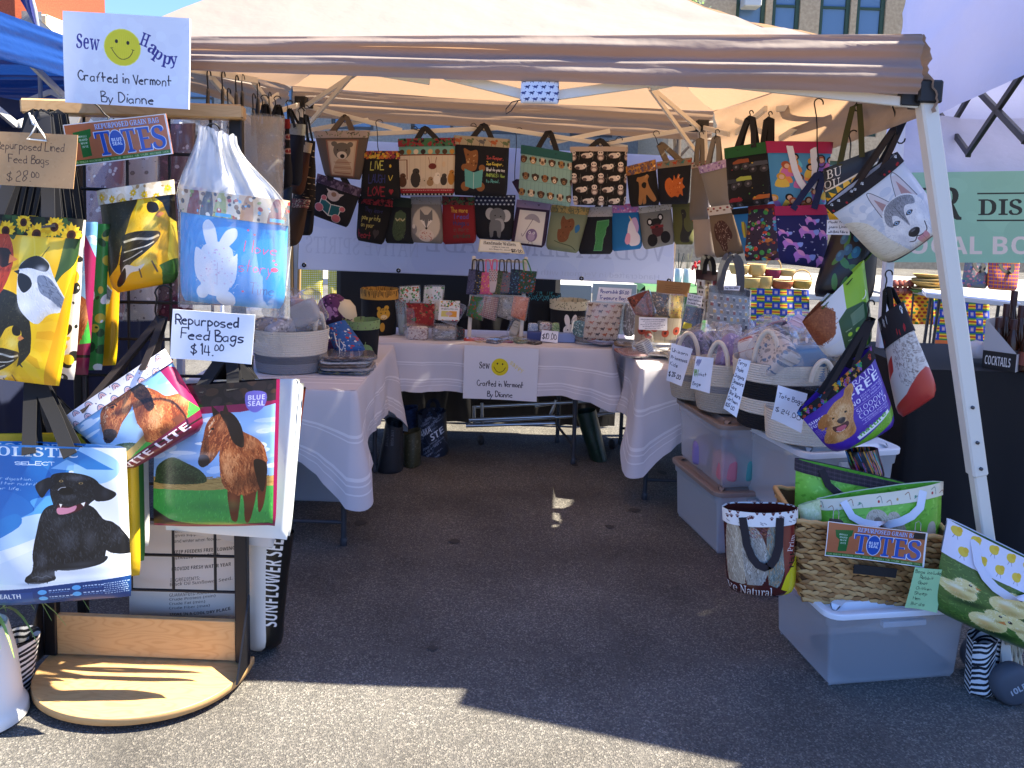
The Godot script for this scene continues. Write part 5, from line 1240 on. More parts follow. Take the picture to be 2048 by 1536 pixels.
func hook(px: float, py: float, qx: float, qy: float, d: float, what: String) -> void:
	# bent wire: over the bar at (qx, qy), down to (px, py)
	var a := P(px, py, d); var b := P(qx, qy, d)
	var l := a.distance_to(b)
	var r := minf(0.022, l * 0.25)
	var pts := []
	for i in 8: pts.append(b + Vector3(cos(PI * i / 7.0) * r - r * 0.2, sin(PI * i / 7.0) * r, -0.012 + 0.003 * i))
	var st: Vector3 = pts[-1]
	for i in range(1, 6): pts.append(st.lerp(a + Vector3(-r * 0.3, r * 0.5, 0), i / 5.0) + Vector3(sin(i * 1.2) * 0.004, 0, 0))
	for i in range(1, 6): pts.append(a + Vector3(-cos(PI * i / 5.0) * r * 0.7, r * 0.4 - sin(PI * i / 5.0) * r * 0.8, 0.004))
	var mb := MB.new()
	mb.tube(pts, 0.0028, 6)
	solo("wire_hook", mb, flat("17171a", 0.45, 0.3), "black wire hook holding " + " ".join(what.split(" ").slice(0, 12)), "hook", b, "wire hooks on the tent bars")
func card(nm: String, label: String, q: Array, d, key: String, thick := 0.002, rough := 0.8, curl := 0.004, grp := "") -> MeshInstance3D:
	# stiff sheet of paper or board with its print on both faces, slightly bowed
	var c := corners(q, d)
	var n: Vector3 = (c[3] - c[0]).cross(c[1] - c[0]).normalized()
	var pw := Vector2(q[0], q[1]).distance_to(Vector2(q[2], q[3])); var ph := Vector2(q[0], q[1]).distance_to(Vector2(q[6], q[7]))
	var cv := cell(key, pw * 2.2, ph * 2.2)
	var r := cv.uvr()
	var mb := MB.new()
	for s in [1.0, -1.0]:
		var rows := []; var uvs := []
		for j in 9:
			var row := PackedVector3Array(); var ur := PackedVector2Array()
			for i in 9:
				var u := i / 8.0; var v := j / 8.0
				row.append(bil(c, u, v) + n * (s * thick * 0.5 + curl * (sin(u * 4.0 + v * 3.0) * 0.6 + pow(2 * u - 1, 2) * v)))
				ur.append(r.position + Vector2(u, v) * r.size)
			if s < 0: row.reverse(); ur.reverse()
			rows.append(row); uvs.append(ur)
		mb.grid(rows, uvs)
	var k := mb.v.size() / 2
	var ring := []
	for i in 9: ring.append(i)
	for j in range(1, 9): ring.append(j * 9 + 8)
	for i in range(7, -1, -1): ring.append(72 + i)
	for j in range(7, -1, -1): ring.append(j * 9)
	for i in ring.size() - 1:
		var a: int = ring[i]; var b: int = ring[i + 1]
		var ba := k + (a / 9) * 9 + 8 - a % 9; var bb := k + (b / 9) * 9 + 8 - b % 9
		mb.fq(mb.v[ba], mb.v[bb], mb.v[b], mb.v[a], r.position + Vector2(0.002, 0.002), r.position + Vector2(0.003, 0.003))
	return solo(nm, mb, atlas_mat(cv.idx, rough), label, "sign", (c[2] + c[3]) * 0.5, grp)
func bucket(label: String, base: Vector3, rad: float, h: float, key: String, bandkey: String, ring := 0.92) -> Node3D:
	# round cloth bucket standing open, cuff turned down
	var t := thing("bucket_bag", label, "bag", base, "cloth bucket bags on the tables")
	var cv := cell(key, 220, 220 * h / (rad * 2), 0.2); var r := cv.uvr()
	var surf := func(y0: float, y1: float, grow: float, rr: Rect2, ny: int, inner: bool) -> MB:
		var mb := MB.new(); var rows := []; var uvs := []
		for j in ny + 1:
			var y := lerpf(y1, y0, float(j) / ny)
			var row := PackedVector3Array(); var ur := PackedVector2Array()
			for i in 33:
				var a := -PI * 1.5 + TAU * i / 32.0
				var f := (a + PI) / PI
				var bulge := 1.0 - 0.08 * pow(1.0 - y / h, 3.0) + wn.get_noise_3d(cos(a) * 20 + base.x * 50, y * 30, sin(a) * 20) * 0.04
				var rx := (rad * bulge + grow)
				row.append(base + Vector3(cos(a) * rx, y + (wn.get_noise_2d(a * 30, base.x * 90) * 0.006 if j == 0 else 0.0), -sin(a) * rx * ring))
				ur.append(rr.position + Vector2(clampf(0.5 + sin(a + PI * 0.5) * 0.5, 0, 1), float(j) / ny) * rr.size)
			rows.append(row); uvs.append(ur)
		mb.grid(rows, uvs)
		return mb
	part("body", surf.call(0.0, h, 0.0, r, 10, false), atlas_mat(cv.idx, 0.9), t)
	var cb := cell(bandkey, 220, 40); var rb := cb.uvr()
	part("cuff", surf.call(h * 0.8, h + 0.006, 0.006, rb, 3, false), atlas_mat(cb.idx, 0.9), t)
	part("lining", surf.call(0.02, h + 0.004, -0.006, rb, 6, true), atlas_mat(cb.idx, 0.9), t)
	var fl := MB.new(); fl.lathe(base, [Vector2(0.001, 0.006), Vector2(rad * 0.93, 0.006)], 24, 1, ring)
	part("bottom", fl, flat("20222a"), t)
	return t
func rope_basket(label: String, base: Vector3, r0: float, r1: float, h: float, sz: float, bands: Array, yaw := 0.0) -> Node3D:
	var t := thing("rope_basket", label, "basket", base, "coiled rope baskets of bags")
	var b := Basis(Vector3.UP, yaw)
	for bd in bands:
		var mb := MB.new(); var prof := []
		var n := maxi(2, roundi((bd[1] - bd[0]) * h / 0.011))
		for i in n * 5 + 1:
			var f := lerpf(bd[0], bd[1], float(i) / (n * 5))
			var rr := lerpf(r0, r1, pow(f, 0.7)) + 0.0035 * absf(sin(PI * i / 5.0))
			prof.append(Vector2(rr, f * h))
		mb.lathe(base, prof, 44, 1.0, sz, b)
		part(bd[3], mb, bd[2], t)
	var ins := MB.new()
	ins.lathe(base, [Vector2(0.001, 0.012), Vector2(r0 - 0.008, 0.012), Vector2(lerpf(r0, r1, 0.6) - 0.008, h * 0.5), Vector2(r1 - 0.008, h), Vector2(r1, h + 0.003)], 44, 1.0, sz, b)
	part("inner_wall", ins, bands[-1][2], t)
	return t
func rope_handle(t: Node3D, a: Vector3, b: Vector3, up: float, m: Material) -> void:
	var mb := MB.new(); var pts := []
	for i in 15:
		var f := i / 14.0
		pts.append(a.lerp(b, f) + Vector3.UP * up * pow(sin(PI * clampf(f, 0.0, 1.0)), 0.55))
	mb.tube(pts, 0.011, 8)
	part("handle", mb, m, t)
func bin(label: String, o: Vector3, ax: Vector3, az: Vector3, w: float, dp: float, h: float, lidm: Material, wall: Material) -> Node3D:
	# translucent tote: near left bottom corner o, ax along the front, az towards the back
	var t := thing("storage_bin", label, "storage bin", o + ax * w * 0.5 + az * dp * 0.5, "translucent storage bins")
	var mb := MB.new()
	var ring := func(y: float, g: float, rad: float) -> PackedVector3Array:
		var p := PackedVector3Array()
		for k in 4:
			var cx: float = [w - rad, rad, rad, w - rad][k]; var cz: float = [dp - rad, dp - rad, rad, rad][k]
			for i in 5:
				var a := (k + i / 4.0) * PI * 0.5
				p.append(o + ax * (cx + cos(a) * (rad + g)) + az * (cz + sin(a) * (rad + g)) + Vector3.UP * y)
		p.append(p[0])
		return p
	mb.grid([ring.call(h * 0.97, 0.0, 0.035), ring.call(h * 0.8, -0.006, 0.035), ring.call(h * 0.79, -0.014, 0.035), ring.call(0.02, -0.028, 0.035), ring.call(0.0, -0.04, 0.035)])
	var bt: PackedVector3Array = ring.call(0.001, -0.042, 0.035)
	var cpt := o + ax * w * 0.5 + az * dp * 0.5
	for i in bt.size() - 1: mb.ft(cpt + Vector3.UP * 0.004, bt[i], bt[i + 1])
	part("tub", mb, wall, t)
	var ld := MB.new()
	ld.grid([ring.call(h * 0.93, 0.012, 0.04), ring.call(h * 0.99, 0.014, 0.04), ring.call(h, 0.01, 0.04), ring.call(h, -0.012, 0.04), ring.call(h - 0.008, -0.02, 0.04), ring.call(h - 0.008, -0.04, 0.03), ring.call(h + 0.006, -0.055, 0.03)])
	var lt: PackedVector3Array = ring.call(h + 0.006, -0.055, 0.03)
	for i in lt.size() - 1: ld.ft(cpt + Vector3.UP * (h + 0.007), lt[i], lt[i + 1])
	part("lid", ld, lidm, t)
	var hd := MB.new()
	hd.box(o + ax * w * 0.5 - az * 0.004 + Vector3.UP * h * 0.84, Vector3(w * 0.3, 0.02, 0.018), Basis(ax, Vector3.UP, ax.cross(Vector3.UP)))
	part("grip", hd, wall, t)
	return t
func lump(nm: String, label: String, cat: String, grp: String, c: Vector3, s: Vector3, yaw: float, key: String, o := {}) -> Node3D:
	# folded cloth goods, soft box, with or without a crinkled clear bag round it
	var t := thing(nm, label, cat, c - Vector3(0, s.y * 0.5, 0), grp)
	var b := Basis.from_euler(Vector3(o.get("pitch", 0.0), yaw, o.get("roll", 0.0)))
	var cv := cell(key, 150, 150); var r := cv.uvr()
	var make := func(g: float, am: float, fq: float, sdd: float) -> MB:
		var mb := MB.new(); var rows := []; var uvs := []
		for j in 13:
			var ph := PI * j / 12.0
			var row := PackedVector3Array(); var ur := PackedVector2Array()
			for i in 21:
				var a := TAU * i / 20.0
				var dv := Vector3(cos(a) * sin(ph), cos(ph), sin(a) * sin(ph))
				var e := 0.42
				var p := Vector3(signf(dv.x) * pow(absf(dv.x), e), signf(dv.y) * pow(absf(dv.y), e), signf(dv.z) * pow(absf(dv.z), e)) * (s * 0.5 + Vector3.ONE * g)
				p *= 1.0 + wn.get_noise_3d(p.x * fq + sdd, p.y * fq + c.x * 90, p.z * fq + c.z * 40) * am
				row.append(c + b * p)
				ur.append(r.position + Vector2(clampf(p.x / (s.x + g * 2) + 0.5, 0, 1), clampf(0.5 - p.y / (s.y + 2 * g) + p.z * 0.3, 0, 1)) * r.size)
			rows.append(row); uvs.append(ur)
		mb.grid(rows, uvs)
		return mb
	part("folded_cloth", make.call(0.0, 0.14, 18.0, 3.0), atlas_mat(cv.idx, 0.9), t)
	if o.get("wrap", true): part("plastic_bag", make.call(o.get("grow", 0.012), 0.55, 34.0, 9.0), film("eef2f6", 0.09, 0.1), t)
	return t
func cloth_table(label_t: String, label_c: String, x0: float, x1: float, z0: float, z1: float, h: float, drop: float, legs: Array, m: Material, corner := 0.5) -> void:
	# z0 is the far edge, z1 the near edge (both negative)
	var cx := (x0 + x1) * 0.5; var cz := (z0 + z1) * 0.5
	var t := thing("folding_table", label_t, "table", Vector3(cx, 0, cz), "folding tables inside the tent")
	var mb := MB.new(); mb.box(Vector3(cx, h - 0.022, cz), Vector3(x1 - x0 - 0.03, 0.035, z1 - z0 - 0.03)); part("tabletop", mb, flat("d8d8d8", 0.5), t)
	for l in legs:
		var lg := MB.new(); lg.tube([Vector3(l.x, 0.0, l.y), Vector3(l.x, h - 0.04, l.y)], 0.013, 10); lg.tube([Vector3(l.x, h * 0.42, l.y), Vector3(l.x, h - 0.04, l.y)], 0.0165, 10)
		lg.tube([Vector3(l.x, 0, l.y), Vector3(l.x, 0.035, l.y)], 0.017, 10)
		part("leg", lg, flat("4a4c52", 0.5, 0.5), t)
	for i in range(0, legs.size() - 1, 2):
		var cb := MB.new(); cb.tube([Vector3(legs[i].x, 0.11, legs[i].y), Vector3(legs[i + 1].x, 0.11, legs[i + 1].y)], 0.009, 8); part("crossbar", cb, flat("4a4c52", 0.5, 0.5), t)
	var per := []   # outline with rounded corners, counted clockwise from the far left
	var cs := []
	var rr := 0.025
	for k in 4:
		var pc := Vector2([x1 - rr, x0 + rr, x0 + rr, x1 - rr][k], [z1 - rr, z1 - rr, z0 + rr, z0 + rr][k])
		for i in 9:
			var a := (k + i / 8.0) * PI * 0.5
			per.append([pc + Vector2(cos(a), sin(a)) * rr, Vector2(cos(a), sin(a)), 1.0 - absf(i - 4) / 4.0])
		var nx := Vector2([x0 + rr, x0, x1 - rr, x1][k], [z1, z0 + rr, z0, z1 - rr][k])
		var st: Vector2 = per[-1][0]
		var m2 := int(st.distance_to(nx) / 0.035)
		for i in range(1, m2):
			var f := float(i) / m2
			per.append([st.lerp(nx, f), per[-1][1], pow(maxf(absf(f - 0.5) * 2.0 - 0.55, 0.0) / 0.45, 1.5) * 0.0])
	per.append(per[0])
	var rows := []
	var nrow := 14
	for j in nrow + 1:
		var v := maxf(0.0, (j - 2) / float(nrow - 2))
		var row := PackedVector3Array()
		for i in per.size():
			var p: Vector2 = per[i][0]; var dn: Vector2 = per[i][1]; var cn: float = per[i][2]
			var near := 0.0
			for cc in [Vector2(x0, z0), Vector2(x0, z1), Vector2(x1, z0), Vector2(x1, z1)]:
				near = maxf(near, maxf(0.0, 1.0 - p.distance_to(cc) / 0.34))
			near = pow(near, 1.5)
			var len_ := drop * (1.0 + corner * near) 
			var wave := wn.get_noise_2d(p.x * 44 + p.y * 31, v * 5.0) * 0.05 + absf(wn.get_noise_2d(p.x * 110 + p.y * 90, v * 3.0)) * 0.03
			var out := 0.006 + v * (0.012 + 0.05 * near + wave)
			if j == 0: row.append(Vector3(p.x, h, p.y) - Vector3(dn.x, 0, dn.y) * 0.03)
			elif j == 1: row.append(Vector3(p.x, h, p.y) - Vector3(dn.x, 0, dn.y) * 0.004)
			elif j == 2: row.append(Vector3(p.x, h - 0.006, p.y) + Vector3(dn.x, 0, dn.y) * 0.003)
			else: row.append(Vector3(p.x + dn.x * out, h - 0.006 - len_ * v + wn.get_noise_2d(p.x * 30, p.y * 30) * 0.01 * v, p.y + dn.y * out))
		rows.append(row)
	var cm := MB.new(); cm.grid(rows)
	var tp := []
	for j in 13:
		var row := PackedVector3Array()
		for i in 13:
			var x := lerpf(x0 + 0.004, x1 - 0.004, i / 12.0); var z := lerpf(z0 + 0.004, z1 - 0.004, j / 12.0)
			row.append(Vector3(x, h + 0.0012 + wn.get_noise_2d(x * 40, z * 40) * 0.0015, z))
		tp.append(row)
	cm.grid(tp)
	solo("tablecloth", cm, m, label_c, "tablecloth", Vector3(cx, h - drop, cz), "white tablecloths")

func _ready() -> void:
	var cam := Camera3D.new()
	cam.name = "camera"
	cam.projection = Camera3D.PROJECTION_FRUSTUM
	cam.near = 0.1; cam.far = 400.0
	cam.size = 1536.0 / F * cam.near
	cam.frustum_offset = Vector2(0, -(768.0 - CY) / F * cam.near)
	cam.transform = Transform3D(CB, EYE)
	add_child(cam)
	var env := Environment.new()
	env.background_mode = Environment.BG_SKY
	var sky := Sky.new(); var sm := ProceduralSkyMaterial.new()
	sm.sky_top_color = Color(0.30, 0.48, 0.78); sm.sky_horizon_color = Color(0.60, 0.71, 0.85); sm.sky_curve = 0.12
	sm.ground_bottom_color = Color(0.25, 0.24, 0.23); sm.ground_horizon_color = Color(0.5, 0.52, 0.55)
	sm.sky_energy_multiplier = 0.86
	sky.sky_material = sm; env.sky = sky
	env.tonemap_mode = Environment.TONE_MAPPER_LINEAR
	env.tonemap_exposure = 4.1
	env.sdfgi_enabled = true; env.ssao_enabled = true; env.ssil_enabled = true
	var we := WorldEnvironment.new(); we.name = "world"; we.environment = env; add_child(we)
	var sun := DirectionalLight3D.new()
	sun.name = "sun"; sun.light_energy = 1.6; sun.light_angular_distance = 0.5; sun.light_color = Color(1.0, 0.955, 0.87); sun.shadow_enabled = true
	add_child(sun)
	sun.look_at_from_position(Vector3.ZERO, Vector3(-1.18, -2.0, -0.015), Vector3.UP)
	rng.seed = 11
	wn.seed = 5; wn.frequency = 0.1; wn.fractal_octaves = 3
	ground()
	our_tent()
	side_tents()
	surroundings()
	inside_tables()
	display_rack()
	left_bags()
	back_row()
	right_side()
	right_stack()
	table_goods()
	small_things()
	finish_atlases()
	print("triangles ", tri_count(), " atlases ", atlases.size(), " things ", get_child_count())

func ground() -> void:
	var m := StandardMaterial3D.new()
	m.albedo_texture = noise_tex(0.16, [[0.0, "504f4c"], [0.3, "5c5a57"], [0.62, "66645f"], [0.85, "7a7771"], [1.0, "96928a"]], FastNoiseLite.TYPE_CELLULAR, 1024, 1, false, 1.0, FastNoiseLite.RETURN_CELL_VALUE)
	m.normal_enabled = true; m.normal_texture = noise_tex(0.16, [], FastNoiseLite.TYPE_CELLULAR, 1024, 1, true, 6.0, FastNoiseLite.RETURN_DISTANCE); m.normal_scale = 0.9
	m.uv1_triplanar = true; m.uv1_world_triplanar = true; m.uv1_scale = Vector3.ONE * 1.3
	m.uv2_triplanar = true; m.uv2_world_triplanar = true; m.uv2_scale = Vector3.ONE * 0.13
	m.detail_enabled = true; m.detail_blend_mode = BaseMaterial3D.BLEND_MODE_MUL; m.detail_uv_layer = BaseMaterial3D.DETAIL_UV_2
	m.detail_albedo = noise_tex(0.02, [[0.0, "b4b2b0"], [0.45, "e0dedc"], [1.0, "ffffff"]], FastNoiseLite.TYPE_SIMPLEX_SMOOTH, 512, 5)
	m.roughness = 0.92
	var mb := MB.new()
	mb.fq(Vector3(-90, 0, -120), Vector3(90, 0, -120), Vector3(90, 0, 40), Vector3(-90, 0, 40))
	setting("street", mb, m)
	# pale concrete pavement behind the booths
	var pv := MB.new(); pv.box(Vector3(0, 0.06, -17.0), Vector3(80, 0.12, 5.0))
	setting("pavement", pv, tri_mat("concrete", noise_tex(0.03, [[0.0, "a8a49a"], [1.0, "c4c0b6"]], FastNoiseLite.TYPE_SIMPLEX_SMOOTH, 512, 5), null, 0.4, 0.9))
	# dark blots trodden into the street
	for p in [[865, 1296, 0.018], [1220, 1053, 0.022], [1325, 945, 0.03], [720, 1045, 0.03], [1270, 1020, 0.03], [910, 1082, 0.025], [1150, 930, 0.02]]:
		var b := MB.new(); var c := G(p[0], p[1], 0.004); var prof := []
		var pts := []
		for i in 14: pts.append(c + Vector3(cos(TAU * i / 14), 0, sin(TAU * i / 14)) * float(p[2]) * (1.0 + wn.get_noise_2d(i * 20, p[0]) * 0.6))
		for i in 14: b.ft(c, pts[i], pts[(i + 1) % 14])
		setting("street_stain", b, flat("3a3937", 0.9))

func fabric(key: String, hex: String, back: float, rough := 0.8, bhex := "") -> StandardMaterial3D:
	var k := "fabric" + key
	if mats.has(k): return mats[k]
	var m := StandardMaterial3D.new()
	m.albedo_color = H(hex)
	m.roughness = rough
	m.cull_mode = BaseMaterial3D.CULL_DISABLED
	m.normal_enabled = true
	m.normal_texture = noise_tex(0.02, [], FastNoiseLite.TYPE_SIMPLEX_SMOOTH, 512, 5, true, 5.0); m.normal_scale = 0.35
	m.uv1_triplanar = true; m.uv1_world_triplanar = true; m.uv1_scale = Vector3(0.7, 1.6, 0.7)
	if back > 0:
		m.backlight_enabled = true
		var l := H(bhex if bhex else hex).srgb_to_linear()
		var mx := maxf(l.r, maxf(l.g, l.b))
		m.backlight = Color(l.r / mx * back, l.g / mx * back, l.b / mx * back).linear_to_srgb()
	mats[k] = m
	return m
func roof_panel(a: Vector3, b: Vector3, pk: Vector3, ea: float, eb: float, sag: float, sd: float) -> MB:
	var mb := MB.new(); var rows := []
	for j in 29:
		var v := 1.0 - j / 28.0
		var row := PackedVector3Array()
		for i in 41:
			var u := i / 40.0
			var p := a.lerp(b, u).lerp(pk, v)
			var e := lerpf(ea, eb, u)
			p.y = lerpf(a.y, b.y, u) + (pk.y - lerpf(a.y, b.y, u)) * pow(v, e)
			p.y -= sag * sin(PI * u) * sin(PI * minf(1.0, v * 1.2 + 0.1)) 
			# creases that run from the corners and along the eave
			var cr := wn.get_noise_3d(u * 22.0 + sd, v * 60.0 + u * 30.0, sd) * 0.022 + wn.get_noise_3d(u * 70.0, v * 120.0 - u * 60.0, sd * 2.0) * 0.009
			p.y += cr * minf(1.0, v * 8.0 + 0.15) * (1.0 - v * 0.5)
			row.append(p)
		rows.append(row)
	mb.grid(rows)
	return mb
func valance(a: Vector3, b: Vector3, ha: float, hb: float, out: Vector3, sd: float) -> MB:
	var mb := MB.new(); var rows := []
	for j in 23:
		var v := j / 22.0
		var row := PackedVector3Array()
		for i in 61:
			var u := i / 60.0
			var p := a.lerp(b, u) - Vector3.UP * lerpf(ha, hb, u) * v
			var endp := pow(absf(2.0 * u - 1.0), 6.0)
			# long level folds, and puckers at the sewn corners
			var f := sin(v * 11.0 + wn.get_noise_2d(u * 14.0, sd) * 1.6) * 0.009 * smoothstep(0.0, 0.2, v) + wn.get_noise_3d(u * 26.0, v * 40.0, sd) * 0.012
			f += 0.012 * exp(-pow((v - 0.56) / 0.05, 2.0))   # ridge of the sewn seam
			f += endp * sin(v * 44.0) * 0.004
			p += out * (f + (0.012 if absf(out.x) < 0.5 else 0.07) * v)
			p.y -= wn.get_noise_2d(u * 40.0, sd + 9.0) * 0.004 * v
			row.append(p)
		rows.append(row)
	mb.grid(rows)
	var hem := MB.new()
	return mb
func our_tent() -> void:
	var fl := P(240, 74, 2.45); var fr := P(1846, 68, 2.45)
	var rl := P(585, 172, 5.35); var rr := P(1428, 222, 5.35)
	var pk := Vector3((fl.x + fr.x) * 0.5, 3.1, (fl.z + rl.z) * 0.5)
	var t := thing("canopy_tent", "tan pop-up market tent over the stall, with white slanting legs and frame", "tent", Vector3(pk.x, 0, pk.z))
	var m := fabric("tan", "877c74", 0.36, 0.75, "b08e6e")
	part("roof_panel", roof_panel(fl, fr, pk, 0.95, 1.75, 0.05, 1.0), m, t)
	part("roof_panel", roof_panel(fr, rr, pk, 1.75, 1.2, 0.06, 2.0), m, t)
	part("roof_panel", roof_panel(rr, rl, pk, 1.2, 1.1, 0.06, 3.0), m, t)
	part("roof_panel", roof_panel(rl, fl, pk, 1.1, 0.95, 0.05, 4.0), m, t)
	var vb := P(228, 134, 2.43); var vr := P(1857, 187, 2.43)
	part("valance", valance(fl, fr, fl.y - vb.y, fr.y - vr.y, Vector3(0, 0, 1), 1.0), m, t)
	part("valance", valance(fr, rr, fr.y - vr.y + 0.05, 0.52, Vector3(1, 0, 0), 2.0), m, t)
	part("valance", valance(rr, rl, 0.2, 0.2, Vector3(0, 0, -1), 3.0), m, t)
	part("valance", valance(rl, fl, 0.2, fl.y - vb.y, Vector3(-1, 0, 0), 4.0), m, t)
	# frame
	var wm := flat("e2ded2", 0.4)
	var leg := func(a: Vector3, b: Vector3) -> void:
		var l := MB.new(); l.beam(a, a.lerp(b, 0.62), 0.052, 0.052, Vector3.BACK); part("leg", l, wm, t)
		var l2 := MB.new(); l2.beam(a.lerp(b, 0.6), b + Vector3.UP * 0.012, 0.042, 0.042, Vector3.BACK); part("leg", l2, wm, t)
		var ft := MB.new(); ft.box(b + Vector3.UP * 0.005, Vector3(0.12, 0.01, 0.12)); part("foot_plate", ft, flat("8a8c8e", 0.4, 0.7), t)
		var bt := MB.new()
		for f in [0.5, 0.56, 0.605]: bt.tube([a.lerp(b, f) + Vector3(0.0, 0, 0.02), a.lerp(b, f) + Vector3(0.0, 0, 0.031)], 0.006, 8)
		part("bolt", bt, flat("5a5c60", 0.4, 0.8), t)
	var cfr := P(1850, 192, 2.5); var cfl := P(205, 142, 2.62)
	var crl := P(603, 207, 5.28); var crr := P(1404, 254, 5.28)
	leg.call(cfr, G(2012, 1366)); leg.call(cfl, G(-420, 1330))
	leg.call(crl, Vector3(crl.x - 0.28, 0, crl.z - 0.2)); leg.call(crr, Vector3(crr.x + 0.28, 0, crr.z - 0.2))
	for cp in [cfr, cfl, crl, crr]:
		var cb := MB.new(); cb.box(cp + Vector3(0, 0.01, 0), Vector3(0.075, 0.07, 0.075)); cb.box(cp + Vector3(-0.05 * signf(cp.x), -0.01, 0.0), Vector3(0.06, 0.045, 0.03)); cb.box(cp + Vector3(0, -0.01, -0.05 if cp.z > -4 else 0.05), Vector3(0.03, 0.045, 0.06))
		part("corner_bracket", cb, flat("1c1d20", 0.5), t)
	var bars := [
		# front truss
		[890, 150, 2.5, 1075, 196, 2.48], [1310, 163, 2.5, 1075, 196, 2.48], [1310, 150, 2.48, 1836, 207, 2.5], [890, 140, 2.48, 390, 120, 2.54], [1300, 172, 2.51, 1560, 120, 2.51], [1560, 132, 2.52, 1836, 190, 2.52], [860, 160, 2.52, 560, 110, 2.52],
		# back truss
		[616, 213, 5.28, 804, 261, 5.28], [737, 268, 5.26, 997, 256, 5.26], [980, 254, 5.28, 1255, 295, 5.28], [1218, 286, 5.26, 1390, 256, 5.26], [612, 262, 5.3, 737, 240, 5.3], [1100, 286, 5.29, 1220, 262, 5.29],
		# left side truss
		[330, 128, 2.8, 513, 161, 3.95], [421, 153, 3.4, 500, 245, 3.95], [507, 164, 3.95, 552, 225, 4.6], [550, 225, 4.6, 600, 209, 5.25], [515, 216, 4.2, 556, 190, 4.6], [170, 190, 2.6, 330, 128, 2.8],
		# right side truss
		[1845, 205, 2.52, 1694, 207, 3.3], [1694, 207, 3.3, 1555, 218, 3.95], [1696, 190, 3.3, 1560, 278, 3.95], [1532, 217, 3.98, 1472, 266, 4.6], [1405, 255, 5.25, 1458, 268, 4.6], [1472, 240, 4.6, 1540, 270, 3.98],
		# struts from the back corners to the peak
		[612, 212, 5.24, 722, 140, 4.7], [600, 268, 5.24, 716, 136, 4.7], [1400, 258, 5.24, 1284, 160, 4.7], [1390, 302, 5.24, 1300, 176, 4.7]]
	for b in bars:
		var mb := MB.new(); mb.beam(P(b[0], b[1], b[2]), P(b[3], b[4], b[5]), 0.016, 0.03); part("truss_bar", mb, wm, t)
	var pl := MB.new(); pl.tube([pk - Vector3(0, 0.9, 0), pk - Vector3(0, 0.02, 0)], 0.02, 10); part("centre_pole", pl, wm, t)

func open_tent(label: String, x0: float, x1: float, z0: float, z1: float, he: float, vt: float, hp: float, m: Material, fm: Material, sd: float) -> Node3D:
	# neighbour's tent: eave top at he, valance vt high
	var t := thing("neighbour_tent", label, "tent", Vector3((x0 + x1) * 0.5, 0, (z0 + z1) * 0.5), "neighbouring market tents")
	var a := Vector3(x0, he, z1); var b := Vector3(x1, he, z1); var c := Vector3(x1, he, z0); var d := Vector3(x0, he, z0)
	var pk := Vector3((x0 + x1) * 0.5, hp, (z0 + z1) * 0.5)
	for q in [[a, b, Vector3(0, 0, 1)], [b, c, Vector3(1, 0, 0)], [c, d, Vector3(0, 0, -1)], [d, a, Vector3(-1, 0, 0)]]:
		part("roof_panel", roof_panel(q[0], q[1], pk, 1.9, 1.9, 0.03, sd), m, t)
		part("valance", valance(q[0], q[1], vt, vt, q[2], sd), m, t)
		sd += 1.3
	var hb := he - vt + 0.12 if vt > 0.5 else he - vt * 0.55
	for q in [[a, b], [b, c], [c, d], [d, a]]:
		var p: Vector3 = q[0]; var r: Vector3 = q[1]
		var inn := (pk - p.lerp(r, 0.5)); inn.y = 0; inn = inn.normalized() * 0.05
		for s in 4:
			for w in [[0.0, -0.32], [-0.32, 0.0]]:
				var mb := MB.new()
				var p0 := p.lerp(r, s / 4.0); var p1 := p.lerp(r, (s + 1) / 4.0)
				mb.beam(Vector3(p0.x, hb + w[0], p0.z) + inn, Vector3(p1.x, hb + w[1], p1.z) + inn * 1.2, 0.018, 0.03); part("truss_bar", mb, fm, t)
		var lg := MB.new()
		if vt > 0.9 and q[0] == a: continue   # this corner is lashed to the leg of the tan tent
		lg.beam(Vector3(p.x, 0.0, p.z) + inn * 0.3, Vector3(p.x, he - 0.03, p.z) + inn * 0.3, 0.042, 0.042, Vector3.BACK); part("leg", lg, flat("dfe2ec", 0.4), t)
		var st := MB.new(); st.beam(Vector3(p.x, hb, p.z) + inn, pk - Vector3(0, 0.25, 0), 0.018, 0.03); part("truss_bar", st, fm, t)
	return t
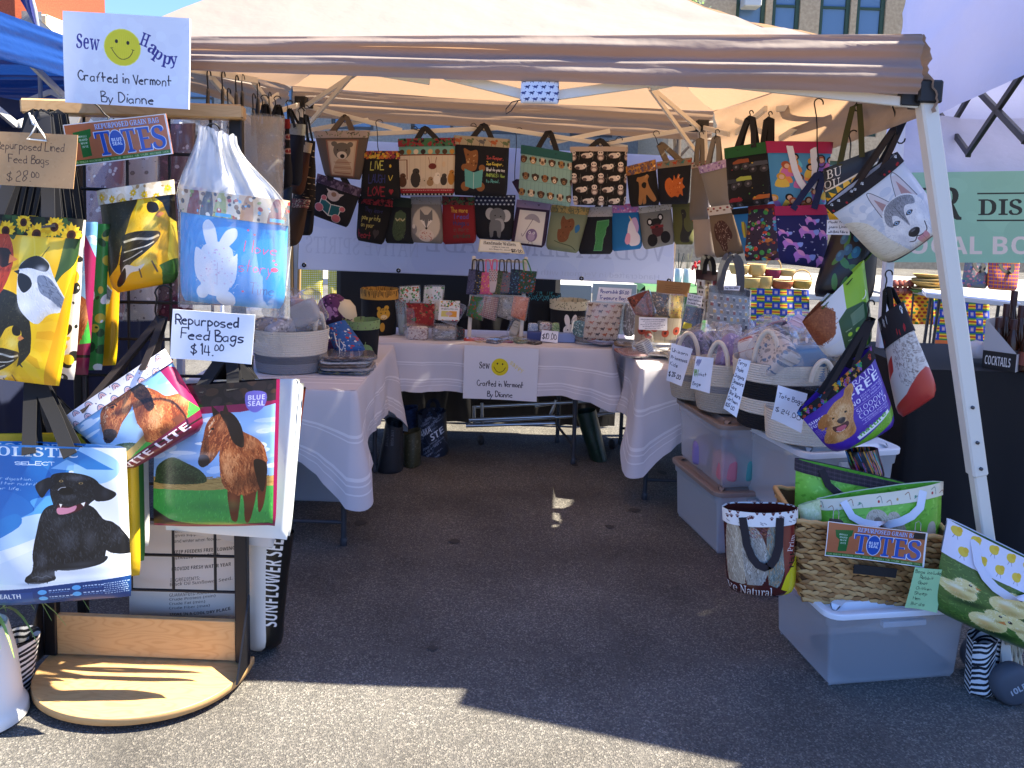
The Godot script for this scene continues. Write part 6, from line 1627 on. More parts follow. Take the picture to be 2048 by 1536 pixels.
func side_tents() -> void:
	var t := open_tent("pale lavender neighbouring tent with black frame at the right edge", 2.03, 5.03, -4.88, -1.88, 3.08, 0.98, 3.8, fabric("lav", "c9cbe2", 0.5), flat("2a2b2e", 0.5), 20.0)
	t.rotation.y = -0.27
	var fs := thing("banner_stand", "white pole and pale sheet holding up the green banner", "stand", Vector3(1.9, 0, -3.97))
	var pol := MB.new(); pol.beam(Vector3(1.9, 0, -3.97), Vector3(1.9, 2.36, -3.97), 0.045, 0.045, Vector3.BACK); part("pole", pol, flat("dfe2ec", 0.4), fs)
	var bw := MB.new(); var br := []
	for j in 6:
		var row := PackedVector3Array()
		for i in 31: row.append(Vector3(lerpf(1.92, 4.2, i / 30.0), lerpf(2.1, 1.76, j / 5.0) + sin(i * 0.9) * 0.008, -4.0 + wn.get_noise_2d(i * 12, j * 8) * 0.03))
		br.append(row)
	bw.grid(br); part("sheet", bw, fabric("lav", "c9cbe2", 0.5), fs)
	open_tent("royal blue neighbouring tent at the left edge", -5.1, -2.08, -4.9, -1.9, 2.3, 0.2, 3.0, fabric("blue", "12336e", 0.1, 0.3), flat("dcdcd8", 0.45), 30.0)
	# parasol of the next stall, just outside the frame on the right, whose round shade falls on the street
	var ub := Vector3(2.54, 0, -1.47)
	var ut := thing("market_parasol", "cream round market parasol standing just right of the frame", "parasol", ub)
	var up := MB.new(); up.tube([ub, ub + Vector3(0, 2.42, 0)], 0.02, 10); part("pole", up, flat("b8b4a8", 0.5), ut)
	var uc := MB.new()
	for i in 8:
		var a0 := TAU * i / 8.0; var a1 := TAU * (i + 1) / 8.0
		uc.ft(ub + Vector3(0, 2.46, 0), ub + Vector3(cos(a0) * 0.86, 2.2, sin(a0) * 0.86), ub + Vector3(cos(a1) * 0.86, 2.2, sin(a1) * 0.86))
	part("canopy", uc, flat("d8d0bc", 0.85), ut)
	var ubs := MB.new(); ubs.lathe(ub, [Vector2(0.001, 0.06), Vector2(0.06, 0.06), Vector2(0.22, 0.03), Vector2(0.22, 0.0)], 24); part("base", ubs, flat("4a4c50", 0.7), ut)
	# dark tent farther back
	var bt := open_tent("dark grey tent roof showing behind the blue tent", -7.0, -3.9, -10.5, -7.5, 2.6, 0.3, 3.55, fabric("dark", "2c2f38", 0.05, 0.5), flat("8a8c90", 0.45), 40.0)
	# navy side curtain of the blue tent
	var sc := MB.new(); var rows := []
	for j in 9:
		var row := PackedVector3Array()
		for i in 31: row.append(Vector3(-2.16 + sin(i * 1.3) * 0.02 + wn.get_noise_2d(i * 9, j * 3) * 0.03, lerpf(1.98, 0.03, j / 8.0), lerpf(-4.85, -2.9, i / 30.0)))
		rows.append(row)
	sc.grid(rows)
	solo("side_curtain", sc, flat("16203e", 0.8), "navy side curtain hanging from the blue tent", "curtain", Vector3(-2.16, 0, -3.9))
	# blue flag
	var fg := MB.new(); rows = []
	for j in 15:
		var row := PackedVector3Array(); var v := j / 14.0
		for i in 9:
			var u := i / 8.0
			var px := lerpf(lerpf(20, 74, pow(v, 0.8)), lerpf(56, 76, v), u); var py := lerpf(-26, 62, v) - u * 10.0 * (1 - v)
			row.append(P(px, py, 4.6 + sin(u * 5.0 + v * 3) * 0.03))
		rows.append(row)
	fg.grid(rows)
	var flg := thing("feather_flag", "dark blue feather flag standing behind the blue tent", "flag", Vector3(P(76, 62, 4.6).x, 0, P(76, 62, 4.6).z))
	part("flag_cloth", fg, flat("1c2468", 0.7, 0, 0.2), flg)
	var fp := MB.new(); fp.tube([Vector3(P(77, 62, 4.62).x, 0, -4.62), P(77, 62, 4.62), P(70, 20, 4.62), P(56, -30, 4.62)], 0.012, 8); part("flag_pole", fp, flat("b0b2b6", 0.4, 0.6), flg)

func facade(nm: String, label: String, c: Vector3, w: float, h: float, dep: float, m: Material, wins: Array, fm: Material, gm: Material) -> Node3D:
	# wall with real openings: wins = [x, y, w, h] measured from the lower left corner of the front
	var t := thing(nm, label, "building", c)
	var xs := [0.0, w]; var ys := [0.0, h]
	for q in wins:
		for x in [q[0], q[0] + q[2]]:
			if not x in xs: xs.append(x)
		for y in [q[1], q[1] + q[3]]:
			if not y in ys: ys.append(y)
	xs.sort(); ys.sort()
	var mb := MB.new()
	var o := c + Vector3(-w * 0.5, 0, 0)
	for i in xs.size() - 1:
		for j in ys.size() - 1:
			var mx: float = (xs[i] + xs[i + 1]) * 0.5; var my: float = (ys[j] + ys[j + 1]) * 0.5
			var hole := false
			for q in wins:
				if mx > q[0] and mx < q[0] + q[2] and my > q[1] and my < q[1] + q[3]: hole = true
			if not hole: mb.fq(o + Vector3(xs[i], ys[j + 1], 0), o + Vector3(xs[i + 1], ys[j + 1], 0), o + Vector3(xs[i + 1], ys[j], 0), o + Vector3(xs[i], ys[j], 0))
	for q in wins:
		var p0 := o + Vector3(q[0], q[1], 0); var p1 := o + Vector3(q[0] + q[2], q[1] + q[3], 0); var bk := Vector3(0, 0, -0.3)
		mb.fq(p0, Vector3(p0.x, p1.y, p0.z), Vector3(p0.x, p1.y, p0.z) + bk, p0 + bk); mb.fq(Vector3(p1.x, p0.y, p0.z), p1, p1 + bk, Vector3(p1.x, p0.y, p0.z) + bk)
		mb.fq(p0, Vector3(p1.x, p0.y, p0.z), Vector3(p1.x, p0.y, p0.z) + bk, p0 + bk); mb.fq(Vector3(p0.x, p1.y, p0.z), p1, p1 + bk, Vector3(p0.x, p1.y, p0.z) + bk)
	mb.box(c + Vector3(0, h * 0.5, -dep * 0.5 - 0.2), Vector3(w - 0.02, h - 0.02, dep - 0.4))
	part("wall", mb, m, t)
	for q in wins:
		var cc := o + Vector3(q[0] + q[2] * 0.5, q[1] + q[3] * 0.5, -0.12)
		var fr := MB.new()
		for s in [-1, 1]:
			fr.box(cc + Vector3(s * (q[2] * 0.5 - 0.06), 0, 0), Vector3(0.12, q[3], 0.1)); fr.box(cc + Vector3(0, s * (q[3] * 0.5 - 0.06), 0), Vector3(q[2] - 0.24, 0.12, 0.1))
		fr.box(cc, Vector3(q[2] - 0.24, 0.07, 0.08))
		var wf := part("window", fr, fm, t)
		for s in [-1, 1]:
			var gl := MB.new(); gl.box(cc + Vector3(0, s * (q[3] * 0.25 - 0.04), -0.02), Vector3(q[2] - 0.25, q[3] * 0.5 - 0.12, 0.012)); part("pane", gl, gm, wf)
	return t
func surroundings() -> void:
	var glass := flat("5a7690", 0.08); var brick := tri_mat("brick", noise_tex(0.06, [[0.0, "8a3c24"], [1.0, "b05a38"]], FastNoiseLite.TYPE_SIMPLEX_SMOOTH, 256, 4), null, 0.7, 0.9)
	var tanw := tri_mat("tanwall", noise_tex(0.05, [[0.0, "9a8668"], [1.0, "b8a484"]], FastNoiseLite.TYPE_SIMPLEX_SMOOTH, 256, 5), null, 0.6, 0.9)
	# building across the street, windows where the photo has them
	var d := 24.0
	var x0 := P(1350, 20, d).x; var x1 := P(2120, 20, d).x
	var w := x1 - x0
	var wins := []
	var sc := d / F
	for e in [[1472, 58], [1545, 54], [1640, 60], [1714, 56], [1860, 58], [1935, 58]]:
		for r in 4: wins.append([P(e[0], 20, d).x - x0, 1.2 + r * 2.75, e[1] * sc * 1.0, 2.0])
	facade("tan_building", "tan masonry building with green framed windows behind the tents", Vector3((x0 + x1) * 0.5, 0, -d), w, 13.0, 8.0, tanw, wins, flat("2c4432", 0.6), glass)
	var ac := MB.new(); var ap := P(1502, 4, d - 0.25); ac.box(ap, Vector3(0.5, 0.34, 0.5)); 
	solo("window_air_conditioner", ac, flat("b8bab4", 0.5), "window air conditioner set in a green frame above the tan roof", "air conditioner", ap)
	var d2 := 34.0
	var a0 := P(-330, 20, d2); var a1 := P(30, 20, d2)
	var bw := []
	for i in 3:
		for r in 4: bw.append([0.8 + i * 2.4, 1.5 + r * 3.0, 1.1, 1.9])
	facade("brick_building", "red brick building at the top left corner", Vector3((a0.x + a1.x) * 0.5, 0, -d2), a1.x - a0.x, 15.0, 8.0, brick, bw, flat("d8d0c0", 0.6), glass)
	var b1 := P(71, 20, d2)
	facade("cream_building", "cream building between the brick building and the blue flag", Vector3((a1.x + b1.x) * 0.5 + 0.02, 0, -d2 - 0.4), b1.x - a1.x, P(60, 18, d2).y, 6.0, tri_mat("cream", noise_tex(0.05, [[0.0, "cfc4a4"], [1.0, "e2d8bc"]], FastNoiseLite.TYPE_SIMPLEX_SMOOTH, 256, 4), null, 0.6, 0.9), [[0.15, 8.4, 0.3, 0.5], [0.5, 6.2, 0.25, 0.6]], flat("8a8a84", 0.6), glass)
	var gw := []
	for i in 9:
		for r in 2: gw.append([1.0 + i * 3.0, 0.8 + r * 3.4, 1.6, 2.0])
	facade("grey_building", "low grey building across the street behind the white banner", Vector3(-3.0, 0, -30.0), 28.0, 7.6, 6.0, tri_mat("greyw", noise_tex(0.05, [[0.0, "6a6c6a"], [1.0, "84867f"]], FastNoiseLite.TYPE_SIMPLEX_SMOOTH, 256, 4), null, 0.6, 0.9), gw, flat("3a3d3c", 0.6), glass)
	# tree peeping over the roof
	var tp := P(1366, -6, 17.0)
	var tr := thing("street_tree", "small street tree whose leaves show above the tent roof", "tree", Vector3(tp.x, 0, tp.z))
	var tk := MB.new(); tk.tube([Vector3(tp.x, 0, tp.z), Vector3(tp.x + 0.05, 2.4, tp.z), Vector3(tp.x, tp.y, tp.z)], [0.12, 0.09, 0.04], 8)
	for i in 5: tk.tube([Vector3(tp.x, 2.6 + i * 0.3, tp.z), Vector3(tp.x + cos(i * 1.9) * 0.7, 3.4 + i * 0.3, tp.z + sin(i * 1.9) * 0.7)], [0.04, 0.015], 6)
	part("trunk", tk, flat("5a4a3a", 0.9), tr)
	var lf := MB.new()
	for i in 2600:
		var p := Vector3(tp.x, tp.y - 0.75, tp.z) + Vector3(rng.randfn(), rng.randfn(), rng.randfn()).normalized() * Vector3(0.95, 0.95, 0.95) * pow(rng.randf(), 0.4) * (0.8 + 0.3 * wn.get_noise_1d(i % 40 * 30.0))
		var s := 0.05; var u := Vector3(rng.randfn(), rng.randfn(), rng.randfn()).normalized(); var v := u.cross(Vector3(rng.randfn(), rng.randfn(), rng.randfn())).normalized()
		lf.fq(p - u * s, p + v * s * 0.6, p + u * s, p - v * s * 0.6)
	part("crown", lf, flat("6a8c34", 0.7, 0, 0.5), tr)

	# rear white banner, seen from behind
	var bq := [605, 276, 1352, 312, 1346, 569, 597, 538]
	var bn := card("hanging_banner", "white vinyl banner hung behind the stall, its lettering showing through reversed", bq, 5.72, "banner", 0.003, 0.55, 0.012)
	bn.material_override = atlas_mat(cells["banner"].idx, 0.55, 0.8)
	for e in [[608, 530], [797, 541], [1163, 557], [1338, 561]]:
		var g := MB.new(); var p := P(e[0], e[1], 5.705); var prof := []
		for i in 9: prof.append(Vector2(0.011 + 0.006 * cos(TAU * i / 8.0), 0.004 * sin(TAU * i / 8.0)))
		g.lathe(p, prof, 18, 1, 1, Basis(Vector3.RIGHT, PI * 0.5))
		solo("banner_grommet", g, flat("1a1a20", 0.4, 0.5), ["black grommet at the lower left corner of the white banner", "black grommet below the navy elephant bag's left side", "black ring grommet in the white banner right of the wallets rack", "black grommet at the lower right corner of the white banner"][[608, 797, 1163, 1338].find(e[0])], "grommet", p, "banner grommets")
	# things of the booth behind
	var ez := thing("wooden_easel", "wooden easel with a white board left of the banner", "easel", G(592, 700))
	for e in [[583, 482, 588, 640], [600, 470, 594, 640]]:
		var mb := MB.new(); mb.beam(P(e[0], e[1], 5.9), Vector3(P(e[2], e[3], 5.9).x, 0, -5.9), 0.02, 0.03); part("leg", mb, flat("a9834e", 0.7), ez)
	var eb := MB.new(); eb.box(P(572, 540, 5.92), Vector3(0.2, 0.6, 0.012)); part("board", eb, flat("d8d6d0", 0.6), ez)
	for g in [[600, 536, 646, 620, "yellow gingham cloth hanging left of the purple hat"], [656, 540, 700, 620, "yellow gingham cloth hanging above the purple hat"]]:
		var q := [g[0], g[1], g[2], g[1] + 2, g[2], g[3], g[0], g[3]]
		bag("gingham_cloth", g[4], "tablecloth", "yellow gingham cloths behind the stall", q, 7.2, {"print": "gingham", "th": 0.03, "wr": 0.014, "shr": 0.0, "top": 0.9})
	for b in [[651, 620, "left"], [672, 560, ""]]: pass
	var crate := func(x: float, y: float, x2: float, y2: float, dd: float, n: int, label: String) -> void:
		var p0 := P(x, y, dd); var p1 := P(x2, y2, dd)
		var ct := thing("wooden_crate", label, "crate", Vector3((p0.x + p1.x) * 0.5, p1.y, p0.z - 0.12), "pine crates behind the stall")
		var hh := (p0.y - p1.y) / n
		for i in n:
			for zz in [0.0, -0.25]:
				var mb := MB.new(); mb.box(Vector3((p0.x + p1.x) * 0.5, p1.y + hh * (i + 0.5), p0.z + zz), Vector3(p1.x - p0.x, hh * 0.8, 0.012)); part("slat", mb, flat(["b99c6a", "c4a878", "ad905e"][i % 3], 0.8), ct)
		for sx in [p0.x, p1.x]:
			var mb := MB.new(); mb.box(Vector3(sx, (p0.y + p1.y) * 0.5, p0.z - 0.125), Vector3(0.014, p0.y - p1.y, 0.23)); part("end_board", mb, flat("b39662", 0.8), ct)
	crate.call(690, 545, 800, 562, 6.3, 1, "pine crate lying under the banner above the black box")
	crate.call(893, 552, 945, 626, 6.4, 4, "pine crate with open slats left of the wallets rack")
	var bc := MB.new(); var bp := P(790, 640, 6.1); bc.box(Vector3(-0.5, 0.55, -6.35), Vector3(1.76, 1.1, 0.5), Basis(), 0.04)
	solo("black_covered_counter", bc, flat("101014", 0.85), "black covered counter behind the back table", "counter", Vector3(-0.5, 0, -6.35))
	var bp2 := MB.new(); var bpr := []
	for j in 7:
		var row := PackedVector3Array()
		for i in 41: row.append(Vector3(lerpf(-1.0, 0.78, i / 40.0), lerpf(0.78, 0.012, j / 6.0), -5.58 + sin(i * 1.7) * 0.018 + wn.get_noise_2d(i * 15, j * 5) * 0.02))
		bpr.append(row)
	bp2.grid(bpr)
	solo("low_black_curtain", bp2, flat("121216", 0.9), "black cloth hanging low behind the back table", "curtain", Vector3(-0.1, 0, -5.58))
	for g in [[1102, 568, 1178, 690, "8e948c"], [1186, 566, 1268, 690, "9ca39a"], [1120, 568, 1180, 600, ""]]:
		if g[4] == "": continue
		var p0 := P(g[0], g[1], 7.5); var p1 := P(g[2], g[3], 7.5)
		var mb := MB.new(); mb.box(Vector3((p0.x + p1.x) * 0.5, p0.y * 0.5, -7.5), Vector3(p1.x - p0.x, p0.y, 0.03))
		solo("partition_board", mb, flat(g[4], 0.7), "grey green partition board " + ("left of the treasure bags sign" if g[0] < 1150 else "behind the treasure bags sign"), "partition", Vector3((p0.x + p1.x) * 0.5, 0, -7.5), "partition boards behind the stall")
	var gp := MB.new(); var g0 := P(1272, 566, 7.7); var g1 := P(1400, 620, 7.7); gp.box(Vector3((g0.x + g1.x) * 0.5, g0.y * 0.5, -7.7), Vector3(g1.x - g0.x, g0.y, 0.6))
	solo("green_counter", gp, flat("3c6a38", 0.7), "green counter behind the grapevine kraft card", "counter", Vector3((g0.x + g1.x) * 0.5, 0, -7.7))
	for e in [[1356, 0], [1373, 1]]:
		var p := P(e[0], 562, 7.6); p.y = g0.y
		var jr := thing("white_jar", ["white jar with dark stems on the green counter, left one", "white jar with dry stems on the green counter, right one"][e[1]], "jar", p, "jars on the green counter")
		var mb := MB.new(); mb.lathe(p, [Vector2(0.001, 0.0), Vector2(0.034, 0.0), Vector2(0.037, 0.1), Vector2(0.034, 0.16), Vector2(0.028, 0.165)], 16); part("jar_body", mb, flat("ccd6d4", 0.3), jr)
		var st := MB.new()
		for i in 9: st.tube([p + Vector3(0, 0.12, 0), p + Vector3(rng.randf_range(-0.06, 0.06), rng.randf_range(0.25, 0.36), rng.randf_range(-0.04, 0.04))], 0.002, 4)
		part("stems", st, flat("3a4238" if e[1] == 0 else "b0a070", 0.8), jr)
	var rf := P(1396, 532, 7.6)
	var fw := thing("red_flower", "red flowers on a dark stem right of the white jars", "flower", rf - Vector3(0, 0.25, 0))
	for o in [Vector3(-0.03, 0, 0), Vector3(0.03, 0.03, 0), Vector3(0.06, -0.01, 0.02)]:
		var mb := MB.new()
		for i in 12: mb.box(rf + o + Vector3(rng.randfn() * 0.012, rng.randfn() * 0.012, rng.randfn() * 0.012), Vector3(0.03, 0.005, 0.02), Basis.from_euler(Vector3(rng.randf() * 3, rng.randf() * 3, rng.randf() * 3)))
		part("petals", mb, flat("c81e24", 0.6), fw)
	var fs := MB.new(); fs.tube([rf, rf - Vector3(0.02, 0.26, 0)], 0.006, 6); part("stem", fs, flat("20241e", 0.8), fw)

	# right background: distillery banner, kente tables, woven baskets
	card("distillery_banner", "green distillery banner with black and pink lettering hanging in the right tent", [1775, 346, 2300, 338, 2300, 528, 1775, 524], 3.9, "distill", 0.003, 0.6, 0.01)
	for k in [[1500, 579, 1618, 668, 8.6, "kente", "blue and yellow kente cloth on the table of woven baskets"], [1868, 590, 1978, 694, 8.2, "kente", "blue and yellow kente cloth on the table seen right of the white leg"], [1772, 586, 1872, 650, 8.9, "kente2", "yellow and red patterned cloth on the table left of the white leg"]]:
		var p0 := P(k[0], k[1], k[4]); var p1 := P(k[2], k[1], k[4])
		var kt := thing("market_table", "table standing under the " + k[6].split(" on the")[0] + " " + ("with woven baskets" if k[0] < 1600 else ("by the green banner's right part" if k[0] > 1800 else "by the stacked trays")), "table", Vector3((p0.x + p1.x) * 0.5, 0, -k[4] - 0.3), "market tables in the right background")
		var tb := MB.new(); tb.box(Vector3((p0.x + p1.x) * 0.5, p0.y - 0.02, -k[4] - 0.3), Vector3(p1.x - p0.x - 0.02, 0.03, 0.56)); part("tabletop", tb, flat("a8a49c", 0.6), kt)
		for e in [p0.x + 0.04, p1.x - 0.04]:
			for zz in [-0.08, -0.5]:
				var lg := MB.new(); lg.tube([Vector3(e, 0, -k[4] + zz), Vector3(e, p0.y - 0.03, -k[4] + zz)], 0.012, 6); part("leg", lg, flat("3a3c40", 0.5), kt)
		bag("patterned_cloth", k[6], "tablecloth", "patterned cloths in the right background", [k[0], k[1] - 2, k[2], k[1] + 1, k[2] + 2, k[3], k[0] - 2, k[3] - 3], k[4] - 0.02, {"print": k[5], "th": 0.03, "wr": 0.02, "shr": 0.0, "top": 0.9, "res": 3.0})
	var bk := [[1478, 548, 0.11, 0.1, "c8a868"], [1500, 575, 0.13, 0.11, "c0a05c"], [1512, 550, 0.1, 0.12, "ccab68"], [1524, 577, 0.115, 0.14, "bc9c5c"], [1545, 556, 0.09, 0.1, "8a2c44"], [1563, 577, 0.12, 0.09, "a85a34"], [1572, 552, 0.09, 0.07, "caa868"], [1602, 577, 0.11, 0.09, "a88a3c"]]
	for i in bk.size():
		var e = bk[i]; var p := P(e[0], e[1], 8.75)
		var t := thing("woven_basket", ["tan woven basket at the upper left of the pile", "tan woven basket at the lower left of the pile", "tall tan woven basket in the upper row", "tall striped tan basket in the lower row", "maroon basket behind the woven baskets", "red and green striped basket with handle", "tan bowl basket atop the red basket", "green and yellow basket with handle at the right end"][i], "basket", p, "woven baskets on the kente table")
		var mb := MB.new(); var prof := [Vector2(0.001, 0.0)]
		for j in 25: prof.append(Vector2(e[2] * (0.78 + 0.22 * sin(j / 24.0 * 1.9)) + 0.003 * absf(sin(j * 1.57)), e[3] * j / 24.0))
		mb.lathe(p, prof, 22); part("body", mb, flat(e[4], 0.9), t)
		var rm := MB.new(); var ring := []
		for j in 23: ring.append(p + Vector3(cos(TAU * j / 22.0) * prof[-1].x, e[3], sin(TAU * j / 22.0) * prof[-1].x))
		rm.tube(ring, 0.006, 6); part("rim", rm, flat("d8bc80", 0.9), t)
		if i in [5, 7, 4]:
			var hd := MB.new(); var pts := []
			for j in 11: pts.append(p + Vector3(cos(PI * j / 10.0) * e[2], e[3] + sin(PI * j / 10.0) * 0.12, 0))
			hd.tube(pts, 0.007, 6); part("handle", hd, flat("b8965a", 0.9), t)
	var tray := thing("wicker_tray_stack", "stack of pale woven trays on the yellow patterned cloth", "basket", P(1852, 588, 8.6))
	for i in 6:
		var mb := MB.new(); var p := P(1852 + (i % 3) * 3, 586 - i * 6, 8.6); mb.lathe(p, [Vector2(0.001, 0), Vector2(0.13, 0.0), Vector2(0.17, 0.03), Vector2(0.175, 0.036), Vector2(0.16, 0.032)], 22, 1, 0.8, Basis(Vector3.BACK, 0.08 * sin(i * 2.0))); part("tray", mb, flat(["c9ab6c", "d4b87c", "bd9c5a"][i % 3] if i else "5f8a4c", 0.9), tray)
	for i in 9:
		var p := P(1790 + (i % 5) * 10, 583 - (i / 5) * 14, 8.7)
		var mb := MB.new(); mb.lathe(p, [Vector2(0.001, -0.03), Vector2(0.04, -0.02), Vector2(0.045, 0.01), Vector2(0.02, 0.05), Vector2(0.001, 0.055)], 12); solo("carved_gourd", mb, flat(["7a3424", "b06a4a", "8a4434"][i % 3], 0.6), "small reddish brown carved gourd among the others left of the woven trays", "gourd", p, "carved gourds on the yellow cloth")
	# white slanted tray table in the right tent
	var wt := thing("white_side_table", "white narrow folding table crossing behind the tent leg", "table", Vector3(2.9, 0, -4.9))
	var w0 := P(1848, 586, 5.1); var w1 := P(2032, 606, 4.9)
	var wb := MB.new(); wb.beam(w0, w1, 0.32, 0.03); part("tabletop", wb, flat("dcdee2", 0.5), wt)
	for e in [[1862, 592, 5.1], [1880, 592, 5.2], [1998, 606, 4.9], [2012, 606, 5.0]]:
		var p := P(e[0], e[1], e[2]); var lg := MB.new(); lg.tube([p, Vector3(p.x - 0.06, 0, p.z)], 0.011, 6); part("leg", lg, flat("3c3e42", 0.5), wt)
	for e in [["floral|6a7480,4a5aa0,b86a7a,5a8a7a,c88a90", [1930, 522, 1978, 524, 1974, 578, 1922, 574], "grey floral tote hanging under the green banner", 5.6], ["plaidx|6a3a8a,c85a2c,d88a3c", [1976, 524, 2040, 526, 2034, 582, 1974, 578], "orange and purple tote hanging under the green banner", 5.55]]:
		bag("hanging_tote", e[2], "bag", "totes under the green banner", e[1], e[3], {"print": e[0], "th": 0.1, "hcol": "17171a", "hh": 0.07, "droop": -0.8})
	# neighbour's black covered table with bottles
	var bt := thing("black_cloth_table", "long table under a black floor length cloth at the right edge", "table", Vector3(2.9, 0, -3.7))
	var bm := MB.new(); var rows := []
	var th := 0.93
	for j in 13:
		var row := PackedVector3Array(); var v := j / 12.0
		for i in 61:
			var u := i / 60.0
			var fold := sin(u * 60.0 + sin(u * 13.0) * 2.0) * 0.02 * v
			var pp: Vector3
			if u < 0.3: pp = Vector3(1.78 - fold - 0.02 * v, 0, lerpf(-4.15, -3.42, u / 0.3))
			else: pp = Vector3(lerpf(1.78, 4.2, (u - 0.3) / 0.7), 0, -3.42 + fold + 0.02 * v)
			pp.y = lerpf(th, 0.015, v); row.append(pp)
		rows.append(row)
	bm.grid(rows); bm.box(Vector3(2.99, th - 0.01, -3.785), Vector3(2.42, 0.02, 0.73)); part("cloth", bm, flat("0f0f12", 0.9), bt)
	var bx := thing("cocktail_display_box", "white and black display box lettered COCKTAILS holding bottles", "box", P(2005, 745, 3.45))
	var k0 := P(1962, 745, 3.5); k0.y = th + 0.002; var k1 := Vector3(P(2030, 745, 3.4).x, th + 0.002, -3.4)
	var dirx := (k1 - k0).normalized(); var inn := Vector3(0.25, 0, -0.22).normalized() * 0.3
	var cvk := cell("cocktails", 300, 90)
	var kb := MB.new(); var r := cvk.uvr(); var up := Vector3.UP
	kb.fq(k0 + up * 0.08, k1 + up * 0.08, k1, k0, r.position, r.end); part("front_panel", kb, atlas_mat(cvk.idx, 0.6), bx)
	var kw := MB.new(); kw.fq(k0 + up * 0.22, k0 + up * 0.22 + dirx * 0.004, k1 + up * 0.082, k0 + up * 0.08); kw.fq(k0 + up * 0.22, k0 + up * 0.22 + inn, k0 + inn, k0); kw.fq(k1 + up * 0.08, k1 + inn + up * 0.08, k1 + inn, k1); part("side_panel", kw, flat("b9b9bc", 0.6), bx)
	var bott := flat("3a1c0e", 0.15)
	for i in 9:
		var p := k0 + dirx * (0.035 + (i % 3) * 0.06) + inn * (0.18 + (i / 3) * 0.3); p.y = th + 0.004
		var t := thing("cocktail_bottle", "amber bottle standing %s in the %s row of the COCKTAILS box" % [["leftmost", "in the middle", "rightmost"][i % 3], ["front", "second", "back"][i / 3]], "bottle", p, "bottles in the cocktail box")
		var hs := 1.0 + 0.25 * (i / 3)
		var mb := MB.new(); mb.lathe(p, [Vector2(0.001, 0.0), Vector2(0.026, 0.0), Vector2(0.028, 0.01), Vector2(0.028, 0.12 * hs), Vector2(0.013, 0.17 * hs), Vector2(0.013, 0.2 * hs)], 16); part("glass_body", mb, bott, t)
		var cp := MB.new(); cp.lathe(p, [Vector2(0.0145, 0.18 * hs), Vector2(0.0145, 0.225 * hs), Vector2(0.001, 0.226 * hs)], 14); part("cap", cp, flat("3a1614", 0.4), t)
		var lb := MB.new(); lb.lathe(p, [Vector2(0.0285, 0.03), Vector2(0.0285, 0.09)], 16); part("paper_label", lb, flat("5a5450" if i % 2 else "8a4a3a", 0.7), t)
	var pb := MB.new(); pb.lathe(P(1956, 716, 3.6), [Vector2(0.001, 0.0), Vector2(0.05, 0.005), Vector2(0.06, 0.04), Vector2(0.04, 0.075), Vector2(0.001, 0.08)], 14)
	for i in pb.v.size(): pb.v[i] += Vector3(1, 1, 1) * wn.get_noise_3d(pb.v[i].x * 150, pb.v[i].y * 150, pb.v[i].z * 150) * 0.014
	solo("crumpled_plastic", pb, film("e8eaee", 0.55, 0.2), "crumpled clear plastic on the black table", "plastic bag", P(1956, 716, 3.6))
func p_cocktails(c: Cv) -> void:
	c.bg("1a1a1c"); c.tt("COCKTAILS", 8, 8, 76, 15, "dcdcdc", "sansb")
func white_cloth() -> Material:
	if mats.has("tablecloth"): return mats["tablecloth"]
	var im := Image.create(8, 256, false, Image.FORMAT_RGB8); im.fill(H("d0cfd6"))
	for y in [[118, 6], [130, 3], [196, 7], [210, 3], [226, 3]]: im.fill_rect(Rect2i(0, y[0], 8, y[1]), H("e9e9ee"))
	var m := StandardMaterial3D.new(); m.albedo_texture = ImageTexture.create_from_image(im); m.roughness = 0.85; m.cull_mode = BaseMaterial3D.CULL_DISABLED
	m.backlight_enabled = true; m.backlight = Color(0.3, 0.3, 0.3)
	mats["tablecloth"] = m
	return m
func inside_tables() -> void:
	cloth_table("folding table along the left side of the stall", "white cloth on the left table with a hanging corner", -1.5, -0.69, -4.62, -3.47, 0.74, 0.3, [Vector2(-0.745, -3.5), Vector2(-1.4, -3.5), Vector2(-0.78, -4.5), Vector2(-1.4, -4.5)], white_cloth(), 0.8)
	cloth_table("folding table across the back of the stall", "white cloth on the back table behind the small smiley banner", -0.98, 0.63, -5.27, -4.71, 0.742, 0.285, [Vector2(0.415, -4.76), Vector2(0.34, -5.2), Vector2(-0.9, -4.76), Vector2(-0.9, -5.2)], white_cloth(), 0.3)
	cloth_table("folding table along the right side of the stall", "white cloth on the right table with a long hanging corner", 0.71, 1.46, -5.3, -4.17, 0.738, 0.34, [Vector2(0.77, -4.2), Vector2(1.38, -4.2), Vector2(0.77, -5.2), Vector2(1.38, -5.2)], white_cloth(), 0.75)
	# stripes woven in the cloths are part of the weave: fine raised bands on the back table front
	card("small_smiley_banner", "white fabric banner with a yellow smiley and Crafted in Vermont, hanging on the back table", [929, 690, 1078, 698, 1073, 803, 926, 796], 4.66, "sew_small", 0.002, 0.9, 0.006)

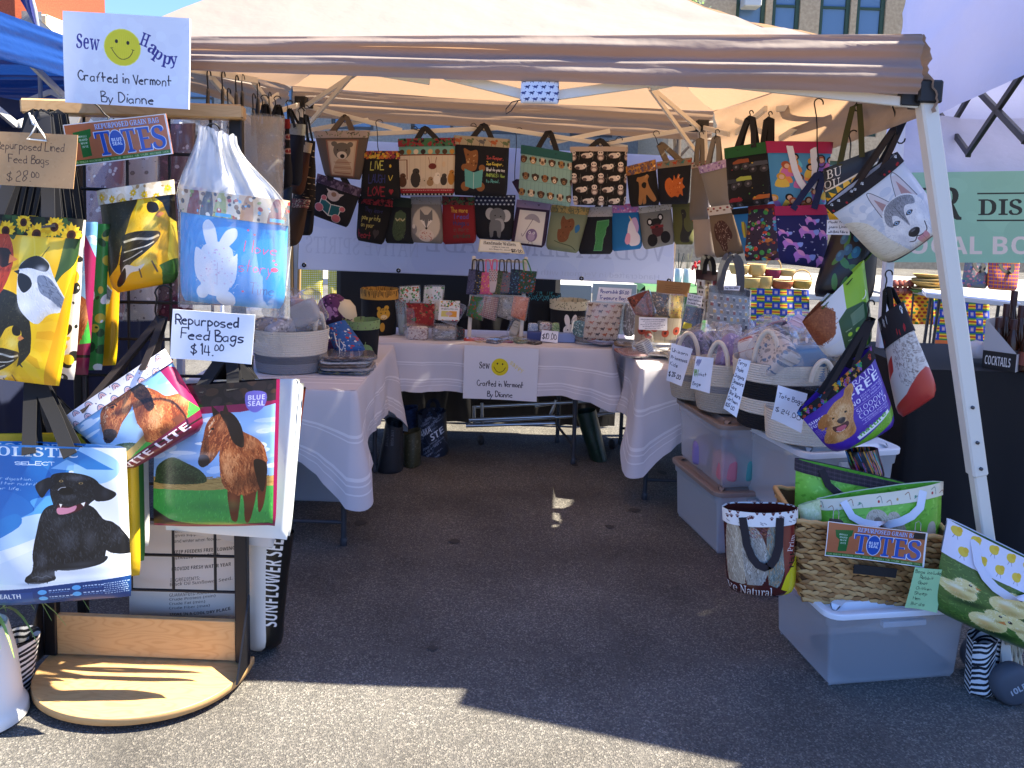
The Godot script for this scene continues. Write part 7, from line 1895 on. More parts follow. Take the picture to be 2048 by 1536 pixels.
func display_rack() -> void:
	var dz := 2.48
	var bl := P(105, 1300, dz + 0.01); var br := P(486, 1318, dz)
	var tl := P(88, 222, dz + 0.02); var trr := P(473, 240, dz + 0.12)
	bl.y = 0.05; br.y = 0.05
	var t := thing("display_rack", "black wire grid display rack with pale wood rail, panel and rounded base", "display rack", Vector3((bl.x + br.x) * 0.5, 0, (bl.z + br.z) * 0.5))
	var wood := tri_mat("wood", wood_tex(), null, 1.0, 0.45, 1.0, true)
	wood.uv1_scale = Vector3(1.2, 1.2, 1.2)
	var blk := flat("18171a", 0.45, 0.2)
	for e in [[bl, tl], [br, trr]]:
		var mb := MB.new(); mb.beam(e[0], e[1], 0.042, 0.03, Vector3.BACK); part("upright", mb, blk, t)
	# inner narrower frame behind on the left
	var ib := MB.new(); ib.beam(bl + Vector3(0.05, 0, -0.1), tl + Vector3(0.045, 0, -0.1), 0.03, 0.03, Vector3.BACK); part("upright", ib, blk, t)
	var rail := MB.new(); rail.beam(P(50, 214, dz - 0.03), P(489, 226, dz + 0.1), 0.085, 0.045); part("top_rail", rail, wood, t)
	for i in 13:
		var f := 0.13 + i * 0.067
		var a := bl.lerp(tl, f); var b := br.lerp(trr, f)
		var mb := MB.new(); mb.tube([a, b], 0.0055, 6); part("grid_wire", mb, blk, t)
	for i in 4:
		var f := 0.2 + i * 0.22
		var mb := MB.new(); mb.tube([bl.lerp(br, f).lerp(tl.lerp(trr, f), 0.13), tl.lerp(trr, f)], 0.005, 6); part("grid_wire", mb, blk, t)
	var pn := MB.new()
	var pa := bl.lerp(tl, 0.0); var pbb := br
	var hh := P(300, 1236, dz).y - 0.055
	pn.box((pa + pbb) * 0.5 + Vector3.UP * (hh * 0.5 + 0.006), Vector3(pa.distance_to(pbb) - 0.045, hh, 0.02), Basis(Vector3.UP, -atan2(pbb.z - pa.z, pbb.x - pa.x)))
	part("back_panel", pn, wood, t)
	# rounded base: straight back, bowed front, bevelled underneath
	var base := MB.new()
	var cx := P(300, 1325, dz).x; var zb := -dz - 0.03
	var out := []
	var rx := 0.34; var zf := G(300, 1440, 0.05).z - zb
	for i in 41:
		var a := PI * i / 40.0
		out.append(Vector2(cx + cos(a) * rx * (1.0 + 0.0 * sin(a)), zb + pow(sin(a), 0.75) * zf))
	var rows := []
	for lv in [[0.0485, -0.012], [0.05, -0.003], [0.047, 0.0], [0.026, 0.0], [0.012, -0.03], [0.002, -0.06]]:
		var row := PackedVector3Array()
		for p in out:
			var dn: Vector2 = (p - Vector2(cx, zb + 0.1)).normalized()
			row.append(Vector3(p.x + dn.x * lv[1], lv[0], p.y + dn.y * lv[1]))
		row.append(row[0]); rows.append(row)
	rows.reverse()
	base.grid(rows)
	var ce := Vector3(cx, 0.0487, zb + 0.2)
	for i in 40: base.ft(ce, rows[-1][i + 1], rows[-1][i])
	base.ft(ce, rows[-1][0], rows[-1][40])
	part("base_board", base, wood, t)
	for e in [[bl, -1.0], [br, 1.0]]:
		var g := MB.new(); var p: Vector3 = e[0] + Vector3(e[1] * 0.024, 0, 0.01)
		for s in [-0.003, 0.003]: g.ft(p + Vector3(s, 0.24, 0), p + Vector3(s, 0.0, 0.0), p + Vector3(s, 0.0, 0.12)); 
		g.fq(p + Vector3(-0.003, 0.24, 0), p + Vector3(0.003, 0.24, 0), p + Vector3(0.003, 0, 0.12), p + Vector3(-0.003, 0, 0.12)); part("gusset", g, blk, t)
func wood_tex() -> ImageTexture:
	# straight pale maple grain with a few cathedral figures
	var w := 512; var im := Image.create(w, w, false, Image.FORMAT_RGB8)
	var n := FastNoiseLite.new(); n.seed = 3; n.frequency = 0.006; n.fractal_octaves = 3
	var n2 := FastNoiseLite.new(); n2.seed = 9; n2.frequency = 0.05
	for y in w:
		for x in w:
			var g := n.get_noise_2d(x * 0.45, y * 2.2)
			var l := 0.5 + 0.5 * sin(g * 34.0 + y * 0.03)
			var f := n2.get_noise_2d(x * 0.5, y * 9.0) * 0.5 + 0.5
			im.set_pixel(x, y, H("cda672").lerp(H("b58a54"), 0.42 * pow(l, 4.0) + 0.28 * f))
	return ImageTexture.create_from_image(im)

func left_bags() -> void:
	card("shop_sign", "white stall sign with yellow smiley reading Sew Happy, Crafted in Vermont By Dianne", [127, 22, 380, 37, 380, 219, 134, 205], [2.3, 2.34, 2.36, 2.32], "sew", 0.012, 0.35, 0.006)
	card("kraft_sign", "brown kraft sign reading Repurposed Lined Feed Bags 28 dollars", [-24, 262, 155, 270, 149, 378, -30, 368], 2.07, "kraft28", 0.002)
	var tie := MB.new()
	tie.tube([P(58, 226, 2.08), P(66, 248, 2.07), P(72, 252, 2.06), P(64, 266, 2.06), P(54, 278, 2.06), P(94, 282, 2.06), P(86, 268, 2.06), P(76, 254, 2.06), P(64, 232, 2.07)], 0.0026, 6)
	solo("cotton_tie", tie, flat("e2dccc", 0.9), "white cotton string tied to the kraft sign", "string", P(66, 250, 2.22))
	card("totes_sign", "laminated Repurposed Grain Bag TOTES sign hanging tilted on the rack", [126, 250, 331, 227, 348, 308, 146, 333], 2.36, "totes", 0.003, 0.18)
	hook(222, 240, 200, 206, 2.37, "the tilted TOTES sign on the rack")
	card("white_price_sign", "white card reading Repurposed Feed Bags 14 dollars", [346, 618, 510, 630, 504, 728, 342, 716], 2.2, "white14", 0.002)
	# big feed bags on pegs; several hang one behind another
	var g := "feed sack totes on the display rack"
	for i in 4:
		bag("feed_sack_tote", ["feed tote with plain back hanging just behind the songbird tote", "second feed tote behind the songbird tote", "green edged feed tote behind the songbird tote", "last feed tote of the songbird row, yellow side"][i], "bag", g, [-50 + i * 10, 436 + i * 4, 172 + i * 24, 440 + i * 4, 150 + i * 28, 760 - i * 10, -60 + i * 10, 742], 2.22 + i * 0.07, {"print": ["floral|d8d4cc,23241f,e8c02a", "horsesky", "floral|3c8a3c,e6e2da,c8b03a,274a24", "birds"][i], "th": 0.03, "wr": 0.004, "shr": 0.02, "rough": 0.35, "hcol": "141416", "hook": [70 + i * 16, 230]})
	bag("feed_sack_tote", "tote made from a songbird seed sack with sunflower cuff", "bag", g, [-62, 428, 166, 442, 120, 772, -84, 744], 2.14, {"print": "birds", "band": [0.105, "sunband"], "th": 0.07, "wr": 0.006, "shr": 0.02, "rough": 0.32, "hcol": "202024", "hw": 0.036, "hook": [82, 236, 2.2], "ua": 0.26})
	bag("feed_sack_tote", "goldfinch tote with cream cuff hanging on the rack", "bag", g, [197, 384, 347, 362, 362, 562, 222, 588], 2.38, {"print": "goldfinch", "band": [0.13, "beigeband"], "th": 0.09, "wr": 0.008, "shr": 0.2, "rough": 0.3})
	var bb := bag("plush_tote", "blue tote with white bunny reading I love story time in a clear plastic bag", "bag", g, [362, 372, 578, 404, 570, 618, 360, 600], 2.32, {"print": "bunnyblue", "band": [0.22, "peopleband"], "th": 0.1, "wr": 0.006, "shr": 0.1})
	var fm := MB.new(); var rows := []
	for j in 27:
		var v := j / 26.0
		var row := PackedVector3Array()
		var nar := lerpf(0.34, 1.0, smoothstep(0.0, 0.42, v))
		for i in 49:
			var a := TAU * i / 48.0
			var cxp := lerpf(435, 468, smoothstep(0.0, 0.5, v)); var cyp := lerpf(262, 626, v)
			var px := cxp + cos(a) * 112.0 * nar
			var cr := wn.get_noise_3d(cos(a) * 26.0, v * 14.0, sin(a) * 26.0) * 0.035 + wn.get_noise_3d(cos(a) * 90.0, v * 30.0, sin(a) * 60.0) * 0.012
			row.append(P(px, cyp + cos(a) * 12.0 + cr * 200.0 * float(j == 0), 2.32 - sin(a) * (0.07 * (0.4 + nar * 0.6)) - cr))
		rows.append(row)
	fm.grid(rows.slice(9))
	part("plastic_bag", fm, film("f2f5f8", 0.12, 0.09), bb)
	var fu := MB.new(); fu.grid(rows.slice(0, 10)); part("gathered_plastic", fu, film("f4f6f8", 0.4, 0.22), bb)
	hook(440, 300, 428, 258, 2.36, "the plastic wrapped bunny tote")
	bag("feed_sack_tote", "horse feed tote with rainbow cuff hanging tilted in front of the rack", "bag", g, [128, 838, 330, 700, 420, 850, 246, 948], 2.24, {"print": "horsesky", "band": [0.16, "rainbows"], "th": 0.14, "wr": 0.006, "shr": 0.24, "rb": 0.3, "rough": 0.3, "hcol": "241c1c", "hook": [320, 640, 2.3], "ua": 0.2})
	hook(318, 640, 330, 585, 2.36, "the tilted horse tote")
	for i in 6:
		bag("feed_sack_tote", ["white edged feed tote behind the standing horse tote", "pale feed tote second behind the standing horse tote", "orange edged feed tote at the right of the horse row", "black feed tote behind the orange edged one", "grey feed tote hanging lowest in the horse row", "tan bottomed horse tote showing under the standing horse tote"][i], "bag", g, [318 + i * 6, 762 + i * 6, 560 + [40, 48, 52, 24, 30, -4][i], 758 + i * 8, 548 + [28, 34, 34, 14, 0, 6][i], [1080, 1072, 1010, 1040, 1096, 1082][i], 330 + i * 2, 1060], 2.36 + i * 0.045, {"print": ["#dfe4e4", "#cfd6d8", "#e0521c", "#1a181c", "#c9c8c6", "horsefield"][i], "th": 0.025, "wr": 0.004, "shr": 0.02, "rough": 0.4, "hcol": "16161a", "hook": [450 + i * 8, 712, 2.4]})
	bag("feed_sack_tote", "tote made from a sack with a bay horse standing in a field", "bag", g, [310, 772, 560, 758, 552, 1052, 306, 1050], 2.27, {"print": "horsefield", "th": 0.06, "wr": 0.006, "shr": 0.02, "rough": 0.28, "hcol": "17171a", "hw": 0.036, "hook": [455, 712, 2.34], "ua": 0.36})
	for i in 3:
		bag("feed_sack_tote", ["yellow edged feed tote behind the black dog tote", "green edged feed tote behind the black dog tote", "white feed tote farthest behind the black dog tote"][i], "bag", g, [-20 + i * 8, 868, 276 + i * 10, 866, 282 + i * 9, 1150 - i * 30, -10, 1190], 2.24 + i * 0.05, {"print": ["#c8a418", "#3a7a34", "#dcdcd8"][i], "th": 0.025, "wr": 0.004, "shr": 0.02, "rough": 0.4, "hcol": "121214", "hook": [70, 770 + i * 6, 2.3]})
	bag("feed_sack_tote", "white and blue dog food tote with a smiling black dog", "bag", g, [-40, 884, 252, 896, 264, 1192, -42, 1208], 2.16, {"print": "holistic", "th": 0.07, "wr": 0.006, "shr": 0.015, "rough": 0.3, "hcol": "121214", "hw": 0.038, "hook": [72, 765, 2.24], "ua": 0.36, "res": 2.4})
	bag("seed_sack", "tall sunflower seed sack standing right of the rack base", "bag", g, [498, 1066, 588, 1060, 560, 1285, 500, 1300], [2.56, 2.68, 2.68, 2.56], {"print": "flower_seed", "th": 0.14, "wr": 0.008, "shr": 0.05, "rough": 0.35, "top": 0.8})
	bag("seed_sack", "white birdseed sack with printed directions behind the rack wires", "bag", g, [262, 1046, 492, 1050, 478, 1232, 258, 1232], 2.6, {"print": "seedtext", "th": 0.08, "wr": 0.006, "shr": 0.02, "rough": 0.4})
	# clear plastic covered bags behind the grid
	var pg := "plastic covered bags behind the rack"
	var keys := ["floral|8a6a74,5a2c3c,d0c8cc", "floral|b8b4b8,6a6468,d8d4d8", "floral|5a2438,8a4a5c,c0b0b8", "#8c8a88", "#a8a4a2"]
	for i in 5:
		var x: float = [160, 226, 300, 400, 478][i]
		bag("covered_bag", ["dusty rose bag in clear plastic behind the left of the rack grid", "silvery bag in clear plastic behind the middle of the rack grid", "wine red bag in clear plastic behind the right of the rack grid", "grey bag in clear plastic hanging left of the red cuffed bag", "pale grey bag in clear plastic nearest the red cuffed bag"][i], "bag", pg, [x, 250 - (i > 2 as int) * 20 if i < 3 else 230, x + 90, 246 if i < 3 else 236, x + 86, 640 if i < 3 else 470, x + 4, 640 if i < 3 else 470], 2.95 + i * 0.12, {"print": keys[i], "th": 0.1, "wr": 0.016, "film": 0.1, "shr": 0.05} if i < 3 else {"print": keys[i], "th": 0.09, "wr": 0.02, "film": 0.02, "shr": 0.05, "mat": film("b4b0ac", 0.42, 0.2)})
func back_row() -> void:
	var g := "handmade bags hanging along the back of the tent"
	var rows := [
		["tote_bag", "taupe tote with a bear in a striped sweater", [628, 264, 740, 262, 722, 360, 650, 353], "bearsweater", [0.14, "sprigs|a89a94"], "5a5048", [690, 236], [690, 232]],
		["bucket_bag", "black bucket bag with a calf reading a teal book", [636, 348, 724, 378, 696, 456, 620, 428], "calf", [0.2, "floral|4a3a50,6a5a70,3a2c44"], "14141a", [662, 318], []],
		["bucket_bag", "black bucket bag lettered LIVE LAUGH LOVE", [728, 303, 799, 303, 803, 398, 720, 398], "lll", [0.16, "floral|1a1a1e,b8642c,c8a83a,8a3040"], "", [], [760, 246]],
		["tote_bag", "tote printed with dogs on a shelf", [797, 279, 912, 277, 909, 391, 800, 391], "dogshelf", [0.13, "floral|14181a,8a2c34,3a6a4a"], "14141a", [850, 258], [830, 258]],
		["tote_bag", "navy tote with a giraffe reading, lettered Zoo Keeper", [909, 272, 1019, 280, 1014, 394, 907, 390], "giraffe", [0.14, "animals|a89c84,a85a34,5a6a4a,5a5a5c"], "14141a", [968, 252], [948, 252]],
		["tote_bag", "teal boarded tote printed with rows of dogs", [1043, 291, 1146, 308, 1142, 414, 1036, 398], "dogsteal", [0.15, "#1f5a5a"], "14141a", [1098, 266], [1102, 264]],
		["tote_bag", "black tote printed with pandas", [1141, 295, 1255, 295, 1252, 411, 1146, 410], "panda", [0.07, "#b8a89c"], "14141a", [1200, 282], [1240, 280]],
		["bucket_bag", "black bucket bag with a brown bear", [1252, 334, 1310, 320, 1320, 410, 1260, 414], "bearbrown", [0.22, "floral|b8823c,5a4a5c,8a5a34"], "", [], []],
		["bucket_bag", "black bucket bag with an orange dinosaur", [1314, 325, 1383, 316, 1378, 408, 1318, 409], "dino", [0.15, "animals|8a7c6a,a8462c,3a7a7a"], "6a5f50", [1322, 290], [1314, 268]],
		["bucket_bag", "black bucket bag lettered paw prints on your heart", [718, 392, 790, 400, 768, 490, 712, 480], "pawprints", [0.16, "floral|7a1c24,14100e,9a2c34"], "", [], []],
		["bucket_bag", "dark bucket bag with a green owl", [788, 394, 824, 398, 832, 488, 768, 486], "owlgreen", [0.2, "#1c2a20"], "", [], []],
		["bucket_bag", "grey bucket bag with a fox in an oval", [822, 394, 882, 394, 889, 488, 818, 484], "fox", [0.16, "sprigs|8a8a8c"], "", [], []],
		["bucket_bag", "dark red bucket bag with stitched lettering", [885, 393, 948, 395, 954, 486, 884, 489], "redbook", [0.17, "floral|121612,6a2c2c,3a5a3c"], "", [], []],
		["bucket_bag", "navy bucket bag with a grey elephant", [947, 391, 1030, 391, 1026, 481, 952, 477], "elephant", [0.22, "elband"], "", [], []],
		["bucket_bag", "purple bucket bag with an owl under an umbrella", [1035, 400, 1102, 406, 1090, 496, 1020, 487], "owlpurple", [0.16, "#8a7a9a"], "33243f", [1032, 362], [1040, 262]],
		["bucket_bag", "sage green bucket bag with a fox and butterfly", [1104, 410, 1182, 416, 1158, 507, 1090, 498], "foxsage", [0.16, "floral|6a6a4a,b89a5a,8a7a4a"], "", [], []],
		["bucket_bag", "navy bucket bag with a green Vermont outline", [1180, 415, 1224, 414, 1227, 508, 1154, 508], "vermont", [0.2, "sprigs|a8a4a4"], "10141c", [1208, 398], []],
		["bucket_bag", "blue bucket bag with a unicorn", [1224, 409, 1276, 408, 1286, 497, 1222, 503], "unicornblue", [0.18, "uniband"], "", [], []],
		["bucket_bag", "grey bucket bag with a black and red toy car", [1277, 416, 1341, 408, 1351, 487, 1286, 500], "bug", [0.13, "sprigs|b8b4ac"], "", [], []],
		["bucket_bag", "olive bucket bag with a dark long necked dinosaur", [1344, 408, 1386, 406, 1388, 489, 1348, 489], "olivedino", [0.08, "#4c4c28"], "", [], []]]
	for i in rows.size():
		var r = rows[i]
		var d := 5.2 if i < 9 else 5.3
		var o := {"print": r[3], "band": r[4], "th": 0.07, "wr": 0.007, "shr": 0.1 if i < 9 else 0.18, "rough": 0.9, "top": 0.5, "res": 2.2}
		if r[0] == "tote_bag": o.shr = 0.06
		if r[5]:
			o["hcol"] = r[5]; o["hook"] = [r[6][0], r[6][1], d + 0.02]
			o["hw"] = 0.034
		bag(r[0], r[1], "bag", g, r[2], d, o)
		if r[7]: hook(r[7][0] if not r[6] else r[6][0], (r[6][1] + 8) if r[6] else r[2][1] + 6, r[7][0], r[7][1], d + 0.02, "the " + r[1].split(" with")[0].split(" lettered")[0].split(" printed")[0] + [" with the bear", " with the calf", " lettered LIVE LAUGH LOVE", " with dogs on a shelf", " with the giraffe", " with rows of dogs", " with pandas", "", " with the orange dinosaur", "", "", "", "", "", " with the owl"][i])
	# left interior row, hanging along the side bar
	var gl := "handmade bags hanging along the left side of the tent"
	for e in [["bag with framed portrait print at the far left of the side row", [512, 250, 548, 246, 556, 420, 520, 430], "floral|22222a,b8a8a8,8a8484,d0c4c4", [], 4.1, [530, 196]],
		["navy bag with red baseball medallions and red cuff", [530, 236, 577, 240, 578, 372, 548, 386], "sox", [0.13, "#7c1418"], 4.3, [556, 198]],
		["dark navy bag with pale printed cuff", [574, 248, 606, 250, 598, 372, 570, 364], "#141a28", [0.17, "sprigs|a8b4b0"], 4.5, [580, 206]],
		["brown bag with cream cuff lettered oh", [594, 282, 624, 288, 600, 390, 574, 384], "oh", [0.18, "sprigs|c8b494"], 4.7, [604, 222]],
		["dark bag with deer print behind the brown bag", [606, 280, 628, 282, 622, 420, 584, 420], "floral|1c1612,8a6a4a,c8b08a", [], 4.85, [612, 216]],
		["brown suede bag hanging low in the left row", [580, 398, 616, 400, 592, 488, 560, 496], "#4a3420", [0.18, "floral|8a4a44,c8b49a,4a3a34"], 4.6, []],
		["black bag hanging behind the brown suede bag", [598, 390, 628, 392, 618, 470, 586, 470], "#12141a", [], 4.95, []],
		["denim bag hanging low behind the plastic wrapped tote", [546, 372, 582, 374, 576, 430, 548, 440], "#24364a", [], 4.5, []]]:
		var o := {"print": e[2], "th": 0.08, "wr": 0.008, "rough": 0.9, "shr": 0.12}
		if e[3]: o["band"] = e[3]
		if e[5]:
			o["hcol"] = "141418"; o["hook"] = [e[5][0], e[5][1] + 16, e[4]]
		bag("side_tote", e[0], "bag", gl, e[1], [e[4] + 0.08, e[4] - 0.05, e[4] - 0.05, e[4] + 0.08], o)
		if e[5]: hook(e[5][0], e[5][1] + 24, e[5][0], e[5][1], e[4], "the " + e[0])
	# empty hangers on the left bar
	for e in [[418, 150, 3.2], [447, 152, 3.4], [474, 160, 3.6], [486, 158, 3.7], [517, 172, 4.0], [540, 192, 4.2], [458, 186, 3.45], [508, 196, 3.7]]:
		var p := P(e[0], e[1], e[2]); var t := thing("clothes_hanger", ["black hanger nearest the stall sign", "black hanger second from the stall sign", "black hanger third from the stall sign", "black hanger fourth from the stall sign", "black hanger at the bend of the left bar", "black hanger just above the red cuffed bag", "black hanger with arms hanging lowest by the stall sign", "black hanger with arms below the bar joint"][[418, 447, 474, 486, 517, 540, 458, 508].find(e[0])], "hanger", p - Vector3(0, 0.12, 0), "hangers on the left side bar")
		var mb := MB.new(); var pts := []
		for i in 8: pts.append(p + Vector3(0, sin(PI * i / 7.0) * 0.02, -cos(PI * i / 7.0) * 0.02))
		pts.append(p + Vector3(0, -0.06, 0.012)); mb.tube(pts, 0.003, 6); part("hook", mb, flat("131316", 0.4), t)
		var ar := MB.new(); var q := p + Vector3(0, -0.06, 0.012)
		ar.tube([q + Vector3(0.05, -0.1, 0.14), q + Vector3(0.02, -0.02, 0.05), q, q + Vector3(-0.02, -0.02, -0.05), q + Vector3(-0.05, -0.1, -0.14)], 0.007, 6); part("arms", ar, flat("131316", 0.4), t)
func right_side() -> void:
	var g := "handmade bags hanging along the right side of the tent"
	var L := [
		["taupe bag with small truck band behind the grey bag", [1384, 326, 1412, 322, 1418, 440, 1378, 440], "#6a625a", [0.1, "animals|a89c90,8a2c2c,3a3a3c"], 4.95, 4.95, "6a6258", [1400, 280]],
		["teal bag with orange shape under the taupe bag", [1382, 418, 1416, 416, 1414, 440, 1382, 442], "floral|1f4a50,b86a34", [], 5.0, 5.0, "", []],
		["grey linen bag with lilac floral cuff", [1398, 334, 1456, 318, 1462, 412, 1420, 414], "#8a8278", [0.16, "purpband"], 4.6, 4.5, "7a7268", [1432, 276]],
		["plain beige bag hanging low", [1386, 440, 1428, 438, 1436, 514, 1390, 516], "#a39586", [], 4.75, 4.7, "", []],
		["burlap bag with a brown hedgehog and mushroom cuff", [1416, 416, 1464, 410, 1490, 506, 1430, 516], "hedgehog", [0.15, "mushband"], 4.5, 4.4, "", []],
		["black bag printed with monster trucks and green cuff", [1450, 298, 1538, 284, 1540, 408, 1458, 416], "trucks", [0.17, "#1f5a2c"], 3.8, 3.65, "14141a", [1500, 238]],
		["navy bag printed with planets", [1516, 306, 1550, 300, 1552, 400, 1508, 410], "planets", [], 3.85, 3.8, "14141a", [1538, 240]],
		["tote crowded with dolls in bright gowns and a pink cuff", [1533, 284, 1664, 286, 1650, 414, 1546, 413], "portraits", [0.17, "#a82350"], 3.25, 3.25, "dcdce0", []],
		["blue bag with dark truck lettering", [1464, 420, 1522, 414, 1510, 512, 1490, 512], "bluetype", [0.1, "#15161c"], 4.0, 3.95, "", []],
		["bag crowded with colourful puppet faces", [1498, 414, 1556, 408, 1562, 520, 1488, 522], "monsters", [0.06, "#7a1c24"], 3.75, 3.7, "", []],
		["navy bag with pink and violet unicorns and pink cuff", [1550, 414, 1656, 410, 1654, 538, 1558, 526], "uninavy", [0.15, "#a82350"], 3.2, 3.2, "12204a", [1640, 350]],
		["black feed tote with sunflower and white lettering", [1646, 338, 1758, 294, 1760, 440, 1656, 446], "sunfl", [], 3.0, 2.92, "3a3c18", [1712, 212]],
		["dark jeans bag with embroidered blueberries", [1668, 452, 1760, 440, 1748, 600, 1622, 592], "blueberry", [], 3.1, 3.0, "16223c", [1706, 326]],
		["white dog food tote with a husky and black paw cuff", [1652, 412, 1794, 306, 1896, 446, 1768, 532], "husky", [0.12, "pawband"], 2.82, 2.72, "14141a", [1806, 236]],
		["green and brown feed tote hanging by the white pole", [1604, 644, 1728, 520, 1748, 684, 1652, 716], "greenbag", [], 3.05, 2.95, "3a5a20", [1742, 505]],
		["purple grain free dog food tote with a golden dog", [1596, 826, 1742, 694, 1796, 848, 1664, 908], "retriever", [0.14, "pawrainbow"], 2.85, 2.78, "141418", [1740, 640]],
		["red and white dog food tote with dark floral paw cuff", [1762, 640, 1806, 606, 1872, 790, 1800, 838], "dogred", [0.3, "pawband"], 2.95, 2.85, "141418", [1776, 580]],
		["rainbow paw print bag showing below the purple tote", [1690, 902, 1756, 896, 1768, 952, 1706, 950], "pawrainbow", [], 3.0, 3.0, "", []]]
	for e in L:
		var d := [e[4], e[5], e[5], e[4]]
		var big: bool = e[5] < 3.1
		var o := {"print": e[2], "th": 0.13 if big else 0.08, "wr": 0.007, "rough": 0.32 if big else 0.9, "shr": 0.12, "res": 2.2}
		if big: o["rb"] = 0.3; o["shr"] = 0.16; o["hw"] = 0.02
		if e[3]: o["band"] = e[3]
		if e[6]:
			o["hcol"] = e[6]
			if e[7]: o["hook"] = [e[7][0], e[7][1], (e[4] + e[5]) * 0.5]
			else: o["hh"] = 0.2; o["droop"] = -0.9; o["ua"] = 0.32
		bag("side_tote" if not big else "feed_sack_tote", e[0], "bag", g, e[1], d, o)
		if e[7]: hook(e[7][0], e[7][1] + 8, e[7][0] + 4, minf(e[7][1] - 12, 272.0) if e[7][1] < 330 else e[7][1] - 30, (e[4] + e[5]) * 0.5, "the " + e[0])
	hook(1800, 282, 1798, 214, 2.75, "the straps of the husky tote, long bent one")
	hook(1642, 330, 1640, 208, 3.2, "the pink cuffed unicorn bag from the right bar")
	card("jeans_sign", "white card reading Made from jeans Lined with Batik Fabric", [1654, 440, 1700, 438, 1698, 470, 1652, 469], 2.9, "tag|jeans")
	var pc := MB.new()
	var pu := thing("zip_pouch", "white zip pouch printed with blue animals hanging from the front bar", "pouch", P(1078, 206, 2.45))
	var c := corners([1043, 156, 1118, 156, 1118, 208, 1040, 206], 2.45)
	var cv := cell("animals|dfe0e6,3a4478,2c3460", 150, 100)
	part("body", bag_surf(c, 0, 1, 0.03, 0.0, cv.uvr(), {"shr": 0.06, "wr": 0.004}, 2.0), atlas_mat(cv.idx, 0.8), pu)
	var lp := MB.new(); lp.ribbon([P(1042, 200, 2.45), P(1024, 204, 2.45), P(1012, 218, 2.45), P(1012, 228, 2.45), P(1022, 222, 2.45), P(1036, 202, 2.45)], 0.008, Vector3.BACK); part("wrist_strap", lp, flat("15151a", 0.8), pu)
func right_stack() -> void:
	var milky := film("d6dade", 0.5, 0.3); var white := flat("e4e6ea", 0.4); var taupe := flat("8a7a70", 0.5)
	var UPV := Vector3.UP
	# two bins with taupe lids
	var o := G(1427, 1115); var az := (G(1342, 1030) - o); az.y = 0; var dl := az.length(); az = az.normalized(); var ax := Vector3(-az.z, 0, az.x)
	bin("lower storage bin with taupe lid at the foot of the right table", o, ax, az, 0.42, 0.52, 0.31, taupe, milky)
	bin("upper storage bin with taupe lid, bright goods inside, under the small rope baskets", o + UPV * 0.318 + ax * 0.005, ax, az, 0.42, 0.52, 0.31, taupe, film("d8d8dc", 0.4, 0.25))
	for i in 8: lump("packed_cloth", ["pink", "teal", "white", "orange", "violet", "blue", "rose", "cream"][i] + " folded cloth inside the upper taupe lidded bin", "cloth", "goods inside the upper bin", o + ax * (0.08 + 0.08 * (i % 4)) + az * (0.1 + 0.24 * (i / 4)) + UPV * 0.4, Vector3(0.09, 0.12, 0.16), i * 0.7, ["#c87a8a", "#4a9a9a", "#dcdcdc", "#d08a4a", "#8a7ab0", "#5a7ab0", "#b86a7a", "#d8ccb4"][i], {"wrap": false})
	# white lidded bin on another bin
	var p := Vector3(1.225, 0, -3.13); var bz := Vector3(-0.151, 0, -0.592).normalized(); var bx := Vector3(-bz.z, 0, bz.x)
	bin("clear storage bin with white lid standing under the white lidded bin", p + bx * 0.02, bx, bz, 0.42, 0.58, 0.27, white, film("dcdfe4", 0.42, 0.25))
	bin("storage bin with white lid under the striped rope basket", p + UPV * 0.278, bx, bz, 0.46, 0.62, 0.345, white, milky)
	# front bin with the wicker basket on it
	var f := G(1649, 1386); var fx := G(1934, 1364) - f; fx.y = 0; var fw := fx.length(); fx = fx.normalized(); var fz := Vector3(fx.z, 0, -fx.x)
	bin("front storage bin with white lid under the wicker basket, papers inside", f, fx, fz, fw, 0.4, 0.28, white, film("dcdfe4", 0.36, 0.2))
	var pp := MB.new(); pp.fq(f + fx * 0.14 + fz * 0.05 + UPV * 0.2, f + fx * 0.3 + fz * 0.05 + UPV * 0.23, f + fx * 0.42 + fz * 0.22 + UPV * 0.05, f + fx * 0.22 + fz * 0.3 + UPV * 0.06)
	pp.fq(f + fx * 0.141 + fz * 0.0515 + UPV * 0.2, f + fx * 0.301 + fz * 0.0515 + UPV * 0.23, f + fx * 0.421 + fz * 0.2215 + UPV * 0.05, f + fx * 0.221 + fz * 0.3015 + UPV * 0.06)
	solo("loose_paper", pp, flat("e2e2e6", 0.8), "white sheet of paper inside the front bin", "paper", f + fx * 0.3 + fz * 0.15 + UPV * 0.05)
	var db := MB.new(); db.box(f + fx * 0.3 + fz * 0.16 + UPV * 0.03, Vector3(0.4, 0.03, 0.22), Basis(fx, UPV, fx.cross(UPV)))
	solo("dark_folder", db, flat("2c3442", 0.6), "dark folder lying on the floor of the front bin", "folder", f + fx * 0.3 + fz * 0.16 + UPV * 0.015)
	var pk := MB.new(); pk.box(G(1512, 1190) + Vector3(0.12, 0.1, -0.18), Vector3(0.3, 0.2, 0.4), Basis(Vector3.UP, -0.15), 0.02)
	solo("pink_bin", pk, flat("b25a94", 0.5), "pink box on the street behind the front bin", "box", G(1512, 1190) + Vector3(0.12, 0.0, -0.18))
	wicker(f + UPV * 0.345)
	# rope baskets on the bins
	var cream := rope_mat("cream", "e4dccb"); var grey := rope_mat("grey", "8b8d92"); var tw := rope_mat("twist", "b4ab9c"); var black := rope_mat("black", "17171b")
	var A := G(1396, 792, 0.648); var Bp := G(1452, 816, 0.648)
	var a := rope_basket("small cream rope basket tagged Unicorn Princesses Kids", A, 0.135, 0.17, 0.235, 0.8, [[0.0, 0.42, tw, "twisted_base"], [0.42, 0.56, grey, "grey_band"], [0.56, 1.0, cream, "cream_wall"]], 0.3)
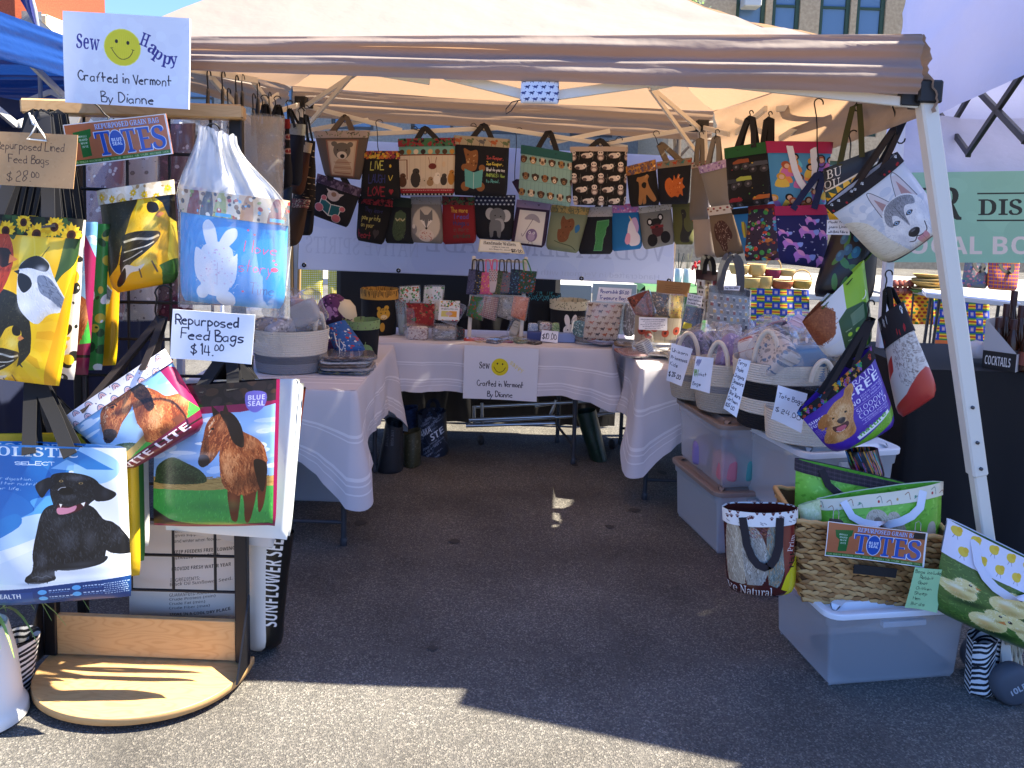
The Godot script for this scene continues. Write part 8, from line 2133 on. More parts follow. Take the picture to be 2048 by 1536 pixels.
	rope_handle(a, A + Vector3(-0.13, 0.22, 0.05), A + Vector3(-0.04, 0.22, 0.13), 0.12, cream)
	var b := rope_basket("small cream rope basket tagged Bucket Bags", Bp, 0.14, 0.18, 0.235, 0.8, [[0.0, 0.42, tw, "twisted_base"], [0.42, 0.56, grey, "grey_band"], [0.56, 1.0, cream, "cream_wall"]], 0.3)
	rope_handle(b, Bp + Vector3(-0.12, 0.22, 0.07), Bp + Vector3(-0.04, 0.22, 0.14), 0.12, cream)
	var Cp := G(1562, 846, 0.645)
	var c := rope_basket("large black and cream striped rope basket", Cp, 0.2, 0.24, 0.3, 0.82, [[0.0, 0.24, black, "black_stripe"], [0.24, 0.46, cream, "cream_stripe"], [0.46, 0.72, black, "black_stripe"], [0.72, 1.0, cream, "cream_wall"]], 0.3)
	rope_handle(c, Cp + Vector3(-0.17, 0.28, 0.08), Cp + Vector3(-0.08, 0.28, 0.17), 0.16, cream)
	rope_handle(c, Cp + Vector3(0.04, 0.24, 0.21), Cp + Vector3(0.16, 0.22, 0.17), 0.1, cream)
	var Dp := G(1624, 874, 0.643)
	var dd := rope_basket("low plain cream rope basket tagged Tote Bags", Dp, 0.2, 0.215, 0.13, 0.7, [[0.0, 1.0, cream, "cream_wall"]], 0.2)
	card("price_tag", "long white tag reading Unicorn Princesses Kids 35 dollars", [1343, 686, 1386, 698, 1362, 772, 1332, 760], 3.66, "tag|35a", 0.0015, 0.8, 0.006, "price tags on the rope baskets")
	card("price_tag", "white tag with flowers reading Bucket Bags", [1392, 712, 1428, 716, 1418, 786, 1380, 776], 3.45, "tag|bucket", 0.0015, 0.8, 0.006, "price tags on the rope baskets")
	card("price_tag", "long white tag listing many themes, clipped to the striped rope basket", [1478, 716, 1502, 722, 1472, 834, 1446, 816], 3.15, "tag|35b", 0.0015, 0.8, 0.006, "price tags on the rope baskets")
	card("price_tag", "white card reading Tote Bags 24 dollars", [1556, 770, 1616, 788, 1600, 864, 1540, 836], 3.0, "tag|24", 0.0015, 0.8, 0.01, "price tags on the rope baskets")
	# wrapped goods heaped in the rope baskets
	var gk := ["floral|2c3a5c,4a5a8a,8a8ab0", "floral|6a6a8a,a89ac0,4a4a68", "floral|8a7ab0,c8b8d8,6a5a90", "animals|d8d4d0,a84a3a,3a5a8a", "floral|1c2438,3a6aa0,d0ccc8", "floral|2a2c34,5a5c68,a83a3c", "#2a6a9a", "floral|20403a,2a5a6a,12141c", "floral|3c3444,7a4a5a,c0b4b0", "floral|4a2c34,8a2c3c,14141a", "floral|c8c0b8,8a8480,4a6a8a", "floral|1a1c28,34344a,6a6a80"]
	var spots := [[A + Vector3(0.05, 0.24, -0.02), 0.3], [A + Vector3(-0.03, 0.24, 0.02), -0.3], [Bp + Vector3(0.02, 0.26, 0.0), 0.2], [Cp + Vector3(-0.1, 0.31, -0.06), 0.4], [Cp + Vector3(0.02, 0.31, 0.06), -0.2], [Cp + Vector3(0.12, 0.31, 0.02), 0.5], [Cp + Vector3(0.02, 0.3, 0.13), 0.1], [Cp + Vector3(0.16, 0.28, 0.08), -0.5], [Cp + Vector3(0.0, 0.36, -0.1), 0.9], [Dp + Vector3(0.1, 0.14, 0.0), 0.4], [Cp + Vector3(-0.08, 0.33, 0.1), 1.2], [A + Vector3(0.14, 0.25, 0.02), 0.8]]
	var nm := ["navy floral", "grey violet", "lilac", "white printed", "dark blue and white", "charcoal and red", "bright blue", "dark teal", "brown and rose", "dark red floral", "grey and white", "black speckled"]
	for i in 12:
		var s := Vector3(0.15, 0.19, 0.09) if i < 3 or i == 11 else Vector3(0.2, 0.17, 0.11)
		lump("wrapped_bag", nm[i] + " bag in clear plastic heaped in the " + ("small" if i < 3 or i == 11 else ("low cream" if i == 9 else "striped")) + " rope basket", "bag", "plastic wrapped bags in the rope baskets", spots[i][0], s, spots[i][1] * 1.6, gk[i], {"roll": sin(i * 2.1) * 0.5, "pitch": cos(i * 1.3) * 0.5, "grow": 0.02})
	# bags around the wicker basket
	var g := "feed sack totes round the wicker basket"
	bag("feed_sack_tote", "green lamb tote with plaid cuff standing in the wicker basket", "bag", g, [1592, 918, 1822, 970, 1800, 1080, 1588, 1050], 2.76, {"print": "lamb", "band": [0.17, "plaid"], "th": 0.1, "shr": 0.05, "rough": 0.32, "hcol": "241e22", "hh": 0.09, "droop": -0.9, "ua": 0.2})
	bag("feed_sack_tote", "green rabbit tote with cream bunny cuff standing in the wicker basket", "bag", g, [1636, 998, 1884, 964, 1880, 1090, 1640, 1100], 2.66, {"print": "rabbit", "band": [0.2, "rabbitband"], "th": 0.1, "shr": 0.05, "rough": 0.32, "hcol": "e4e6ec", "hh": 0.1, "droop": -0.9, "ua": 0.18})
	bag("feed_sack_tote", "pale green folded feed sack left of the rabbit tote", "bag", g, [1596, 1010, 1640, 998, 1644, 1040, 1602, 1044], 2.63, {"print": "floral|d4e0a8,c4d498,e0e8bc", "th": 0.04, "shr": 0.05, "rough": 0.4})
	bag("feed_sack_tote", "brown dog food tote with paw cuff hanging on the basket's left end", "bag", g, [1446, 1014, 1594, 1016, 1592, 1182, 1454, 1178], [2.62, 2.57, 2.57, 2.62], {"print": "prime", "band": [0.15, "pawwhite"], "th": 0.15, "shr": 0.12, "rough": 0.22, "hcol": "241a1c", "hh": 0.16, "droop": -1.0, "ua": 0.25, "wr": 0.01, "top": 0.7})
	bag("feed_sack_tote", "yellow chick tote with white chick print cuff hanging on the basket's right end", "bag", g, [1896, 1040, 2120, 1150, 2086, 1312, 1862, 1214], [2.5, 2.47, 2.47, 2.5], {"print": "chicks", "band": [0.36, "chickband"], "th": 0.13, "shr": 0.1, "rough": 0.35, "hcol": "dedce6", "hh": 0.12, "droop": -1.0, "ua": 0.2})
func rope_mat(key: String, hex: String) -> StandardMaterial3D:
	var c := H(hex)
	return tri_mat("rope" + key, noise_tex(0.16, [[0.0, c.darkened(0.25).to_html(false)], [0.4, hex], [1.0, c.lightened(0.12).to_html(false)]], FastNoiseLite.TYPE_CELLULAR if key == "twist" else FastNoiseLite.TYPE_SIMPLEX_SMOOTH, 256, 2), noise_tex(0.12, [], FastNoiseLite.TYPE_CELLULAR, 256, 1, true, 8.0), 6.0 if key == "twist" else 9.0, 0.9, 0.8)
func wicker(at: Vector3) -> void:
	var tl := P(1592, 1042, 2.56); var tr := P(1908, 1078, 2.56); var br := P(1866, 1234, 2.57); var bl := P(1604, 1198, 2.57)
	var t := thing("wicker_basket", "brown woven wicker basket on the front bin, holding feed totes", "basket", (bl + br) * 0.5)
	var dep := Vector3(0.02, 0.015, -0.28)
	var walls := [[tl, tr, br, bl], [tl + dep, tl, bl, bl + dep * 0.85], [tr, tr + dep, br + dep * 0.85, br], [tr + dep, tl + dep, bl + dep * 0.85, br + dep * 0.85]]
	var m := [flat("b3854e", 0.7), flat("c79b60", 0.7), flat("9a6c3a", 0.7)]
	var ins := MB.new()
	var sets := [MB.new(), MB.new(), MB.new()]
	for w in walls:
		var n: Vector3 = (w[3] - w[0]).cross(w[1] - w[0]).normalized()
		ins.fq(w[0] - n * 0.006, w[1] - n * 0.006, w[2] - n * 0.006, w[3] - n * 0.006)
		var nr := 15
		var nc := maxi(5, roundi(w[0].distance_to(w[1]) / 0.034))
		for j in nr:
			for i in nc:
				var f := (i + 0.5 * (j % 2) + rng.randf_range(-0.08, 0.08)) / nc; var v := (j + 0.5) / nr
				if f > 0.995 or f < 0.0: continue
				var p := bil(w, f, v); var ex: Vector3 = (w[1] - w[0]).normalized(); var ey: Vector3 = (w[0] - w[3]).normalized()
				var ang := (0.3 if j % 2 else -0.3) + rng.randf_range(-0.1, 0.1)
				var a := (ex * cos(ang) + ey * sin(ang)) * 0.026; var b := (-ex * sin(ang) + ey * cos(ang)) * (0.0078 + rng.randf_range(-0.001, 0.001))
				var mb: MB = sets[rng.randi() % 3]
				var k := mb.v.size()
				for e in [p - a - n * 0.003, p - a * 0.4 + b + n * 0.002, p + a * 0.4 + b + n * 0.002, p + a - n * 0.003, p + a * 0.4 - b + n * 0.002, p - a * 0.4 - b + n * 0.002, p + n * 0.0075 - a * 0.4, p + n * 0.0075 + a * 0.4]: mb.add(e)
				for q in [[0, 1, 6], [1, 2, 7], [1, 7, 6], [2, 3, 7], [3, 4, 7], [4, 5, 6], [4, 6, 7], [5, 0, 6]]: mb.ix.append_array([k + q[0], k + q[1], k + q[2]])
	for i in 3:
		var o := part("weave", sets[i], m[i], t); o.set_meta("kind", "stuff")
	ins.fq(bl, br, br + dep * 0.85, bl + dep * 0.85)
	part("inner_wall", ins, flat("6a4726", 0.9), t)
	for e in [[tl, tr], [tr, tr + dep], [tr + dep, tl + dep], [tl + dep, tl], [bl, br]]:
		var rb := MB.new(); var pts := []
		var n2 := 24
		for i in n2 + 1: pts.append(e[0].lerp(e[1], i / float(n2)) + Vector3(0, 0.003 * (i % 2), 0.002 * ((i + 1) % 2)))
		rb.tube(pts, 0.0085, 7); part("rim", rb, m[1], t)
	var nn: Vector3 = (bl - tl).cross(tr - tl).normalized()
	var pl := MB.new(); var pc := P(1750, 1142, 2.53); pl.box(pc, Vector3(0.145, 0.032, 0.004), Basis(Vector3.BACK, -0.08)); part("label_plate", pl, flat("161618", 0.6), t)
	var sgn := card("totes_sign", "laminated Repurposed Grain Bag TOTES sign clipped to the wicker basket", [1656, 1042, 1856, 1066, 1846, 1134, 1648, 1110], 2.51, "totes", 0.002, 0.18)
	for e in [[1672, 1046, "left"], [1836, 1070, "right"]]:
		var bc := thing("binder_clip", "black binder clip at the " + e[2] + " end of the basket's TOTES sign", "clip", P(e[0], e[1], 2.52), "binder clips on the wicker basket")
		var mb := MB.new(); mb.box(P(e[0], e[1], 2.52), Vector3(0.04, 0.022, 0.022), Basis(Vector3.BACK, -0.08)); part("clip_body", mb, flat("151517", 0.4), bc)
		var wr := MB.new(); wr.tube([P(e[0] - 6, e[1] - 8, 2.52), P(e[0] - 5, e[1] - 24, 2.54), P(e[0] + 2, e[1] - 28, 2.54), P(e[0] + 6, e[1] - 22, 2.54), P(e[0] + 5, e[1] - 8, 2.52)], 0.0013, 5); part("wire_arm", wr, flat("b8b8bc", 0.3, 0.9), bc)
	card("green_note", "green paper note listing Rabbit Goat Chicken Sheep Hen Birds", [1830, 1134, 1890, 1140, 1872, 1224, 1808, 1214], 2.49, "green_note", 0.001, 0.85, 0.004)
func table_goods() -> void:
	# left table
	var g2 := rope_mat("grey", "8b8d92"); var cr := rope_mat("cream", "e4dccb")
	var L := Vector3(P(575, 740, 3.8).x, 0.745, -3.86)
	var lb := rope_basket("large grey and cream rope basket on the left table", L, 0.16, 0.185, 0.21, 0.85, [[0.0, 0.24, g2, "grey_base"], [0.24, 0.42, rope_mat("dgrey", "6a6c72"), "grey_band"], [0.42, 1.0, cr, "cream_wall"]], 0.2)
	rope_handle(lb, L + Vector3(0.13, 0.15, 0.06), L + Vector3(0.17, 0.15, 0.0), 0.14, cr)
	for i in 6:
		lump("wrapped_bag", ["brown printed", "grey floral", "navy", "rose and grey", "silver", "dark print"][i] + " bag in clear plastic heaped in the large grey and cream basket", "bag", "plastic wrapped bags in the left basket", L + Vector3([-0.1, -0.02, 0.06, 0.0, 0.08, -0.06][i], 0.2 + (i / 3) * 0.09, [0.06, 0.08, 0.0, -0.06, 0.04, 0.0][i]), Vector3(0.14, 0.12, 0.09), i * 0.8, ["floral|8a6a4a,c8a878,4a3a2c", "floral|a8a4a8,6a6670,d8d4d8", "floral|1c2438,3a4468", "floral|9a7a84,c8b8c0,5a4a54", "#a8a8ac", "floral|3a3438,8a5a4a,c8b8a8"][i], {"roll": sin(i) * 0.6, "grow": 0.03})
	# mannequin head with purple cap
	var hp := P(690, 640, 4.3); hp.y = 0.745
	var mh := thing("foam_mannequin", "cream foam display head on the left table wearing a purple cap", "mannequin head", hp)
	var hm := MB.new(); hm.lathe(hp, [Vector2(0.001, 0.0), Vector2(0.075, 0.0), Vector2(0.07, 0.03), Vector2(0.055, 0.07), Vector2(0.06, 0.1), Vector2(0.08, 0.15), Vector2(0.088, 0.21), Vector2(0.08, 0.26), Vector2(0.05, 0.295), Vector2(0.001, 0.305)], 24, 0.85, 1.05, Basis(Vector3.BACK, 0.05))
	hm.lathe(hp + Vector3(0.06, 0.15, 0.05), [Vector2(0.001, -0.02), Vector2(0.012, -0.01), Vector2(0.008, 0.03), Vector2(0.001, 0.04)], 8); part("head", hm, flat("d8cba8", 0.7), mh)
	var cp := thing("surgical_cap", "purple patterned cap with dark band on the display head", "cap", hp + Vector3(-0.03, 0.2, 0))
	var cm := MB.new(); var rows := []; var uvs := []
	var cvc := cell("floral|5a2c5c,8a4a84,3a1c40,a87aa0,2c1630", 160, 90); var r := cvc.uvr()
	for j in 10:
		var row := PackedVector3Array(); var ur := PackedVector2Array(); var v := j / 9.0
		for i in 25:
			var a := TAU * i / 24.0; var rr := 0.098 * sin(PI * 0.5 * pow(v, 0.8)) + 0.012 * wn.get_noise_2d(cos(a) * 40, v * 30 + sin(a) * 40)
			row.append(hp + Vector3(-0.035, 0.19, 0) + Basis(Vector3.BACK, 0.5) * Vector3(cos(a) * rr * 0.95, 0.15 * cos(PI * 0.5 * v), sin(a) * rr * 1.05)); ur.append(r.position + Vector2(absf(i / 12.0 - 1.0), v) * r.size)
		rows.append(row); uvs.append(ur)
	cm.grid(rows, uvs); part("crown", cm, atlas_mat(cvc.idx, 0.85), cp)
	var bd := MB.new(); bd.lathe(hp + Vector3(-0.035, 0.185, 0), [Vector2(0.099, -0.03), Vector2(0.103, 0.0), Vector2(0.1, 0.025)], 24, 0.95, 1.05, Basis(Vector3.BACK, 0.5)); part("band", bd, flat("2a1430", 0.85), cp)
	var tb := P(722, 705, 4.2); tb.y = 0.745
	bucket("black bucket bag with green cuff and a green turtle on wheels", tb, 0.094, 0.205, "turtle", "sprigs|8aa468")
	bag("drawstring_bag", "blue printed drawstring bag lying on the pile of folded bags", "bag", "goods on the left table", [652, 652, 690, 640, 738, 704, 672, 712], [4.0, 4.02, 4.0, 3.95], {"print": "floral|2a5a9a,3a6ab0,b83a34,d8d8d8,1c3c70", "th": 0.1, "shr": 0.3, "rb": 0.4, "wr": 0.012})
	var cd := MB.new(); cd.tube([P(668, 665, 3.9), P(674, 690, 3.89), P(684, 702, 3.88), P(688, 690, 3.88), P(678, 678, 3.89), P(680, 716, 3.88)], 0.0028, 5); solo("drawstring", cd, flat("d8d8d4", 0.9), "white cord of the blue drawstring bag", "cord", P(680, 716, 3.88))
	for i in 5:
		lump("folded_bag", ["navy patterned", "grey printed", "brown and grey", "white edged", "dark printed"][i] + " folded bag in the pile beside the large grey basket", "bag", "pile of folded bags on the left table", Vector3(P(692, 735, 3.85).x + sin(i * 2.0) * 0.01, 0.752 + i * 0.017, -3.88), Vector3(0.245, 0.016, 0.24), i * 0.05, ["floral|24344c,4a5a7a,8a8a5a", "floral|8a8a8c,5a5a60,c0bcb8", "floral|6a5a50,8a8078,3a3430", "floral|c8c4c0,8a8480", "floral|3a3a44,6a5a50,8a8a90"][i], {"grow": 0.004})
	lump("purple_box", "purple bag with yellow trim behind the large grey basket", "bag", "goods on the left table", Vector3(P(655, 640, 4.15).x, 0.8, -4.15), Vector3(0.14, 0.1, 0.1), 0.1, "floral|4a2c5a,5a3a6a,3a2048", {"wrap": false})
	# back table
	var gb := "goods on the back table"
	var tz := P(762, 660, 4.95); tz.y = 0.745
	bucket("black bucket bag with tiger striped cuff and a yellow tiger", tz + Vector3(-0.02, 0, -0.05), 0.115, 0.285, "tigerb", "tigerband")
	var gf := P(1086, 660, 5.15); gf.y = 0.745
	bucket("black bucket bag with turquoise giraffe spotted cuff", gf, 0.105, 0.27, "#10141a", "giraband")
	var bn := P(1137, 670, 5.0); bn.y = 0.745
	bucket("navy bucket bag with cream sprigged cuff and a white bunny", bn, 0.122, 0.25, "bunnyface", "sprigs|c8c0a0")
	bag("zip_pouch", "red holiday print pouch leaning in a clear box", "bag", gb, [812, 606, 870, 608, 868, 652, 814, 652], 4.9, {"print": "floral|8a2424,a83a34,3a5a34,6a1c1c,b8604a", "th": 0.05, "shr": 0.03, "film": 0.06})
	bag("zip_pouch", "teal vehicle print pouch left of the red holiday pouch", "bag", gb, [792, 602, 814, 606, 814, 668, 798, 668], 4.95, {"print": "animals|8a9c9c,6a2c2c,3a4a5a", "th": 0.04, "shr": 0.03, "film": 0.04})
	bag("zip_pouch", "white pouch with green cactus print behind the red pouch", "bag", gb, [800, 574, 838, 572, 840, 606, 798, 606], 5.0, {"print": "floral|dcdcd4,3a7a3a,4a9a4a,c85a3a", "th": 0.04, "shr": 0.03, "film": 0.05})
	bag("zip_pouch", "second white pouch with green cactus print, right of the first", "bag", gb, [850, 574, 888, 574, 880, 640, 844, 636], 5.02, {"print": "floral|d8d8d0,3a7a3a,4a9a4a,c85a3a,e0d8c8", "th": 0.04, "shr": 0.03, "film": 0.05})
	card("wallet_card", "printed wallet card with yellow and orange pictures", [880, 600, 920, 602, 918, 642, 876, 640], 4.85, "dollbath")
	lump("flat_pouches", "white floral folded pouch in a clear box in front of the red pouch", "pouch", gb, P(836, 666, 4.84), Vector3(0.13, 0.085, 0.1), 0.0, "floral|c8c0bc,8a6a6a,a8989a")
	lump("flat_pouches", "grey folded pouches in a clear box beside the white floral ones", "pouch", gb, P(888, 664, 4.84), Vector3(0.16, 0.075, 0.1), 0.05, "floral|7a7c80,a8a8ac,4a4c50")
	lump("lanyards", "dark tangled lanyards at the end of the clear box", "lanyard", gb, P(918, 666, 4.86), Vector3(0.06, 0.07, 0.08), 0.4, "floral|1c2c34,2a5a5a,6a6a70,8a3a2c", {"wrap": false})
	for i in 6:
		lump("wristlet", ["coral red", "tan and black", "navy and white", "purple printed", "olive green", "dark striped"][i] + " wristlet lying along the front of the back table", "pouch", "wristlets lying on the back table", P(950 + i * 22, 680 + (i % 2) * 2, 4.86) + Vector3(0, 0.0, 0.02 * (i % 3)), Vector3(0.15, 0.022, 0.09), i * 0.5, ["floral|b8423c,d86a5a,8a2c2c", "floral|a88a5c,2a2420,c8b08a", "floral|24304c,c8ccd4,4a5a80", "floral|5a2c4a,8a4a6a,b89aa8", "floral|4a5a34,7a8a54,2c3820", "floral|2a2a2e,8a8a8c,5a4a3a"][i], {"grow": 0.006})
	# wallet rack
	var wr := thing("wallet_rack", "small white rack with two rows of hooks on the back table", "rack", P(1000, 672, 4.95))
	for e in [[948, 512, 938, 674], [1052, 514, 1042, 674]]:
		var mb := MB.new(); mb.beam(P(e[0], e[1], 5.02), P(e[2], e[3], 4.95), 0.024, 0.02); part("upright", mb, flat("d8d4c8", 0.6), wr)
	for y in [520, 590]:
		var mb := MB.new(); mb.beam(P(948, y, 5.0), P(1052, y + 4, 5.0), 0.012, 0.016); part("rail", mb, flat("d8d4c8", 0.6), wr)
	card("wallets_sign", "cream sign reading Handmade Wallets 10 dollars above the wallet rack", [960, 478, 1040, 484, 1050, 508, 956, 503], 5.0, "wallets")
	var wk := ["floral|4a4c6a,6a6c8a,2a2c44", "floral|2a2c3a,b8a03a,4a6aa0", "floral|c85a84,e08aa8,d8a04a", "animals|c8b8b8,8a4a3a,4a4a5a", "floral|4a5a44,8a7a54,2c3428", "floral|6a6c74,b84a4a,3a4a6a", "floral|24344c,3a6a5a,5a8ab0", "floral|2c4a3a,a83a34,4a7aa0"]
	for i in 8:
		var x: float = [946, 958, 972, 986, 1000, 1014, 1030, 1046][i]; var dx: float = [0, 2, 6, 0, 2, 2, 2, 14][i]
		bag("wristlet_wallet", ["slate blue", "dark flowered", "pink", "rose and white", "olive", "grey and red", "dark green and blue", "green jungle print"][i] + " wallet hanging in the upper row of the wallet rack", "wallet", "wallets on the rack", [x - 8, 538 + (i % 3) * 3, x + 14 + dx, 540 + (i % 3) * 3, x + 8 + dx, 590 - (i % 2) * 4, x - 14, 588], 4.96 - i * 0.004, {"print": wk[i], "th": 0.02, "shr": 0.02, "wr": 0.003, "hcol": ["14141a", "14141a", "d86a90", "c85a84", "2a2c2a", "3a3c40", "14141a", "3a7a4a"][i], "hook": [x + 4, 520, 4.97], "hw": 0.008})
	for i in 4:
		var x: float = [946, 972, 1006, 1032][i]
		bag("wristlet_wallet", ["green and red", "red plaid", "grey dotted", "coral"][i] + " wallet in a clear sleeve in the lower row of the wallet rack", "wallet", "wallets on the rack", [x - 4, 592, x + 26, 596, x + 18, 642, x - 12, 632], 4.93 - i * 0.004, {"print": ["floral|3a6a3a,a83a2c,4a5a8a", "plaidx|b8b0a8,8a2c30,6a3a3c", "floral|7a7874,b0aca4,3a3a3c", "floral|c87a5c,d8987c,a85a44"][i], "th": 0.02, "shr": 0.02, "wr": 0.003, "film": 0.05})
	# ten dollar box, treasure bags and kitchen goods
	var tx := thing("pouch_box", "blue cardboard box of pouches with a 10 dollar card", "box", P(1100, 684, 4.86))
	for e in [[1055, 664, 1110, 684, "3a4a84"], [1110, 666, 1150, 686, "7c94c8"]]:
		var mb := MB.new(); var a := P(e[0], e[1], 4.86); var b := P(e[2], e[3], 4.86); mb.box((a + b) * 0.5 - Vector3(0, 0, 0.05), Vector3(b.x - a.x, a.y - b.y, 0.1)); part("panel", mb, flat(e[4], 0.7), tx)
	for i in 4: lump("small_pouch", ["pale blue", "white and red", "green flowered", "dark red"][i] + " small pouch standing in the blue box", "pouch", "pouches in the blue box", P(1066 + i * 24, 656, 4.92), Vector3(0.07, 0.07, 0.03), 0.2 * i, ["floral|8aa0c0,c0ccd8,5a6a8a", "floral|c8c4c0,a84a44,5a5a6a", "floral|8ab06a,c0c8a0,4a7a3c", "floral|6a2024,a83a3c,2a1c1c"][i], {"grow": 0.004})
	card("price_card", "white card reading 10 dollars on the blue box", [1084, 660, 1117, 663, 1115, 686, 1081, 682], 4.83, "tag|10")
	bag("reversible_bag", "cream bag printed with woodland animals in a clear stand", "bag", gb, [1176, 604, 1246, 608, 1234, 682, 1166, 678], 4.75, {"print": "animals|c4b4a4,6a4a34,8a6a5c,4a4448,a85a3c", "th": 0.06, "shr": 0.03, "film": 0.05})
	card("treasure_sign", "white card reading Reversible Treasure Bags 15 dollars", [1198, 574, 1264, 578, 1260, 606, 1192, 602], 4.85, "tag|treasure")
	lump("reversible_bag", "silvery bag in plastic right of the woodland animal bag", "bag", gb, P(1258, 640, 4.78), Vector3(0.06, 0.2, 0.06), 0.2, "floral|6a6c70,c8ccd0,a8aab0")
	bag("kitchen_box", "wooden look box printed with red poppies holding kitchen goods", "box", gb, [1270, 630, 1366, 636, 1356, 686, 1268, 682], 4.6, {"print": "poppies", "th": 0.1, "shr": 0.0, "top": 1.0, "wr": 0.0})
	card("info_card", "white printed information card on the poppy box", [1278, 634, 1335, 636, 1334, 661, 1277, 659], 4.53, "infocard")
	for e in [["rust flowered bag leaning in the poppy box", [1254, 596, 1298, 580, 1312, 632, 1276, 640], "floral|7a3c2c,a85a44,4a2c24"], ["black and beige folded bag in the poppy box", [1302, 584, 1340, 590, 1340, 634, 1306, 630], "floral|2a2628,c8a888,8a6a50"], ["yellow lemon print bag in the poppy box", [1338, 590, 1368, 592, 1362, 640, 1338, 638], "floral|c8a83a,3a5a2c,d8c05a,a86a2c"]]:
		bag("kitchen_bag", e[0], "bag", gb, e[1], 4.62, {"print": e[2], "th": 0.03, "shr": 0.03, "film": 0.05})
	card("kraft_card", "brown kraft card standing behind the poppy box", [1314, 560, 1382, 566, 1376, 594, 1312, 586], 4.75, "kraftcard")
	card("small_card", "small white handwritten card beside the kraft card", [1376, 586, 1406, 592, 1402, 614, 1372, 608], 4.5, "tag|small")
	bag("tall_tote", "tall house print tote with dark cuff on the right table", "bag", gb, [1392, 540, 1442, 546, 1430, 640, 1396, 640], 4.62, {"print": "houses", "band": [0.18, "#2c1216"], "th": 0.08, "shr": 0.02, "hcol": "14100e", "hh": 0.1})
	bag("tall_tote", "grey tote printed with beer mugs on the right table", "bag", gb, [1420, 572, 1500, 582, 1498, 664, 1414, 656], 4.35, {"print": "mugs", "band": [0.14, "#4a4c52"], "th": 0.1, "shr": 0.02, "hcol": "5a5c60", "hh": 0.2, "film": 0.03, "ua": 0.24})
	card("clean_card", "small white card clipped to the beer mug tote", [1448, 571, 1481, 572, 1478, 581, 1447, 580], 4.26, "tag|easy")
	bag("kitchen_bag", "blue bag in plastic with a yellow card left of the beer mug tote", "bag", gb, [1372, 612, 1408, 618, 1398, 668, 1360, 664], 4.4, {"print": "floral|24344c,3a4a6a,1c2838,8a5a5a", "th": 0.05, "shr": 0.05, "film": 0.1})
	card("yellow_card", "yellow card on the blue plastic bag", [1368, 644, 1384, 648, 1382, 660, 1364, 656], 4.35, "#c8b83c")
	for i in 9:
		lump("flat_goods", ["grey printed", "lilac", "brown printed", "olive printed", "white and grey", "dark printed", "tan printed", "rose printed", "silver grey"][i] + " flat wrapped bag lying where the back and right tables meet", "bag", "flat wrapped bags on the tables' corner", Vector3([0.52, 0.6, 0.72, 0.8, 0.9, 0.98, 0.84, 0.7, 0.92][i], 0.752 + (i % 3) * 0.014, [-4.9, -4.86, -4.72, -4.6, -4.5, -4.42, -4.72, -4.5, -4.62][i]), Vector3(0.24, 0.014, 0.17), i * 0.7, ["floral|8a8a8c,5a5a60,c0bcb8", "floral|a898a8,c8bcc8,7a6a7a", "floral|6a5a4a,a88a6a,3a342c", "floral|6a6a4a,a8a078,3a3a2c", "floral|c0bcb8,8a8684,5a5654", "floral|3a3438,6a5a50,a89a8a", "floral|8a745a,b89a74,4a4034", "floral|8a5a5a,b88a84,4a3434", "floral|a8a8ac,7a7a80,d0d0d4"][i], {"grow": 0.005})
	# more stock heaped on the right and back tables
	var cn := ["navy star print", "white cat print", "brick red", "violet", "charcoal", "sky blue", "mustard", "forest green", "pale pink", "black and white", "denim", "rust", "cream leaf print", "teal", "plum", "grey check"]
	for i in 16:
		var px: float = [1480, 1510, 1540, 1570, 1600, 1630, 1500, 1550, 1590, 1640, 1470, 1530, 1030, 1160, 905, 1290][i]
		var z: float = [4.35, 4.4, 4.5, 4.3, 4.45, 4.35, 4.6, 4.65, 4.7, 4.6, 4.5, 4.25, 5.05, 4.84, 5.0, 4.5][i]
		lump("packed_bag", cn[i] + " folded bag in clear plastic " + ("on the right table" if i < 12 else "on the back table"), "bag", "wrapped bags heaped on the tables", Vector3(P(px, 700, z).x, 0.79 + (i % 3) * 0.05, -z), Vector3(0.2, 0.13, 0.12) if i < 12 else Vector3(0.1, 0.1, 0.06), i * 0.9, ["floral|1c2440,c8ccd8,3a4a78", "animals|d8d4d0,3a3a3e,8a6a50", "floral|7a2c24,a8503c,c8a08a", "floral|5a4a80,8a7ab0,c0b4d0", "floral|2c2e34,5a5c64,8a8a90", "floral|6a94b8,a8c4d8,d8e0e4", "floral|a8842c,d0b45a,5a4a24", "floral|24442c,3a6a44,a8b890", "floral|c8a0a4,e0c8c8,a87a80", "plaidx|d0ccc8,2c2c30,1a1a1c", "floral|34486a,4a6088,24344c", "floral|8a4a2c,b8744c,4a2c1c", "sprigs|cfc8b4", "floral|1f5a60,3a8a8c,a8c8c4", "floral|4a2444,7a4a70,a880a0", "plaidx|8a8c90,5a5c60,b4b6b8"][i], {"roll": sin(i * 1.7) * 0.5, "pitch": cos(i * 2.3) * 0.4, "grow": 0.02})
func p_poppies(c: Cv) -> void:
	c.bg("a89a84")
	for i in 9: c.rect(i * 11, 0, 0.6, c.asp, "8a7c68")
	for e in [[14, 40], [40, 34], [64, 42], [88, 38], [28, 46]]: c.ell(e[0], e[1], 8, 7, "a8432c"); c.ell(e[0], e[1], 3, 2.6, "4a1c14"); c.ln([e[0], e[1] + 6, e[0] + 2, 60], 0.8, "4a5a34")
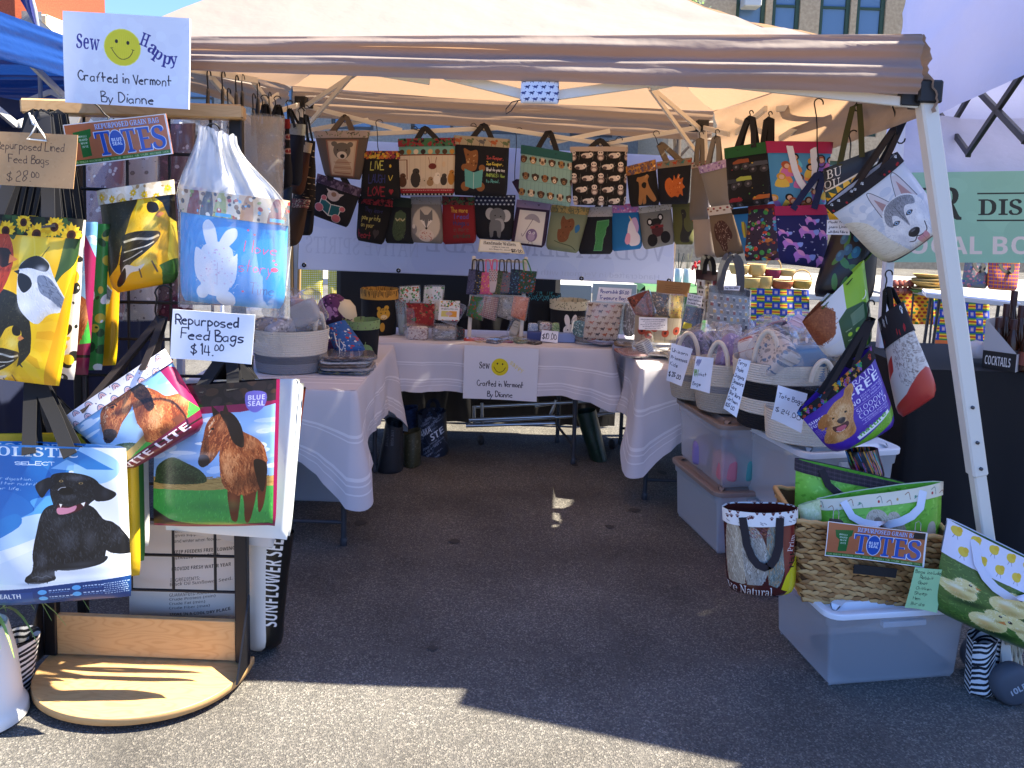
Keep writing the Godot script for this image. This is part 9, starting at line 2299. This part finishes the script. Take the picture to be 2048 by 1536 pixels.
func p_houses(c: Cv) -> void:
	c.bg("b0aca4")
	for i in 8:
		var x := 4.0 + (i % 3) * 32; var y := 20.0 + (i / 3) * 52
		c.rect(x, y, 26, 40, ["d0ccc4", "8a7a5a", "6a2024"][i % 3]); c.po([x - 2, y, x + 13, y - 14, x + 28, y], ["6a6a5a", "5a4a3a", "8a3a34"][i % 3]); c.rect(x + 5, y + 8, 6, 9, "2c3038"); c.rect(x + 15, y + 8, 6, 9, "2c3038"); c.rect(x + 9, y + 24, 8, 16, "4a2c24")
func small_things() -> void:
	# goods and gear under the back table
	var g := "bags under the tables"
	bag("storage_bag", "charcoal shopping bag lettered LIVE YOUR ADVENTURE under the left table", "bag", g, [772, 838, 806, 852, 806, 944, 752, 950], 4.55, {"print": "adventure", "th": 0.18, "shr": 0.03, "rough": 0.6, "top": 0.9})
	bag("storage_bag", "olive bag on the street beside the charcoal shopping bag", "bag", g, [806, 866, 842, 858, 842, 930, 808, 944], 4.65, {"print": "floral|3a3a24,4a4630,5a5a48", "th": 0.15, "shr": 0.06, "rough": 0.5, "top": 0.8})
	bag("storage_bag", "navy bag with white lettering standing under the back table", "bag", g, [834, 824, 892, 822, 897, 916, 840, 922], 4.9, {"print": "ama", "th": 0.22, "shr": 0.1, "rough": 0.5, "top": 0.9, "hcol": "10182a", "hh": 0.06})
	bag("storage_bag", "blue bag at the back under the left table", "bag", g, [784, 820, 836, 812, 836, 876, 790, 900], 4.98, {"print": "floral|1c2a4a,24365c,16203a", "th": 0.18, "shr": 0.06, "top": 0.8})
	bag("storage_bag", "dark green bag leaning against the back table leg", "bag", g, [1150, 824, 1192, 818, 1216, 926, 1186, 936], 4.88, {"print": "floral|142a1e,1c3a28,24382c", "th": 0.16, "shr": 0.05, "top": 0.8, "rough": 0.4})
	var bn := G(660, 1016)
	bin("clear storage bin under the left table", Vector3(-1.2, 0.0, -3.98), Vector3.RIGHT, Vector3(0, 0, -1), 0.4, 0.5, 0.3, flat("c8ccd0", 0.4), film("c3c9d4", 0.5, 0.35))
	var ct := thing("folding_cart", "silver folding cart with casters under the back table", "cart", G(1000, 880))
	var al := flat("c4c6c8", 0.3, 0.85)
	for b in [[948, 814, 1230, 800, 5.1], [946, 846, 1230, 826, 5.1], [938, 840, 1110, 832, 5.0], [932, 852, 1110, 846, 5.0], [948, 812, 948, 850, 5.08], [964, 806, 964, 850, 5.05], [1098, 838, 1112, 800, 5.1], [1070, 812, 1110, 806, 5.15]]:
		var mb := MB.new(); mb.tube([P(b[0], b[1], b[4]), P(b[2], b[3], b[4])], 0.011, 8); part("frame_tube", mb, al, ct)
	for e in [[962, 858], [1226, 852]]:
		var p := P(e[0], e[1], 5.08); var mb := MB.new(); var pr := [Vector2(0.001, -0.012), Vector2(0.03, -0.012), Vector2(0.034, 0), Vector2(0.03, 0.012), Vector2(0.001, 0.012)]
		mb.lathe(Vector3(p.x, 0.034, p.z), pr, 16, 1, 1, Basis(Vector3.BACK, PI * 0.5) * Basis(Vector3.RIGHT, 0.4)); part("caster", mb, flat("2a2624", 0.6), ct)
	# weights at the front legs
	bag("zebra_sandbag", "zebra striped weight bag at the foot of the right tent leg", "weight bag", "zebra striped weight bags", [1946, 1284, 2004, 1278, 1992, 1386, 1938, 1394], 2.5, {"print": "zebra", "th": 0.12, "shr": 0.1, "wr": 0.016, "top": 0.9})
	bag("zebra_sandbag", "zebra striped weight bag behind the white flowerpot at the left edge", "weight bag", "zebra striped weight bags", [-4, 1266, 74, 1276, 56, 1396, -12, 1396], 2.36, {"print": "zebra", "th": 0.14, "shr": 0.2, "rb": 0.4, "wr": 0.016, "top": 0.9})
	var dp := G(2014, 1412) + Vector3(0, 0.068, -0.02)
	var db := thing("dumbbell", "grey ten pound dumbbell tied to the right tent leg", "dumbbell", dp - Vector3(0, 0.068, 0))
	for s in [0.0, -0.17]:
		var mb := MB.new(); var sides := 8; mb.lathe(dp + Vector3(0.02, 0, s), [Vector2(0.001, 0.035), Vector2(0.05, 0.034), Vector2(0.066, 0.022), Vector2(0.07, 0.0), Vector2(0.066, -0.022), Vector2(0.05, -0.034), Vector2(0.001, -0.035)], 32, 1, 1, Basis(Vector3.RIGHT, PI * 0.5) * Basis(Vector3.BACK, -0.1))
		part("weight_head", mb, flat("4c4f56", 0.7), db)
	var hb := MB.new(); hb.tube([dp + Vector3(0.02, 0, -0.03), dp + Vector3(0.02, 0, -0.14)], 0.015, 10); part("grip", hb, flat("45484e", 0.7), db)
	var f := SystemFont.new(); f.font_names = PackedStringArray(["Droid Sans"]); f.font_weight = 700
	var tm := TextMesh.new(); tm.text = "10LB"; tm.font = f; tm.font_size = 32; tm.pixel_size = 0.0009; tm.depth = 0.001
	var tx := MeshInstance3D.new(); tx.name = "lettering"; tx.mesh = tm; tx.material_override = flat("b4b6ba", 0.7); db.add_child(tx); tx.position = Vector3(0.02, 0.068, 0.0365); tx.rotation.z = 0.55
	for i in 9:
		var mb := MB.new(); var x := 2008.0 + i * 4.0
		mb.tube([P(2016 + i * 2, 1272, 2.5), P(x + sin(i * 2.0) * 8, 1300, 2.59), P(x + cos(i * 3.0) * 7, 1330, 2.58), P(x - 6 + sin(i) * 9, 1362, 2.58)], 0.005, 6)
		if i == 0:
			var rt := thing("cotton_rope", "frayed cream cotton rope tying the dumbbell to the leg", "rope", P(2010, 1360, 2.58)); rt.set_meta("rope", true)
			part("strand", mb, flat("c8bca0", 0.95), rt)
		else: part("strand", mb, flat("c8bca0", 0.95), get_node("cotton_rope"))
	# plant in white pot at the lower left
	var pb := G(-4, 1440)
	var pt := thing("spider_plant", "spider plant in a white pot at the lower left corner", "plant", Vector3(pb.x - 0.04, 0, pb.z))
	var c := Vector3(pb.x - 0.04, 0, pb.z)
	var pm := MB.new(); pm.lathe(c, [Vector2(0.001, 0.004), Vector2(0.105, 0.004), Vector2(0.118, 0.012), Vector2(0.115, 0.04), Vector2(0.102, 0.06), Vector2(0.09, 0.2), Vector2(0.07, 0.3), Vector2(0.064, 0.305), Vector2(0.06, 0.29)], 32); part("pot", pm, flat("e6e6e4", 0.45), pt)
	var so := MB.new(); so.lathe(c, [Vector2(0.001, 0.288), Vector2(0.062, 0.288)], 20); part("soil", so, flat("3a2c22", 0.95), pt)
	for i in 26:
		var a := i * 2.4; var l := rng.randf_range(0.18, 0.36); var up := rng.randf_range(0.08, 0.3)
		var pts := []
		for k in 9:
			var f2 := k / 8.0
			pts.append(c + Vector3(cos(a) * l * f2, 0.29 + up * sin(f2 * 2.3) - 0.1 * f2 * f2, sin(a) * l * f2 * 0.8))
		var mb := MB.new(); var na := PackedVector3Array()
		var sd := Vector3(-sin(a), 0.15, cos(a))
		var r0 := []
		for k in 9:
			var w := 0.008 * (1.0 - pow(k / 8.0, 2.0)) + 0.0006
			r0.append(PackedVector3Array([pts[k] - sd * w, pts[k] + Vector3(0, -0.002, 0), pts[k] + sd * w]))
		mb.grid(r0); part("leaf", mb, flat(["6f9a3c", "8ab04c", "5c8a34"][i % 3], 0.5, 0, 0.4), pt)
